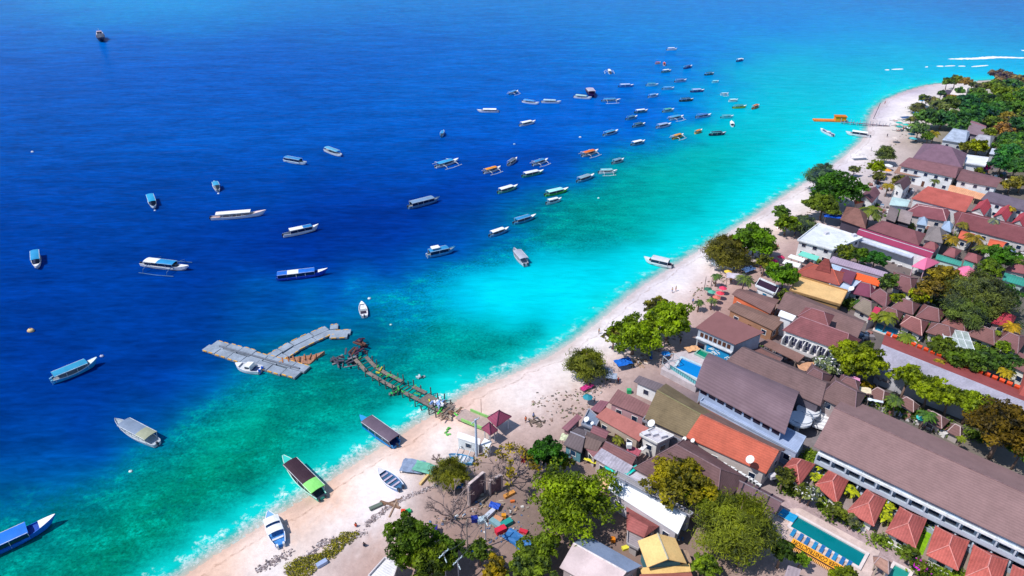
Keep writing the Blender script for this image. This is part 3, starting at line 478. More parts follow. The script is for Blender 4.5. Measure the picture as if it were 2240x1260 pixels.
# ================= BUILDINGS =================
GZ = 1.3
TILE = (.42, 'Y'); RIB = (.6, 'X')
def v3(p, z): return Vector((p[0], p[1], z))
class Bld:
    def __init__(s, kind, pts, zE, rise, roof, wall, label, cat='house', name='house', ov=.5, hip=.3, rp=False, cap=None, win=True, stripes=TILE, group=None, thick=.16, solid=True, rough=.85, dirt=.2, var=.22, gl='243450', gable=None, winrows=None, posts=False, edges=None, gz=GZ, wallmat=None, bump=0):
        E = zE + gz; q = [P(*p, E) for p in pts[:2]]
        if rp:
            RD, RC = P(*pts[3], E + rise), P(*pts[2], E + rise)
            D = v3(q[0] + 2 * (RD - q[0]), E); C = v3(q[1] + 2 * (RC - q[1]), E); hip = 0 if kind == 'gable' else hip
        elif kind == 'shed': 
            D = P(*pts[-1], E + rise); C = P(*pts[2], E + rise) if len(pts) == 4 else q[1] + D - q[0]
        else:
            D = P(*pts[-1], E); C = P(*pts[2], E) if len(pts) == 4 else q[1] + D - q[0]
        A, B = q; cen = (A + B + C + D) / 4; ang = math.atan2((B - A).y, (B - A).x)
        s.r = root(name, (cen.x, cen.y, gz), ang, label, cat, group); s.E = zE; s.rise = rise
        inv = Matrix.Rotation(-ang, 4, 'Z'); loc = lambda p: inv @ Vector((p.x - cen.x, p.y - cen.y, 0))
        a, b, c, d = [loc(p) for p in (A, B, C, D)]; s.c4 = [a, b, c, d]
        up = lambda p, z: Vector((p.x, p.y, z)); e = zE; t = thick
        m = MB(); polys = []; ridge = None
        if kind == 'flat':
            m.prism([up(p, e - .25) for p in (a, b, c, d)], [up(p, e) for p in (a, b, c, d)]); polys = []
        elif kind == 'shed': polys = [[up(a, e), up(b, e), up(c, e + rise), up(d, e + rise)]]
        elif kind == 'barrel':
            n = 8
            for i in range(n):
                f0, f1 = i / n, (i + 1) / n; z0, z1 = [e + rise * math.sin(math.pi * f) ** .8 for f in (f0, f1)]
                polys.append([up(a.lerp(d, f0), z0), up(b.lerp(c, f0), z0), up(b.lerp(c, f1), z1), up(a.lerp(d, f1), z1)])
        else:
            m1, m2 = (a + d) / 2, (b + c) / 2; h = hip if kind == 'hip' else (.499 if kind == 'pyr' else 0)
            if kind == 'hip': h = min(.49, hip)
            r1, r2 = m1.lerp(m2, h), m1.lerp(m2, 1 - h); r1, r2 = up(r1, e + rise), up(r2, e + rise); ridge = (r1, r2)
            polys = [[up(a, e), up(b, e), r2, r1], [up(c, e), up(d, e), r1, r2]]
            if h: polys += [[up(b, e), up(c, e), r2], [up(d, e), up(a, e), r1]]
        for pl in polys: m.prism([p - Vector((0, 0, t)) for p in pl], pl)
        rc = [int(roof[i:i + 2], 16) for i in (0, 2, 4)]
        if abs(rc[0] - rc[2]) < 40 and rc[0] < 170: roof = '%02x%02x%02x' % (min(255, int(rc[0] * 1.08)), rc[1], int(rc[2] * .93))
        s.roofmat = mat(roof, rough, var, .55, stripes=stripes, dirt=dirt, bump=bump)
        s.roof = m.build('roof', s.roofmat, s.r)
        if cap and ridge:
            m = MB(); m.tube([ridge[0] + Vector((0, 0, .05)), ridge[1] + Vector((.01, 0, .05))], .14, 5)
            if kind in ('hip', 'pyr'):
                for p, rr in ((a, ridge[0]), (d, ridge[0]), (b, ridge[1]), (c, ridge[1])): m.tube([up(p, e + .05), rr + Vector((0, 0, .05))], .1, 4)
            m.build('ridge_cap', mat(cap, .8), s.roof)
        if kind == 'flat' and solid:
            m = MB()
            for p, q2 in ((a, b), (b, c), (c, d), (d, a)):
                L = (q2 - p).length; an = math.atan2((q2 - p).y, (q2 - p).x); mid = (p + q2) / 2; m.box((mid.x, mid.y, e + .2), (L - .02, .18, .4), an)
            m.build('parapet', mat(wall, .8, .15, dirt=.15), s.r)
        # walls
        k = Vector(((a + b + c + d) / 4)); ins = [p + (k - p).normalized() * ov * 1.4 for p in (a, b, c, d)]; s.w4 = ins
        wm = mat(wall, .85, .12, .6, dirt=.3); s.wm = wm
        if solid:
            top = e - t - .02 if kind != 'flat' else e - .27
            m = MB(); m.prism([up(p, -1.0) for p in ins], [up(p, top + (rise * .8 if kind == 'shed' and i > 1 else 0)) for i, p in enumerate(ins)])
            if kind in ('gable', 'barrel'):
                for p, q2 in ((ins[3], ins[0]), (ins[1], ins[2])):
                    mid = (p + q2) / 2; ax = (q2 - p).normalized().cross(Vector((0, 0, 1))) * .0
                    if kind == 'gable': m.face([up(p, top - .01), up(q2, top - .01), up(mid, e + rise - t - .05)]); m.face([up(q2, top - .01), up(p, top - .01), up(mid, e + rise - t - .05)])
                    else:
                        arc = [up(p.lerp(q2, f), e + rise * math.sin(math.pi * f) ** .8 - t - .04) for f in np.linspace(0, 1, 9)]; m.face([up(p, top - .02), up(q2, top - .02)] + arc[::-1])
            s.wall = m.build('wall', wm, s.r)
            if win: s.windows(gl, winrows or (2 if zE > 5 else 1), edges)
        elif posts:
            for p in ins:
                m = MB(); m.tube([up(p, -.5), up(p, e - .1)], .12, 5); m.build('post', wm, s.r)
    def campos(s):
        rz = s.r.rotation_euler[2]; v = Vector((0, 0, 0)) - s.r.location; v = Matrix.Rotation(-rz, 4, 'Z') @ v; return v
    def windows(s, gl, rows, edges=None):
        cv = s.campos(); w = s.w4; e = s.E
        for ei in range(4):
            if edges is not None and ei not in edges: continue
            p, q = w[ei], w[(ei + 1) % 4]; d = q - p; L = d.length
            if L < 2.2: continue
            d = d / L; n = d.cross(Vector((0, 0, 1)))
            mid = (p + q) / 2
            if edges is None and (Vector((cv.x, cv.y, 0)) - mid).normalized().dot(n) < .12: continue
            an = math.atan2(d.y, d.x); nw = max(1, min(9, int(L / 3.0)))
            for row in range(rows):
                zc = e * (row + .5) / rows + (.1 if rows > 1 else .0); hh = min(1.25, e / rows * .42)
                for i in range(nw):
                    c = p + d * L * (i + .5) / nw
                    if row == 0 and i == nw // 2 and rows * nw > 2:
                        m = MB(); m.box((c.x + n.x * .02, c.y + n.y * .02, 1.05), (.95, .08, 2.1), an); m.build('door', mat('6c4838', .6), s.r); continue
                    m = MB(); m.box((c.x + n.x * .01, c.y + n.y * .01, zc), (1.2, .06, hh), an); wo = m.build('window', glass_mat(gl), s.r)
                    m = MB()
                    for dx, ww in ((-.65, .1), (.65, .1)): m.box((c.x + d.x * dx + n.x * .03, c.y + d.y * dx + n.y * .03, zc), (ww, .1, hh + .2), an)
                    for dz in (-hh / 2 - .05, hh / 2 + .05): m.box((c.x + n.x * .03, c.y + n.y * .03, zc + dz), (1.2, .1, .1), an)
                    m.build('window_frame', mat('f0f0f0', .7), wo)
    def extra(s, name, fn, m_, parent=None):
        m = MB(); fn(m); return m.build(name, m_, parent or s.r)
    def edge(s, i):
        p, q = s.w4[i], s.w4[(i + 1) % 4]; d = (q - p); L = d.length; d = d / L; return p, d, L, d.cross(Vector((0, 0, 1))), math.atan2(d.y, d.x)
BR, PB, RT, GR = '7c6468', '84606c', 'cc5a54', 'a4a4b0'
def balconies(b, ei, n, z0, zh, dep, colw='e4ecf4', coldark='1c2c44', rail='f0f4f8', z_rows=1):
    p, d, L, nn, an = b.edge(ei)
    for row in range(z_rows):
        zz = z0 + row * zh
        for i in range(n):
            c = p + d * L * (i + .5) / n; w = L / n; o = c + nn * dep / 2
            m = MB(); m.box((o.x, o.y, zz + .06), (w - .15, dep, .14), an); m.box((o.x + nn.x * dep / 2, o.y + nn.y * dep / 2, zz + .55), (w - .25, .08, .85), an)
            e1 = p + d * L * i / n + nn * dep / 2; m.box((e1.x, e1.y, zz + zh * .42), (.25, dep + .1, zh * .8), an); bo = m.build('balcony', mat(colw, .7, .1), b.r)
            m = MB(); m.box((c.x + nn.x * .03, c.y + nn.y * .03, zz + zh * .45), (w * .62, .08, zh * .62), an); wo = m.build('balcony_window', glass_mat(coldark), bo)
            if n > 12 and row == 0 and z0 > 1 and i % 3 == 2: m = MB(); m.box((o.x, o.y, zz + 2.2), (w - .4, dep * .9, .12), an, 0); m.build('awning_panel', mat('b4c8e4', .5), bo)
# ---- foreground, left to right ----
b = Bld('shed', [(1330, 1071), (1483, 1168), (1502, 1127), (1339, 1043)], 4.2, .5, 'fafafc', 'd8d0d8', 'long plain white metal roof between the huge leafy tree and the olive tree', ov=.4, stripes=None, dirt=.12, var=.03, name='long_shed', cat='shed')
b.extra('gutter', lambda m: m.tube([v3(b.c4[3], 4.75), v3(b.c4[2], 4.75)], .22, 5), mat('8890a0', .5))
Bld('flat', [(1343, 1041), (1509, 1131), (1516, 1124), (1350, 1031)], 4.0, 0, '98a0b0', 'b4b4c0', 'narrow grey concrete ledge roof running along the far side of the long white metal roof', ov=.3, name='annex', cat='annex', win=False)
Bld('flat', [(1372, 1043), (1424, 1068), (1426, 1041), (1396, 1024)], 3.2, 0, 'd4d0dc', 'b8a8b0', 'pale grey slab roof with a turquoise edge, between the patched roof and the olive tree', name='annex', cat='annex')
b = Bld('shed', [(1297, 1001), (1368, 1042), (1385, 1020), (1316, 980)], 3.4, .7, 'b4aebc', 'c4b4b4', 'house under a patchwork of worn light grey metal sheets', stripes=RIB, var=.4, dirt=.3)
b = Bld('hip', [(1386, 1024), (1566, 1118), (1636, 1046), (1500, 958)], 4.2, 4.0, '705a62', 'b0a09c', 'large building with a wide dark brown hipped roof, partly hidden by the olive tree', hip=.2, cap='8c7074', var=.25, dirt=.25)
b = Bld('gable', [(1585, 1068), (1697, 1124), (1717, 1095), (1600, 1034)], 3.6, 1.2, '6c5a68', 'a89898', 'low dark brown wing crossed by three dark seams, ending beside the pool terrace', hip=0, stripes=None, cap='8c8088')
for f in (.3, .55, .78):
    def seam(m, f=f):
        a, bb, c, d = b.c4; p, q = a.lerp(bb, f), d.lerp(c, f); m.tube([v3(p, 3.62), v3((p + q) / 2, 4.85), v3(q, 3.62)], .16, 4)
    b.extra('roof_seam', seam, mat('1c1830'), b.roof)
b = Bld('gable', [(1500, 956), (1676, 1036), (1704, 987), (1533, 907)], 4.6, 2.6, 'c86650', 'd8ccc8', 'long building under a bright orange tiled roof', rp=True, cap='b86858', var=.24, dirt=.22)
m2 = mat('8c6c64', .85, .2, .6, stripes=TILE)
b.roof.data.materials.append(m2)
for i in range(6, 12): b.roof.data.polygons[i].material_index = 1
b = Bld('gable', [(1410, 914), (1500, 956), (1533, 907), (1437, 854)], 4.6, 2.6, '78705c', 'b8b0b0', 'building under a mossy grey-olive tiled roof, joined to the bright orange one', rp=True, cap='8c8460', var=.3, dirt=.3)
Bld('flat', [(1405, 921), (1493, 968), (1500, 958), (1412, 912)], 3.4, 0, '888894', '9898a4', 'narrow grey gutter roof below the mossy tiled roof', name='annex', cat='annex', win=False)
Bld('shed', [(1331, 880), (1412, 913), (1426, 889), (1352, 851)], 3.6, .6, '84646c', 'c89ca4', 'brown sheet roof with a white far edge, nearest to the white hut', stripes=RIB, cap=None).extra('edge_flashing', lambda m: m.box((0, 0, 0), (.01, .01, .01)), mat('f0f0f4'))
Bld('shed', [(1291, 895), (1312, 903), (1333, 879), (1314, 875)], 3.0, .5, '94606c', 'b48890', 'small purple-brown lean-to roof at the edge of the beach path', stripes=RIB, name='lean_to')
b = Bld('shed', [(1303, 911), (1398, 965), (1419, 936), (1326, 891)], 3.8, .6, 'b47068', 'c8b4a4', 'flat salmon-brown roof whose right third is darker, beside the large white dish', stripes=None, dirt=.15)
b.roof.data.update()
Bld('shed', [(1229, 936), (1242, 943), (1273, 913), (1263, 905)], 2.8, .5, '96646e', 'a8888c', 'narrow purple-brown strip roof facing the beach path', name='lean_to', stripes=RIB)
Bld('flat', [(1272, 929), (1300, 941), (1312, 918), (1288, 896)], 2.8, 0, '8494ac', 'a4a4b0', 'blue-grey flat roof that carries two small white dishes', name='annex', cat='annex')
Bld('gable', [(1232, 972), (1272, 990), (1285, 943), (1262, 935)], 3.4, 1.0, '686470', '68a0b0', 'dark grey roofed shop with a blue-green front wall, beside the dark green round tree', name='shop', cat='shop', cap='a8a4b0', stripes=RIB, gl='28486c')
Bld('gable', [(1276, 978), (1306, 988), (1328, 962), (1284, 943)], 3.4, .9, '706468', '988c90', 'dark brown-grey roof next to the grey roofed shop with the blue-green wall', cap=None, stripes=RIB)
Bld('gable', [(1291, 945), (1325, 960), (1337, 945), (1302, 930)], 3.0, .8, '8c5c64', 'b4a09c', 'small plum-coloured roof beside the grey courtyard with a single palm', cap=None)
Bld('gable', [(1314, 984), (1382, 1019), (1400, 998), (1332, 966)], 3.4, 1.1, '7c5c66', 'a89494', 'long brown roof behind the patchwork grey roof', cap='8c7078')
Bld('shed', [(1279, 978), (1300, 1002), (1318, 980), (1300, 968)], 3.2, .4, '9c6c70', 'd0c4c4', 'little faded maroon roof between the patchwork roof and the grey shop', stripes=RIB, name='lean_to')
Bld('shed', [(1368, 990), (1395, 1001), (1403, 985), (1377, 973)], 3.6, .5, 'b45868', 'e8e0e0', 'small rose-red roof beside the white concrete stair building', stripes=RIB, name='lean_to')
b = Bld('flat', [(1399, 952), (1438, 972), (1474, 955), (1432, 936)], 4.6, 0, 'd0ccd4', 'f0ece8', 'white concrete building with cluttered flat roof, in front of the mossy roof', name='concrete_house')
for i in range(4): b.extra('stair_step', lambda m: m.box((-2.5 + i * .6, -3.4, 1 + i * .8), (.6, 1.6, .2)), mat('f0ece8'))
b = Bld('shed', [(1386, 834), (1441, 858), (1454, 842), (1398, 821)], 3.6, .4, '706c7c', 'fafafa', 'white hut with dark grey roof beside the path, below the blue pool', name='hut', cat='hut', ov=.7, cap=None, stripes=RIB, edges=(0,))
# bottom edge
b = Bld('gable', [(1224, 1241), (1330, 1300), (1370, 1252), (1254, 1188)], 3.8, 1.8, 'd0bcbc', 'c0b0b0', 'house with a wide roof, pinkish concrete on the left slope and blue-grey on the right', rp=True, cap='f0e4e4', stripes=None, var=.15, dirt=.35)
b.roof.data.materials.append(mat('8c9cb8', .8, .15, .6, dirt=.2))
for i in range(6, 12): b.roof.data.polygons[i].material_index = 1
Bld('hip', [(1371, 1158), (1409, 1176), (1442, 1151), (1370, 1108)], 3.2, .9, 'a8605c', 'c8a8a4', 'rusty red roof beside the long plain white roof', hip=.15, var=.3, dirt=.35)
Bld('flat', [(1371, 1190), (1396, 1203), (1410, 1178), (1373, 1160)], 2.6, 0, 'b0a4a8', 'b8b0b0', 'flat dusty grey roof between the rusty roof and the yellow-roofed house', name='annex', cat='annex', win=False)
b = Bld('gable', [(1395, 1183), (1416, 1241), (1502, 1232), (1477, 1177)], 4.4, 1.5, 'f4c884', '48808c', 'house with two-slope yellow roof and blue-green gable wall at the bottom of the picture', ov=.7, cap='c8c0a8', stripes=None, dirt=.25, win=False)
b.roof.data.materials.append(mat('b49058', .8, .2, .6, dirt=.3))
Bld('shed', [(1405, 1259), (1512, 1250), (1508, 1233), (1400, 1242)], 3.0, .3, 'f0c880', 'c8a058', 'yellow veranda roof along the front of the yellow-roofed house', name='veranda', cat='veranda', stripes=None, ov=.3, solid=False, posts=True)
Bld('gable', [(1388, 1300), (1520, 1300), (1512, 1252), (1400, 1256)], 3.2, 1.0, 'b46c60', 'c8b0a8', 'brown-red roof cut off by the bottom edge below the yellow house')
Bld('shed', [(1494, 1226), (1516, 1232), (1504, 1204), (1490, 1201)], 2.2, .2, 'a8988c', '8c8078', 'small grey garden shed right of the yellow-roofed house', name='garden_shed', cat='shed', stripes=RIB, win=False)
Bld('flat', [(806, 1262), (852, 1290), (872, 1232), (842, 1222)], 3.0, 0, 'f4f2f6', 'e0d8dc', 'white flat roof by the path at the bottom edge, beside the dark tree', name='kiosk', cat='kiosk')
Bld('hip', [(1912, 1233), (1944, 1256), (1950, 1232), (1910, 1217)], 2.8, 1.4, 'a88c88', 'c8b8a8', 'small grey-brown pavilion at the end of the long green pool', hip=.25, name='pool_pavilion', cat='pavilion', solid=False, posts=True, cap='b8a0a0')
Bld('shed', [(1715, 1262), (1745, 1275), (1752, 1245), (1724, 1236)], 2.6, .4, 'b0a0a8', 'a8a0a0', 'greyish shed roof under the leaves below the green pool', name='garden_shed', cat='shed', stripes=RIB, win=False)
# bungalow row
BG = [((1709, 1025), (1749, 1062), (1783, 1016), (1732, 1002), 'first, nearest the orange tiled building'), ((1783, 1060), (1831, 1103), (1856, 1052), (1812, 1029), 'second from the orange tiled building'),
 ((1852, 1118), (1912, 1151), (1939, 1093), (1896, 1070), 'third from the orange tiled building'), ((1937, 1163), (2003, 1199), (2028, 1136), (1968, 1109), 'fourth, just left of the magenta flowers'),
 ((2026, 1213), (2096, 1248), (2121, 1184), (2046, 1151), 'fifth, just right of the magenta flowers'), ((2110, 1262), (2180, 1300), (2206, 1226), (2129, 1192), 'sixth, cut off by the bottom edge'), ((2196, 1310), (2270, 1340), (2290, 1262), (2215, 1236), 'last, in the bottom right corner')]
for A, B_, C, D, t in BG:
    b = Bld('hip', [B_, C, D, A], 2.5, 1.8, ['c06860', 'b8625c', 'c8685e', 'bc6058'][int(A[0]) % 4], 'f6f2f0', 'small bungalow with red tiled hipped roof, ' + t, name='bungalow', cat='bungalow', hip=.33, bump=.3, cap='d88c84', group='row of red-roofed bungalows by the pool', var=.3, dirt=.22, ov=.8)
    p, d, L, n, an = b.edge(3); c = p + d * L / 2 + n * 1.0
    b.extra('veranda_wall', lambda m: (m.box((c.x, c.y, .35), (L * .8, .15, .9), an), m.box((c.x, c.y, -.1), (L, 1.8, .16), an)), mat('f8f4f0'))
# long hotel block
b = Bld('gable', [(1780, 976), (2480, 1309), (2480, 1186), (1825, 892)], 5.8, 3.2, '8c7880', 'c0ccdc', 'very long two-storey hotel block with a dark grey-brown gabled roof, lower right', rp=True, cap='84686c', name='hotel_block', cat='hotel', win=False, var=.14, dirt=.12, ov=.9, stripes=(.5, 'Y'))
balconies(b, 0, 17, 2.7, 2.6, 1.3, 'c4d0e0'); balconies(b, 0, 17, 0, 2.6, 1.5, 'b8c4d4')
p, d, L, n, an = b.edge(0)
b.extra('cornice', lambda m: m.box((p.x + d.x * L / 2 + n.x * 1.2, p.y + d.y * L / 2 + n.y * 1.2, 5.3), (L, .3, .5), an), mat('f4f8fc'))
# barrel roofed hall
b = Bld('barrel', [(1520, 844), (1717, 950), (1749, 860), (1555, 778)], 6.6, 3.6, '76687a', 'b0c0dc', 'big hall with a smooth curved charcoal roof beside the swimming pool', rp=False, name='hall', cat='hall', stripes=(.5, 'Y'), var=.12, dirt=.25, win=False, ov=.8)
HALL = b
p, d, L, n, an = b.edge(0)
for i in range(9):
    c = p + d * L * (i + .5) / 9; b.extra('clerestory_window', lambda m: m.box((c.x + n.x * .03, c.y + n.y * .03, 5.6), (L / 9 * .75, .08, 1.0), an), glass_mat('281c30'))
Bld('flat', [(1531, 880), (1742, 992), (1762, 958), (1552, 858)], 4.0, 0, 'a8b8d8', 'b4c4e0', 'pale blue terrace deck along the foot of the curved-roof hall', name='terrace_deck', cat='terrace', ov=.05, win=True)
b = Bld('flat', [(1520, 892), (1715, 985), (1723, 975), (1530, 879)], 3.3, 0, '8c6c6c', '88746c', 'narrow brown lean-to roof between the pale blue terrace and the orange tiled roof', name='annex', cat='annex', win=False)
for i, (x, y) in enumerate([(1728, 905), (1758, 918)]): pass
Bld('hip', [(1585, 792), (1795, 888), (1835, 842), (1628, 758)], 6.0, 2.6, '74646c', '6c6470', 'long dark brown roof folded in low waves, directly behind the curved-roof hall', hip=.06, stripes=(.5, 'Y'), cap=None, win=False)
Bld('hip', [(1745, 838), (1795, 862), (1822, 822), (1776, 795)], 6.4, 2.2, '745c64', 'c8b8b8', 'brown hipped roof with a short ridge behind the curved-roof hall, beside the pink awning', hip=.3, cap='8c7078')
Bld('hip', [(1790, 868), (1870, 905), (1895, 862), (1826, 822)], 6.6, 2.2, '746268', 'b8a8a8', 'brown roof joining the wavy roof to the long hotel block', hip=.2, cap='8c7078')
Bld('hip', [(1828, 844), (1878, 862), (1882, 836), (1840, 820)], 6.4, 1.6, '7c6068', 'b0a0a0', 'small brown roof between the golden shrub and the hotel block', hip=.3, cap='8c7078')
for i, (A, B_, C, D, t) in enumerate([((1892, 864), (1930, 882), (1952, 862), (1918, 842), 'with a white skylight'), ((1960, 880), (1998, 902), (2012, 888), (1976, 866), 'next to the first garden palm'), ((2010, 912), (2060, 938), (2078, 920), (2030, 896), 'next to the turquoise umbrella'), ((2072, 944), (2100, 958), (2108, 940), (2080, 926), 'under the edge of the rusty brown tree')]):
    Bld('hip', [A, B_, C, D], 2.2, 1.4, '7c6268', 'c8bcb8', 'small brown cottage roof behind the hotel block, ' + t, hip=.3, cap='c8b0b0', name='cottage', cat='cottage', group='cottages behind the hotel block')
# pool side of the hall
b = Bld('shed', [(1522, 716), (1609, 754), (1672, 727), (1569, 680)], 7.2, .8, '8a5e5e', 'bcc4d0', 'two-storey restaurant with a wide brown roof and a bright blue mural on its wall', name='restaurant', cat='restaurant', stripes=None, dirt=.1, var=.1, gl='4c2c24', win=False); REST = b
p, d, L, n, an = REST.edge(0)
for i in range(7): 
    c = p + d * L * (.12 + i * .125); REST.extra('shutter', lambda m: m.box((c.x + n.x * .04, c.y + n.y * .04, 5.6), (L * .085, .1, 1.1), an), mat('5c3424', .7, .3, 3))
REST.extra('balcony_ledge', lambda m: m.box((p.x + d.x * L / 2 + n.x * .4, p.y + d.y * L / 2 + n.y * .4, 4.6), (L, .8, .25), an), mat('d8dce4'))
c = p + d * L * .14; REST.extra('shaded_opening', lambda m: m.box((c.x + n.x * .04, c.y + n.y * .04, 1.9), (L * .2, .1, 2.6), an), glass_mat('141c38'))  # dark panel paints the shade inside a ground-floor opening
b = Bld('shed', [(1660, 750), (1746, 792), (1761, 778), (1680, 741)], 4.2, .6, '84645c', '9c8880', 'long low brown roof on posts over a dark open hall, behind the wavy roof', name='open_hall', cat='hall', solid=False, posts=True, stripes=None)
Bld('flat', [(1625, 768), (1700, 800), (1712, 785), (1642, 752)], 3.4, 0, '806468', '78686c', 'lower brown flat roof beside the long low roof on posts', name='annex', cat='annex', win=False)
b = Bld('gable', [(1601, 643), (1685, 686), (1706, 656), (1620, 631)], 4.6, .6, '7c6468', 'e87850', 'brown roofed bar with an orange front and a row of dark openings', stripes=RIB, name='bar', cat='bar', gl='181c34')
b = Bld('gable', [(1592, 676), (1693, 723), (1722, 700), (1612, 661)], 3.8, .5, '7e6a68', 'b48468', 'low brown roof parallel to the orange-fronted bar, with a banana plant at its end', stripes=RIB)
b = Bld('gable', [(1700, 674), (1876, 740), (1896, 703), (1727, 636)], 5.0, 2.0, '77646a', 'a89ca0', 'wide dark brown roof behind the white hotel', stripes=(.5, 'Y'), cap=None, win=False)
b = Bld('hip', [(1712, 722), (1850, 770), (1884, 744), (1750, 692)], 7.0, 2.6, '80545f', 'f6f4f2', 'white two-storey hotel with purple-brown hipped roofs and a long balcony', hip=.12, cap='b08088', name='small_hotel', cat='hotel', ov=.6, var=.25)
balconies(b, 0, 8, 3.2, 3.2, 2.0, 'e8e4e4', '383c5c')
Bld('hip', [(1745, 692), (1812, 716), (1825, 690), (1762, 672)], 8.4, 1.8, '82565f', 'd8ccc8', 'raised purple-brown hipped roof on top of the white hotel', hip=.3, cap='a87c84', ov=.4, win=False, name='attic_roof', cat='roof')
Bld('shed', [(1702, 690), (1734, 702), (1742, 691), (1708, 678)], 5.6, .2, 'f4f4fa', 'e8e8f0', 'small white flat roof between the dark brown roof and the palms', stripes=None, win=False, name='annex', cat='annex')
Bld('flat', [(1727, 636), (1838, 668), (1854, 637), (1747, 605)], 4.6, 0, 'f0c486', 'b89060', 'large flat pale-orange roof', name='warehouse', cat='warehouse', solid=True, win=False)
b = Bld('hip', [(1737, 598), (1836, 624), (1858, 600), (1772, 574)], 4.6, 2.0, 'a4564c', 'f0e8e0', 'restaurant with a red-brown roof, a steep central spire and white arched openings', name='restaurant', cat='restaurant', hip=.3, cap='e07058')
b.extra('spire', lambda m: m.add([(-2, -1.6, 6), (2, -1.6, 6), (2, 1.6, 6), (-2, 1.6, 6), (-.6, 0, 9.4), (.6, 0, 9.4)], [(0, 1, 5, 4), (1, 2, 5), (2, 3, 4, 5), (3, 0, 4)]), mat('8c4440', .8, stripes=TILE), b.roof)
Bld('shed', [(1828, 606), (1862, 622), (1874, 596), (1842, 586)], 4.8, .8, '70405c', 'c8b8c4', 'plum roof between the spired restaurant and the vivid orange strip roof')
Bld('flat', [(1812, 625), (1855, 640), (1888, 612), (1850, 602)], 4.0, 0, 'c4d4ec', 'd8e0f0', 'pale blue roof terrace with a white dish', name='terrace_house', cat='house')
b = Bld('shed', [(1853, 604), (1922, 626), (1928, 611), (1842, 587)], 4.4, .7, 'f86834', 'd8c8c0', 'vivid orange strip roof', stripes=RIB, dirt=.05, var=.1)
Bld('shed', [(1812, 572), (1936, 606), (1942, 596), (1822, 560)], 4.4, .5, 'b09cb0', 'b0a4b4', 'long lavender-grey corrugated roof below the hedge', stripes=RIB)
Bld('shed', [(1812, 589), (1853, 600), (1860, 590), (1820, 577)], 4.0, .3, 'b8cce4', 'c8d4e4', 'short pale blue metal roof left of the vivid orange strip roof', stripes=RIB, win=False, name='annex', cat='annex')
# cottages, middle right
CT = [((1857, 638), (1902, 648), (1921, 627), (1877, 615), '84445c', 'leftmost, wine-coloured roof beside the white dish'), ((1904, 648), (1936, 670), (1953, 651), (1923, 630), '7c5864', 'brown roof just right of the wine-coloured one'), ((1953, 672), (1995, 686), (2009, 667), (1970, 653), '845a5c', 'round-looking brown roof with bright shrubs behind'),
 ((1870, 672), (1904, 690), (1917, 665), (1883, 651), '84807c', 'faded grey-green roof beside the turquoise pool'), ((1923, 691), (1962, 704), (1972, 686), (1934, 672), '7c5a60', 'brown roof with a small crimson porch'), ((2007, 692), (2052, 702), (2068, 682), (2022, 667), '7c5860', 'brown roof with a white patch, in the middle of the cottages'),
 ((1972, 711), (2014, 731), (2028, 705), (1984, 691), '845a60', 'brown roof with a pale ridge, between the two turquoise garden pools'), ((2030, 726), (2078, 740), (2090, 722), (2040, 708), '7c5c60', 'low brown roof beside the white glass frame'), ((2064, 706), (2108, 728), (2121, 709), (2077, 691), '845c60', 'brown roof under the big grey-green tree'),
 ((2119, 732), (2172, 752), (2193, 730), (2136, 710), '7c5c60', 'brown roof with a white porch wall, right of the tree shade'), ((2182, 750), (2224, 770), (2246, 738), (2199, 724), '7c5c64', 'brown roof at the right edge above the palms'), ((1955, 627), (1992, 640), (2004, 610), (1958, 597), '7c5a64', 'dark brown roof behind the yellow-green tree')]
for A, B_, C, D, col_, t in CT:
    mx_, my_ = (A[0] + B_[0] + C[0] + D[0]) / 4, (A[1] + B_[1] + C[1] + D[1]) / 4; A, B_, C, D = [(mx_ + (q[0] - mx_) * 1.16, my_ + (q[1] - my_) * 1.16) for q in (A, B_, C, D)]
    Bld('hip', [A, B_, C, D], 2.6, 1.8, col_, 'dcd8d8', 'cottage in the gardens, ' + t, name='cottage', cat='cottage', hip=.3, cap='a08488' if 'pale' not in t else 'e8b8b0', group='hipped cottages in the gardens', ov=.7)
Bld('hip', [(2168, 706), (2212, 716), (2224, 692), (2195, 680)], 3.6, 1.8, 'b03848', 'c8a8a8', 'crimson hipped roof in the shade at the right edge', hip=.3)
Bld('gable', [(2212, 800), (2260, 824), (2275, 790), (2230, 770)], 5.0, .5, '846068', 'f0f0e8', 'white walled building with brown roof at the right edge below the palms')
Bld('shed', [(1898, 700), (1918, 694), (1928, 674), (1914, 670)], 3.4, .3, 'd44060', 'e0c8c8', 'small crimson porch roof among the brown cottages', win=False, name='porch', cat='porch')
# arched grey roof with red far slope
b = Bld('gable', [(1912, 806), (2280, 953), (2280, 893), (1929, 753)], 4.0, 1.9, 'aca8b8', 'c8c8d0', 'long low building, silver-grey near slope and brick-red far slope with orange trim', rp=True, stripes=TILE, cap=None, var=.3, dirt=.3, win=False, name='long_house')
b.roof.data.materials.append(mat('a4504e', .85, .15, .6, stripes=TILE, dirt=.15))
for i in range(6, 12): b.roof.data.polygons[i].material_index = 1
pa, pb = b.c4[3], b.c4[2]
for i in range(22):
    f = (i + .5) / 22; c = pa.lerp(pb, f); b.extra('orange_trim', lambda m: m.box((c.x, c.y + .4, 4.2), ((pb - pa).length / 22 * .7, .7, .9), 0, .3), mat('f0582c', .6))
Bld('hip', [(2224, 872), (2262, 890), (2275, 830), (2240, 815)], 4.6, 1.6, 'b45850', 'c8b8b0', 'brick-red roof at the right edge beyond the silver-grey long roof', hip=.2)
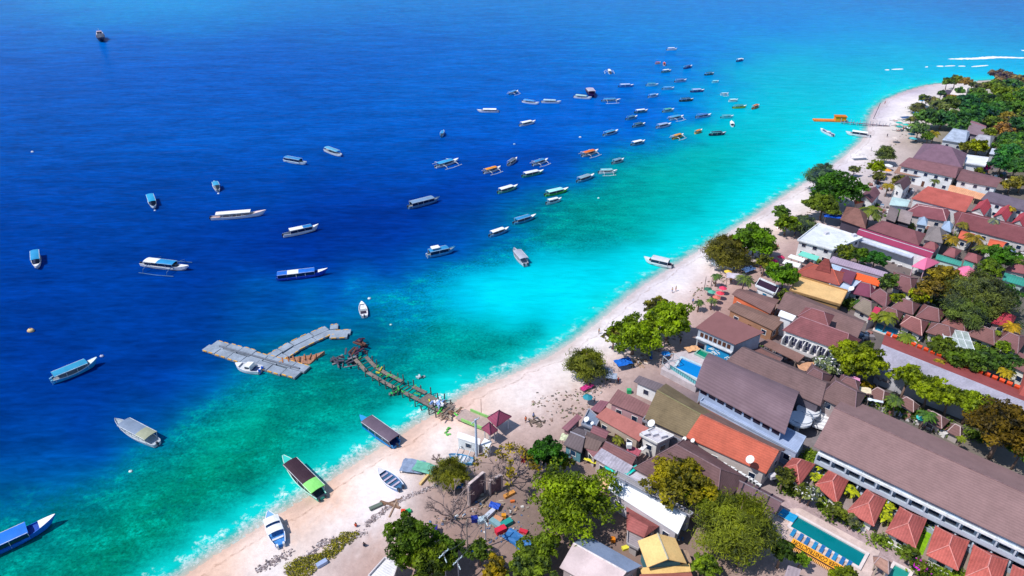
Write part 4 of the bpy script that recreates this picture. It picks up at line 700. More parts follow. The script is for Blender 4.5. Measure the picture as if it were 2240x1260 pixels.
# centre right
b = Bld('flat', [(1744, 526), (1822, 548), (1887, 521), (1790, 490)], 5.2, 0, 'e8ecf4', 'f8f8fa', 'white flat-roofed building with a bright concrete terrace on top, near the beach', name='white_building', cat='building')
b = Bld('gable', [(1873, 512), (2035, 564), (2046, 549), (1882, 498)], 5.4, .5, 'a43c60', 'f4f6fa', 'long maroon roof over a bare white wall', stripes=None, dirt=.1, var=.08, cap='c8c0cc', win=False, name='long_house')
b.extra('wall_ledge', lambda m: (lambda p, d, L, n, an: m.box((p.x + d.x * L * .42 + n.x * .9, p.y + d.y * L * .42 + n.y * .9, 4.2), (L * .8, 1.8, .3), an))(*b.edge(0)), mat('c8d0e4'))
b = Bld('hip', [(1897, 500), (2010, 537), (2026, 511), (1930, 482)], 5.0, 2.0, '7c5460', 'c8b0b4', 'dark brown hipped roof with pale scratches behind the long maroon roof', hip=.2, stripes=TILE)
b = Bld('hip', [(2020, 524), (2062, 532), (2072, 508), (2032, 496)], 4.8, 3.0, '84848e', 'c8c8c8', 'steep grey conical roof', hip=.45, stripes=TILE)
Bld('hip', [(2058, 500), (2080, 508), (2086, 492), (2066, 484)], 4.6, 2.0, 'a0b4d0', 'c8c8d0', 'light blue-grey peaked roof behind the steep grey conical one', hip=.45)
Bld('hip', [(2005, 490), (2028, 494), (2030, 480), (2010, 476)], 4.6, 1.8, 'a0b4cc', 'b8c0cc', 'small pale blue peaked roof', hip=.45)
Bld('barrel', [(1938, 478), (1958, 486), (1966, 466), (1945, 455)], 4.6, 2.4, '74707c', '4c4858', 'twisted grey shingle roof shaped like a saddle, left of two', win=False, stripes=TILE)
Bld('barrel', [(1962, 482), (1990, 490), (1995, 470), (1970, 462)], 4.4, 2.2, '908c98', '4c4858', 'pale grey shingle roof shaped like a saddle, right of two', win=False, stripes=TILE)
Bld('shed', [(1994, 434), (2112, 464), (2131, 431), (2030, 407)], 5.0, 1.6, 'c06258', 'e8e8ec', 'very wide salmon-red roof', stripes=TILE, dirt=.2)
Bld('hip', [(1975, 468), (2070, 484), (2082, 456), (2006, 445)], 3.6, 1.6, '90545c', 'e8e0e0', 'brown-red roof with pale ridges below the wide salmon-red one', hip=.2, cap='e8c0c0')
Bld('hip', [(2090, 494), (2250, 536), (2262, 498), (2085, 456)], 3.4, 2.0, '7c4c58', 'd8d0d0', 'very long dark red-brown roof at the right edge', hip=.08, cap='a87880')
Bld('gable', [(2095, 520), (2120, 528), (2134, 512), (2104, 504)], 3.6, .9, 'd86850', 'f4f0f0', 'small orange roof with white gable between two date palms', group='small orange-roofed annexes')
Bld('gable', [(2158, 540), (2190, 546), (2204, 530), (2166, 522)], 3.6, .9, 'e06848', 'f4f0f0', 'small orange roof with white gable right of the date palms', group='small orange-roofed annexes')
for i, (x, y, t) in enumerate([(2145, 455, 'left of the palm'), (2192, 468, 'behind the palm'), (2232, 482, 'at the right edge')]):
    b = Bld('gable', [(x + 8, y + 16), (x + 24, y - 4), (x - 2, y - 14), (x - 20, y + 6)], 4.2, 2.0, 'c04c58', 'f8f8fa', 'white house with steep red roof, ' + t, ov=.3, win=False, name='gabled_house', group='three white red-roofed houses')
Bld('gable', [(2145, 436), (2246, 462), (2250, 440), (2172, 420)], 5.4, 1.6, '68647c', 'f0f2fa', 'long dark slate roof behind the three white red-roofed houses', cap=None)
Bld('gable', [(1976, 416), (1994, 400), (1974, 388), (1955, 402)], 5.0, 1.8, '5c4858', 'fafafa', 'white gabled house with a dark brown roof below the big resort', ov=.3)
Bld('gable', [(1908, 444), (1926, 422), (1900, 412), (1876, 434)], 4.0, 1.6, '705060', 'f8f8fa', 'low white gabled house with plum roof, left of the date palm', ov=.3)
Bld('shed', [(1870, 446), (1914, 436), (1912, 428), (1868, 438)], 3.4, .3, 'f07048', 'd8b8a8', 'narrow orange roof in front of the low white gabled house', win=False, name='porch', cat='porch')
Bld('hip', [(1838, 480), (1894, 500), (1898, 470), (1852, 452)], 4.6, 3.2, '845c54', '504858', 'big brown thatched roof with rounded top', hip=.4, stripes=None, var=.35, win=False, name='thatched_hall', cat='hall')
Bld('gable', [(1945, 448), (1985, 452), (1992, 438), (1952, 430)], 3.4, .5, 'c0dcdc', 'f0f4f8', 'pale aqua canvas roofs between the white gabled house and the salmon-red roof', win=False, name='canvas_shelter', cat='shelter')
# resort
b = Bld('hip', [(1966, 362), (2090, 389), (2108, 366), (1990, 344)], 6.2, 1.6, '80606e', 'f4f6fa', 'big white resort block with a long purple-brown roof', hip=.05, stripes=None, cap=None, name='resort_block', cat='hotel', gl='303c5c', ov=.8, dirt=.1)
b = Bld('hip', [(1996, 346), (2104, 368), (2116, 336), (2020, 314)], 6.4, 4.2, '74607a', 'e8eaf4', 'resort pavilion with a tall peaked slate-purple roof', hip=.35, stripes=None, cap=None, name='resort_pavilion', cat='pavilion', dirt=.1)
b = Bld('gable', [(2092, 393), (2180, 410), (2192, 390), (2106, 369)], 5.6, 1.2, '765a66', 'f6f8fc', 'white resort wing with purple-brown roof, right of the long resort block', stripes=None, cap=None, name='resort_wing', cat='hotel', gl='303c5c')
for i in range(4):
    x, y = 2085 + i * 19, 412 + i * 5.2; Bld('shed', [(x - 12, y + 5), (x + 9, y + 10), (x + 14, y - 3), (x - 7, y - 8)], 2.6, .3, 'f0b088', 'e8c8a8', 'peach pergola roof below the white resort wing, number %s from the left' % ('one', 'two', 'three', 'four')[i], solid=False, posts=True, name='pergola', cat='pergola', stripes=RIB, group='peach pergolas')
Bld('shed', [(1955, 378), (2024, 388), (2034, 375), (1966, 364)], 3.6, .3, 'b08878', 'd8c8c0', 'brown slatted veranda roof on the beach side of the big resort', solid=False, posts=True, name='veranda', cat='veranda', stripes=RIB)
Bld('hip', [(2061, 306), (2112, 314), (2126, 286), (2087, 278)], 4.4, 2.0, 'b4c0d4', 'c8ccd4', 'house with a weathered silver-grey roof below the dark woods', hip=.15, stripes=TILE, var=.35)
Bld('hip', [(2122, 316), (2165, 320), (2178, 298), (2140, 292)], 4.4, 2.0, 'a8b4cc', 'b8bcc8', 'second silvery roof, right of the weathered silver-grey one', hip=.2, var=.35)
Bld('gable', [(2114, 290), (2150, 298), (2158, 276), (2126, 262)], 5.0, 2.0, '84788c', '8c8494', 'dull mauve gabled roof with a small white vent, in front of the dark woods', cap='b06070')
Bld('flat', [(2110, 357), (2155, 364), (2162, 346), (2114, 340)], 4.6, 0, 'f0f2fa', 'f4f6fc', 'white box-like building with flat roof right of the tall peaked pavilion', name='white_building', cat='building', win=False)
Bld('hip', [(2080, 258), (2096, 258), (2100, 244), (2086, 242)], 4.0, 1.0, 'a0b4dc', 'f8f8fa', 'little white house half hidden in the dark woods', hip=.4)
Bld('shed', [(2164, 336), (2190, 340), (2192, 328), (2170, 324)], 4.0, .6, 'c8d0e0', 'c0c4cc', 'pale curved metal roof at the foot of the right-hand trees', stripes=RIB)
Bld('hip', [(2078, 206), (2112, 210), (2122, 190), (2094, 182)], 5.0, 1.4, 'e8dcd8', 'f0e8e4', 'broad sand-coloured roof near the far point', hip=.1, stripes=None)
Bld('hip', [(2062, 212), (2104, 216), (2108, 200), (2070, 196)], 4.0, 1.2, '4c4460', '8c8894', 'dark slate roof in front of the sand-coloured one near the far point', hip=.2, stripes=None)
Bld('gable', [(2046, 566), (2102, 582), (2105, 572), (2050, 555)], 3.6, .4, '48a090', 'c8dcd8', 'teal-green metal roof right of the pink tent', stripes=RIB, win=False)
Bld('gable', [(2106, 580), (2126, 586), (2130, 577), (2110, 570)], 3.4, .3, '48a090', 'b8ccc8', 'short teal-green roof following the longer one', stripes=RIB, win=False)
Bld('gable', [(2192, 612), (2240, 626), (2246, 610), (2198, 596)], 3.6, .4, '3c9c8c', 'b8ccc8', 'teal-green roof at the right edge', stripes=RIB, win=False)
Bld('pyr', [(1994, 582), (2022, 590), (2056, 574), (2022, 564)], 3.4, 2.2, 'f47ca4', 'f4c8d8', 'rose-pink peaked canvas tent below the end of the maroon roof', solid=False, posts=True, name='canvas_tent', cat='tent', stripes=None, dirt=0, var=.08, group='pink canvas tents')
Bld('pyr', [(2084, 592), (2124, 612), (2142, 600), (2108, 582)], 3.4, 2.2, 'f47ca4', 'f4c8d8', 'rose-pink peaked canvas tent among the trees on the right', solid=False, posts=True, name='canvas_tent', cat='tent', stripes=None, dirt=0, var=.08, group='pink canvas tents')
for A, B_, C, D, t in [((2062, 556), (2088, 564), (2104, 548), (2078, 540), 'left of two behind the teal-green roof'), ((2108, 566), (2138, 576), (2150, 562), (2118, 552), 'right of two behind the teal-green roof'), ((2196, 590), (2246, 600), (2250, 584), (2214, 576), 'at the right edge above a teal-green roof'), ((2018, 540), (2046, 548), (2056, 536), (2028, 528), 'squeezed between the maroon roof and the grey cone')]:
    Bld('hip', [A, B_, C, D], 3.4, 1.4, '985c60', 'd0c4c4', 'small rusty-brown hipped roof, ' + t, hip=.35, group='small rusty-brown roofs', name='cottage', cat='cottage')
for i, (A, B_, C, D, t) in enumerate([((1723, 562), (1757, 573), (1762, 566), (1730, 556), 'far one of two'), ((1711, 575), (1747, 585), (1752, 577), (1718, 567), 'near one of two')]):
    Bld('shed', [A, B_, C, D], 3.0, .2, 'fafaf8', 'f0f0f0', 'white canvas awning by the spired restaurant, ' + t, solid=False, posts=True, name='awning', cat='awning', stripes=None, dirt=0, var=.03, group='white canvas awnings')
Bld('shed', [(1745, 557), (1786, 570), (1793, 561), (1755, 549)], 3.2, .2, '7cdcc8', 'd0e8e4', 'mint green canvas awning behind the spired restaurant', solid=False, posts=True, name='awning', cat='awning', stripes=None, dirt=0, var=.05)
b = Bld('flat', [(1652, 626), (1695, 645), (1704, 628), (1662, 610)], 3.6, 0, 'e0e8f4', 'f0f4f8', 'white open-topped stage building with dark interior and blue wall paintings, near the tall palms', name='stage', cat='building', win=True, gl='2080b0')
b.extra('shaded_interior', lambda m: m.box((0, .4, 3.62), (7, 3.2, .06)), mat('38203c'))  # dark sheet laid on the closed roof paints a shaded inside
# jetty pavilions
Bld('pyr', [(1066, 914), (1086, 934), (1119, 911), (1093, 897)], 3.2, 1.9, '984864', 'e8e4e8', 'larger of the two plum-red hipped pavilion roofs at the head of the jetty', name='jetty_pavilion', cat='pavilion', cap='78405c', solid=False, posts=True, group='jetty pavilions')
Bld('pyr', [(1053, 937), (1073, 952), (1089, 941), (1068, 928)], 3.2, 1.9, '984864', 'e8e4e8', 'smaller plum-red hipped pavilion roof, nearer to the white ticket booth', name='jetty_pavilion', cat='pavilion', cap='78405c', solid=False, posts=True, group='jetty pavilions')
b = Bld('shed', [(999, 957), (1049, 973), (1051, 960), (1002, 944)], 2.6, .1, 'f8f6f8', 'e8f0f4', 'long white ticket booth with dark service windows on the beach', name='ticket_booth', cat='booth', stripes=None, dirt=0, ov=.2, var=.05, gl='18405c')
b = Bld('shed', [(1051, 973), (1068, 982), (1076, 966), (1060, 958)], 2.6, .1, 'fafafa', 'f0eef0', 'small white cabin at the foot of the smaller plum-red pavilion', name='ticket_cabin', cat='booth', stripes=None, dirt=0, win=False, ov=.2)
# ================= TREES AND PLANTS =================
def leaf_mat(hexc, var=.78, key=None, k=1.25):
    kk = ('leaf', hexc)
    if kk in MATS: return MATS[kk]
    m = bpy.data.materials.new('foliage_' + hexc); MATS[kk] = m; m.use_nodes = True; n = m.node_tree.nodes; L = m.node_tree.links; b = n['Principled BSDF']
    base = alb(hexc, k); t = attr_n(m, 'tint').outputs['Fac']
    cr = n.new('ShaderNodeValToRGB'); e = cr.color_ramp.elements; e[0].position = .12; e[1].position = .95; e[0].color = [base[0] * (1 - var) * .8, base[1] * (1 - var), base[2] * .9, 1]; e[1].color = [min(.9, base[0] * (1 + var * 1.3)), min(.9, base[1] * (1 + var)), base[2] * .8, 1]
    L.new(t, cr.inputs[0]); L.new(cr.outputs[0], b.inputs['Base Color']); b.inputs['Roughness'].default_value = .6; b.inputs['Specular IOR Level'].default_value = .25
    tr = n.new('ShaderNodeBsdfTranslucent'); L.new(cr.outputs[0], tr.inputs[0]); ad = n.new('ShaderNodeMixShader'); ad.inputs[0].default_value = .38
    L.new(b.outputs[0], ad.inputs[1]); L.new(tr.outputs[0], ad.inputs[2]); L.new(ad.outputs[0], n['Material Output'].inputs[0]); return m
BARK = lambda: mat('8c7468', .9, .3, 3)
def leaf_mesh(name, C, Nn, size, mat_, parent, tint, asp=.6, rnd=None):
    """C centres, Nn normals: one bent quad per leaf cluster"""
    rnd = rnd or rng; n = len(C); r = rnd.normal(size=(n, 3)); Nn = Nn + rnd.normal(size=(n, 3)) * .55; Nn /= np.linalg.norm(Nn, axis=1)[:, None]
    U = np.cross(Nn, r); U /= np.linalg.norm(U, axis=1)[:, None]; Vv = np.cross(Nn, U); s = (size * rnd.uniform(.6, 1.35, n))[:, None]; U = U * s; Vv = Vv * s * asp
    V = np.stack([C - U, C - Vv * .9 + U * .1, C + U, C + Vv * .9 - U * .1], 1).reshape(-1, 3).astype(np.float32)
    me = bpy.data.meshes.new(name); me.vertices.add(4 * n); me.vertices.foreach_set('co', V.ravel()); me.loops.add(4 * n); me.loops.foreach_set('vertex_index', np.arange(4 * n, dtype=np.int32))
    me.polygons.add(n); me.polygons.foreach_set('loop_start', np.arange(0, 4 * n, 4, dtype=np.int32)); me.polygons.foreach_set('loop_total', np.full(n, 4, np.int32)); me.update(calc_edges=True)
    a = me.attributes.new('tint', 'FLOAT', 'FACE'); a.data.foreach_set('value', np.clip(tint, 0, 1).astype(np.float32)); me.materials.append(mat_); return link(bpy.data.objects.new(name, me), parent)
def branches(m, base, top, r0, targets, bend=.3):
    m.tube([base, Vector(base).lerp(Vector(top), .5) + Vector((random.uniform(-.3, .3), random.uniform(-.3, .3), 0)), top], r0, 7, r0 * .6)
    for t in targets:
        t = Vector(t); mid = Vector(top).lerp(t, .5) + Vector((0, 0, -bend)); m.tube([top, mid, t], r0 * .45, 5, r0 * .12)
def broad(cx, cy, rx, hc, colr, label, ry=None, rz=.62, name='leafy_tree', leaf=.33, dens=1.0, cat='tree', group=None, clump=.34, flower=None, gz=GZ, trunk=True):
    """crown centre pixel, crown radius in pixels, crown centre height"""
    c = P(cx, cy, gz + hc); R_ = rx / PXM(cy); Ry = (ry or rx) / PXM(cy); r = root(name, (c.x, c.y, gz), 0, label, cat, group); rn = np.random.default_rng(int(cx * 7 + cy)); random.seed(int(cx + cy))
    far = max(1, PXM(1050) / PXM(cy)); leaf = leaf * min(2.2, far ** .7)
    nb = int(34 + 20 * min(R_, 9)); th = rn.uniform(0, 2 * np.pi, nb); u = rn.uniform(-.35, 1, nb); u[:6] = rn.uniform(.8, 1, 6); rad = rn.uniform(.2, .92, nb); sq = np.sqrt(1 - np.clip(u, -1, 1) ** 2)
    lob = 1 + .18 * np.sin(th * 3 + rn.uniform(0, 6)) + .12 * np.sin(th * 5 + rn.uniform(0, 6)); BC = np.stack([np.cos(th) * sq * R_ * rad * lob, np.sin(th) * sq * Ry * rad * lob, u * R_ * rz * rad + hc], 1)
    br = rn.uniform(.55, 1.2, nb) * clump * R_ * .68; per = max(14, int(dens * 1.5 * (4 * np.pi * (br.mean()) ** 2) * .62 / (leaf * leaf)))
    per = min(per, int(13000 / nb)); idx = np.repeat(np.arange(nb), per); d = rn.normal(size=(len(idx), 3)); d /= np.linalg.norm(d, axis=1)[:, None]; d[:, 2] = np.where(d[:, 2] < -.2, -d[:, 2], d[:, 2])
    Cc = BC[idx] + d * (br[idx] * rn.uniform(.55, 1.08, len(idx)))[:, None] * np.array([1, 1, .75]); tint = rn.uniform(.1, .9, len(idx)) * .5 + rn.uniform(0, 1, nb)[idx] * .5
    q = 2.1 / max(R_, 1.2); ph = rn.uniform(0, 6.28, 6); nz = np.sin(Cc[:, 0] * q * 1.9 + ph[0] + np.sin(Cc[:, 1] * q + ph[1]) * 1.5) + np.sin(Cc[:, 1] * q * 2.3 + ph[2] + np.sin(Cc[:, 2] * q * 2 + ph[3])) + .8 * np.sin(Cc[:, 0] * q * 4.1 + Cc[:, 1] * q * 3.3 + ph[4]); kp = (nz > -1.35) | (np.hypot(Cc[:, 0], Cc[:, 1]) < .4 * R_)
    Cc, d, tint, idx = Cc[kp], d[kp], np.clip(tint[kp] + .12 * nz[kp], 0, 1), idx[kp]
    leaf_mesh('crown', Cc, d, leaf, leaf_mat(colr), r, tint, rnd=rn)
    if flower:
        k = rn.choice(len(idx), max(20, len(idx) // 14)); leaf_mesh('flowers', Cc[k] + d[k] * .25, d[k], leaf * .9, mat(flower, .6, .15), r, tint[k], rnd=rn)
    if trunk:
        m = MB(); branches(m, (0, 0, -.5), (random.uniform(-.4, .4), random.uniform(-.4, .4), max(.6, hc - R_ * rz * .5)), .06 * R_ + .1, [BC[i] for i in rn.choice(nb, 6)]); m.build('trunk', BARK(), r, True)
    return r
def casuarina(cx, cy, rx, hc, colr, label, dens=1.0, name='casuarina_tree', group=None, tall=1.0):
    """feathery crown: drooping sprays along many rising boughs"""
    c = P(cx, cy, GZ + hc); R_ = rx / PXM(cy); r = root(name, (c.x, c.y, GZ), 0, label, 'tree', group); rn = np.random.default_rng(int(cx * 3 + cy)); random.seed(int(cx + cy)); far = min(2.2, max(1, PXM(1050) / PXM(cy)) ** .7)
    nbg = int(22 + 5 * min(R_, 9)); m = MB(); H0 = max(.8, hc - R_ * .55 * tall); m.tube([(0, 0, -.5), (.15, .1, H0), (0, 0, hc + R_ * .7 * tall)], .05 * R_ + .1, 6, .04); CC, DD, TT = [], [], []
    for i in range(nbg):
        a = i * 2.4 + rn.uniform(-.3, .3); f = (i + .5) / nbg; z0 = H0 + (hc + R_ * .55 * tall - H0) * f; ln = R_ * (1.05 - .65 * f ** 1.5) * rn.uniform(.75, 1.1)
        e = Vector((math.cos(a) * ln, math.sin(a) * ln, z0 + ln * rn.uniform(.1, .4) * tall)); mid = Vector((e.x * .5, e.y * .5, (z0 + e.z) / 2 + ln * .08)); m.tube([(0, 0, z0), mid, e], .05 + .008 * R_, 4, .02)
        n = int(170 * dens * ln / far ** 1.4) + 30; t = rn.uniform(.22, 1.08, n); p = np.outer(1 - t, (0, 0, z0)) + np.outer(t, e) + rn.normal(size=(n, 3)) * (.16 * ln * (.5 + .6 * t))[:, None] * np.array([1, 1, .55]); CC.append(p)
        q = np.tile(np.array([math.cos(a), math.sin(a), .9]), (n, 1)); DD.append(q + rn.normal(size=(n, 3)) * .5); TT.append(np.full(n, rn.uniform(0, 1)) * .55 + rn.uniform(0, .45, n))
    leaf_mesh('crown', np.concatenate(CC), np.concatenate(DD), .36 * far, leaf_mat(colr), r, np.concatenate(TT), asp=.22, rnd=rn); m.build('trunk', BARK(), r, True); return r
def palm(cx, cy, rx, hc, colr, label, nf=24, name='palm_tree', group=None, droop=.55):
    c = P(cx, cy, GZ + hc); R_ = rx / PXM(cy); r = root(name, (c.x, c.y, GZ), 0, label, 'palm', group); rn = np.random.default_rng(int(cx + 5 * cy)); C, D, T = [], [], []
    m = MB(); lx, ly = rn.uniform(-.8, .8, 2); m.tube([(lx, ly, -.5), (lx * .4, ly * .4, hc * .5), (0, 0, hc)], .22, 6, .14); m.build('trunk', BARK(), r, True); m = MB(); V, F, TI = [], [], []
    for i in range(nf):
        a = i * 2.4; el = rn.uniform(.05, .95); L = R_ * rn.uniform(.85, 1.15); ti = rn.uniform(.1, .9); ns = 7; prev = None
        for s_ in range(ns + 1):
            t = s_ / ns; rr = L * t * (1 - .12 * el); z = hc + L * (el * t - (droop + .55 * el) * t * t); w = .17 * R_ * math.sin(math.pi * min(1, .12 + .88 * t)) * 1.1 + .03; o = Vector((math.cos(a) * rr, math.sin(a) * rr, z)); sd = Vector((-math.sin(a), math.cos(a), 0))
            cur = (o + sd * w + Vector((0, 0, -w * .55)), o, o - sd * w + Vector((0, 0, -w * .55)))
            if prev:
                for k in (0, 1):
                    for fr in (0, .5):  # split blades: gaps between leaflets
                        a0 = prev[k].lerp(cur[k], fr); a1 = prev[k].lerp(cur[k], fr + .44); b0 = prev[k + 1].lerp(cur[k + 1], fr); b1 = prev[k + 1].lerp(cur[k + 1], fr + .44); n0 = len(V); V += [tuple(q) for q in (a0, a1, b1, b0)]; F.append((n0, n0 + 1, n0 + 2, n0 + 3)); TI.append(ti * .6 + rn.uniform(0, .4))
            prev = cur
    me = bpy.data.meshes.new('fronds'); me.from_pydata(V, [], F); at = me.attributes.new('tint', 'FLOAT', 'FACE'); at.data.foreach_set('value', np.array(TI, np.float32)); me.materials.append(leaf_mat(colr)); link(bpy.data.objects.new('fronds', me), r); return r
def bare(cx, cy, rx, hc, label, depth=5, leaves=None):
    c = P(cx, cy, GZ + hc); R_ = rx / PXM(cy); r = root('bare_tree', (c.x, c.y, GZ), 0, label, 'tree', 'leafless trees in the yard'); random.seed(int(cx)); m = MB(); tips = []
    def grow(p, d, ln, rad, k):
        e = p + d * ln; m.tube([p, p.lerp(e, .5) + Vector((random.uniform(-1, 1), random.uniform(-1, 1), 0)) * ln * .08, e], rad, 4 if k < 4 else 5, rad * .6)
        if k == 0: tips.append(e); return
        for i in range(3 if k > 1 else 4):
            nd = (d + Vector((random.uniform(-1, 1), random.uniform(-1, 1), random.uniform(-.35, .6))) * .75).normalized(); grow(e, nd, ln * random.uniform(.6, .8), rad * .66, k - 1)
    for i in range(5):
        a = i * 1.26; grow(Vector((0, 0, hc * .25)), Vector((math.cos(a) * .8, math.sin(a) * .8, .7)).normalized(), R_ * .42, .16, depth - 1)
    m.tube([(0, 0, -.5), (0, 0, hc * .28)], .24, 6, .16); m.build('branches', mat('a08c88', .9, .2), r)
    if leaves:
        k = random.sample(tips, min(len(tips), 160)); Cc = np.repeat(np.array([[*t] for t in k if t.x > 0 or t.y > 0]), 8, 0); Cc = Cc + rng.normal(size=Cc.shape) * .35; leaf_mesh('leaves', Cc, rng.normal(size=Cc.shape), .3, leaf_mat(leaves), r, rng.uniform(0, 1, len(Cc)))
def bananas(cx, cy, rx, label, colr='b4c428', group='yellow-green banana clumps between the bungalows'):
    c = P(cx, cy, GZ + 2); R_ = rx / PXM(cy); r = root('banana_clump', (c.x, c.y, GZ), 0, label, 'plant', group); rn = np.random.default_rng(int(cx)); V, F, TI = [], [], []; st = MB()
    for k in range(5):
        ox, oy = rn.uniform(-.5, .5, 2) * R_; st.tube([(ox, oy, -.3), (ox, oy, 1.7)], .13, 5, .08)
        for i in range(7):
            a = rn.uniform(0, 6.28); L = R_ * rn.uniform(.5, .9) + .4; prev = None
            for s_ in range(5):
                t = s_ / 4; o = Vector((ox + math.cos(a) * L * t, oy + math.sin(a) * L * t, 1.7 + L * (1.1 * t - 1.15 * t * t))); sd = Vector((-math.sin(a), math.cos(a), 0)) * (.3 * math.sin(math.pi * (.1 + .85 * t))); cur = (o + sd, o - sd)
                if prev: n0 = len(V); V += [tuple(q) for q in (prev[0], cur[0], cur[1], prev[1])]; F.append((n0, n0 + 1, n0 + 2, n0 + 3)); TI.append(rn.uniform(0, 1))
                prev = cur
    st.build('stem', mat('8c9040', .8), r); me = bpy.data.meshes.new('leaves'); me.from_pydata(V, [], F); at = me.attributes.new('tint', 'FLOAT', 'FACE'); at.data.foreach_set('value', np.array(TI, np.float32)); me.materials.append(leaf_mat(colr)); link(bpy.data.objects.new('leaves', me), r)
G1, G2, G3, OL, YG, DK, CS, CD = '6c8c14', '507420', '84a01c', '80801c', '8ca018', '3c6420', '7c8c34', '4c7840'
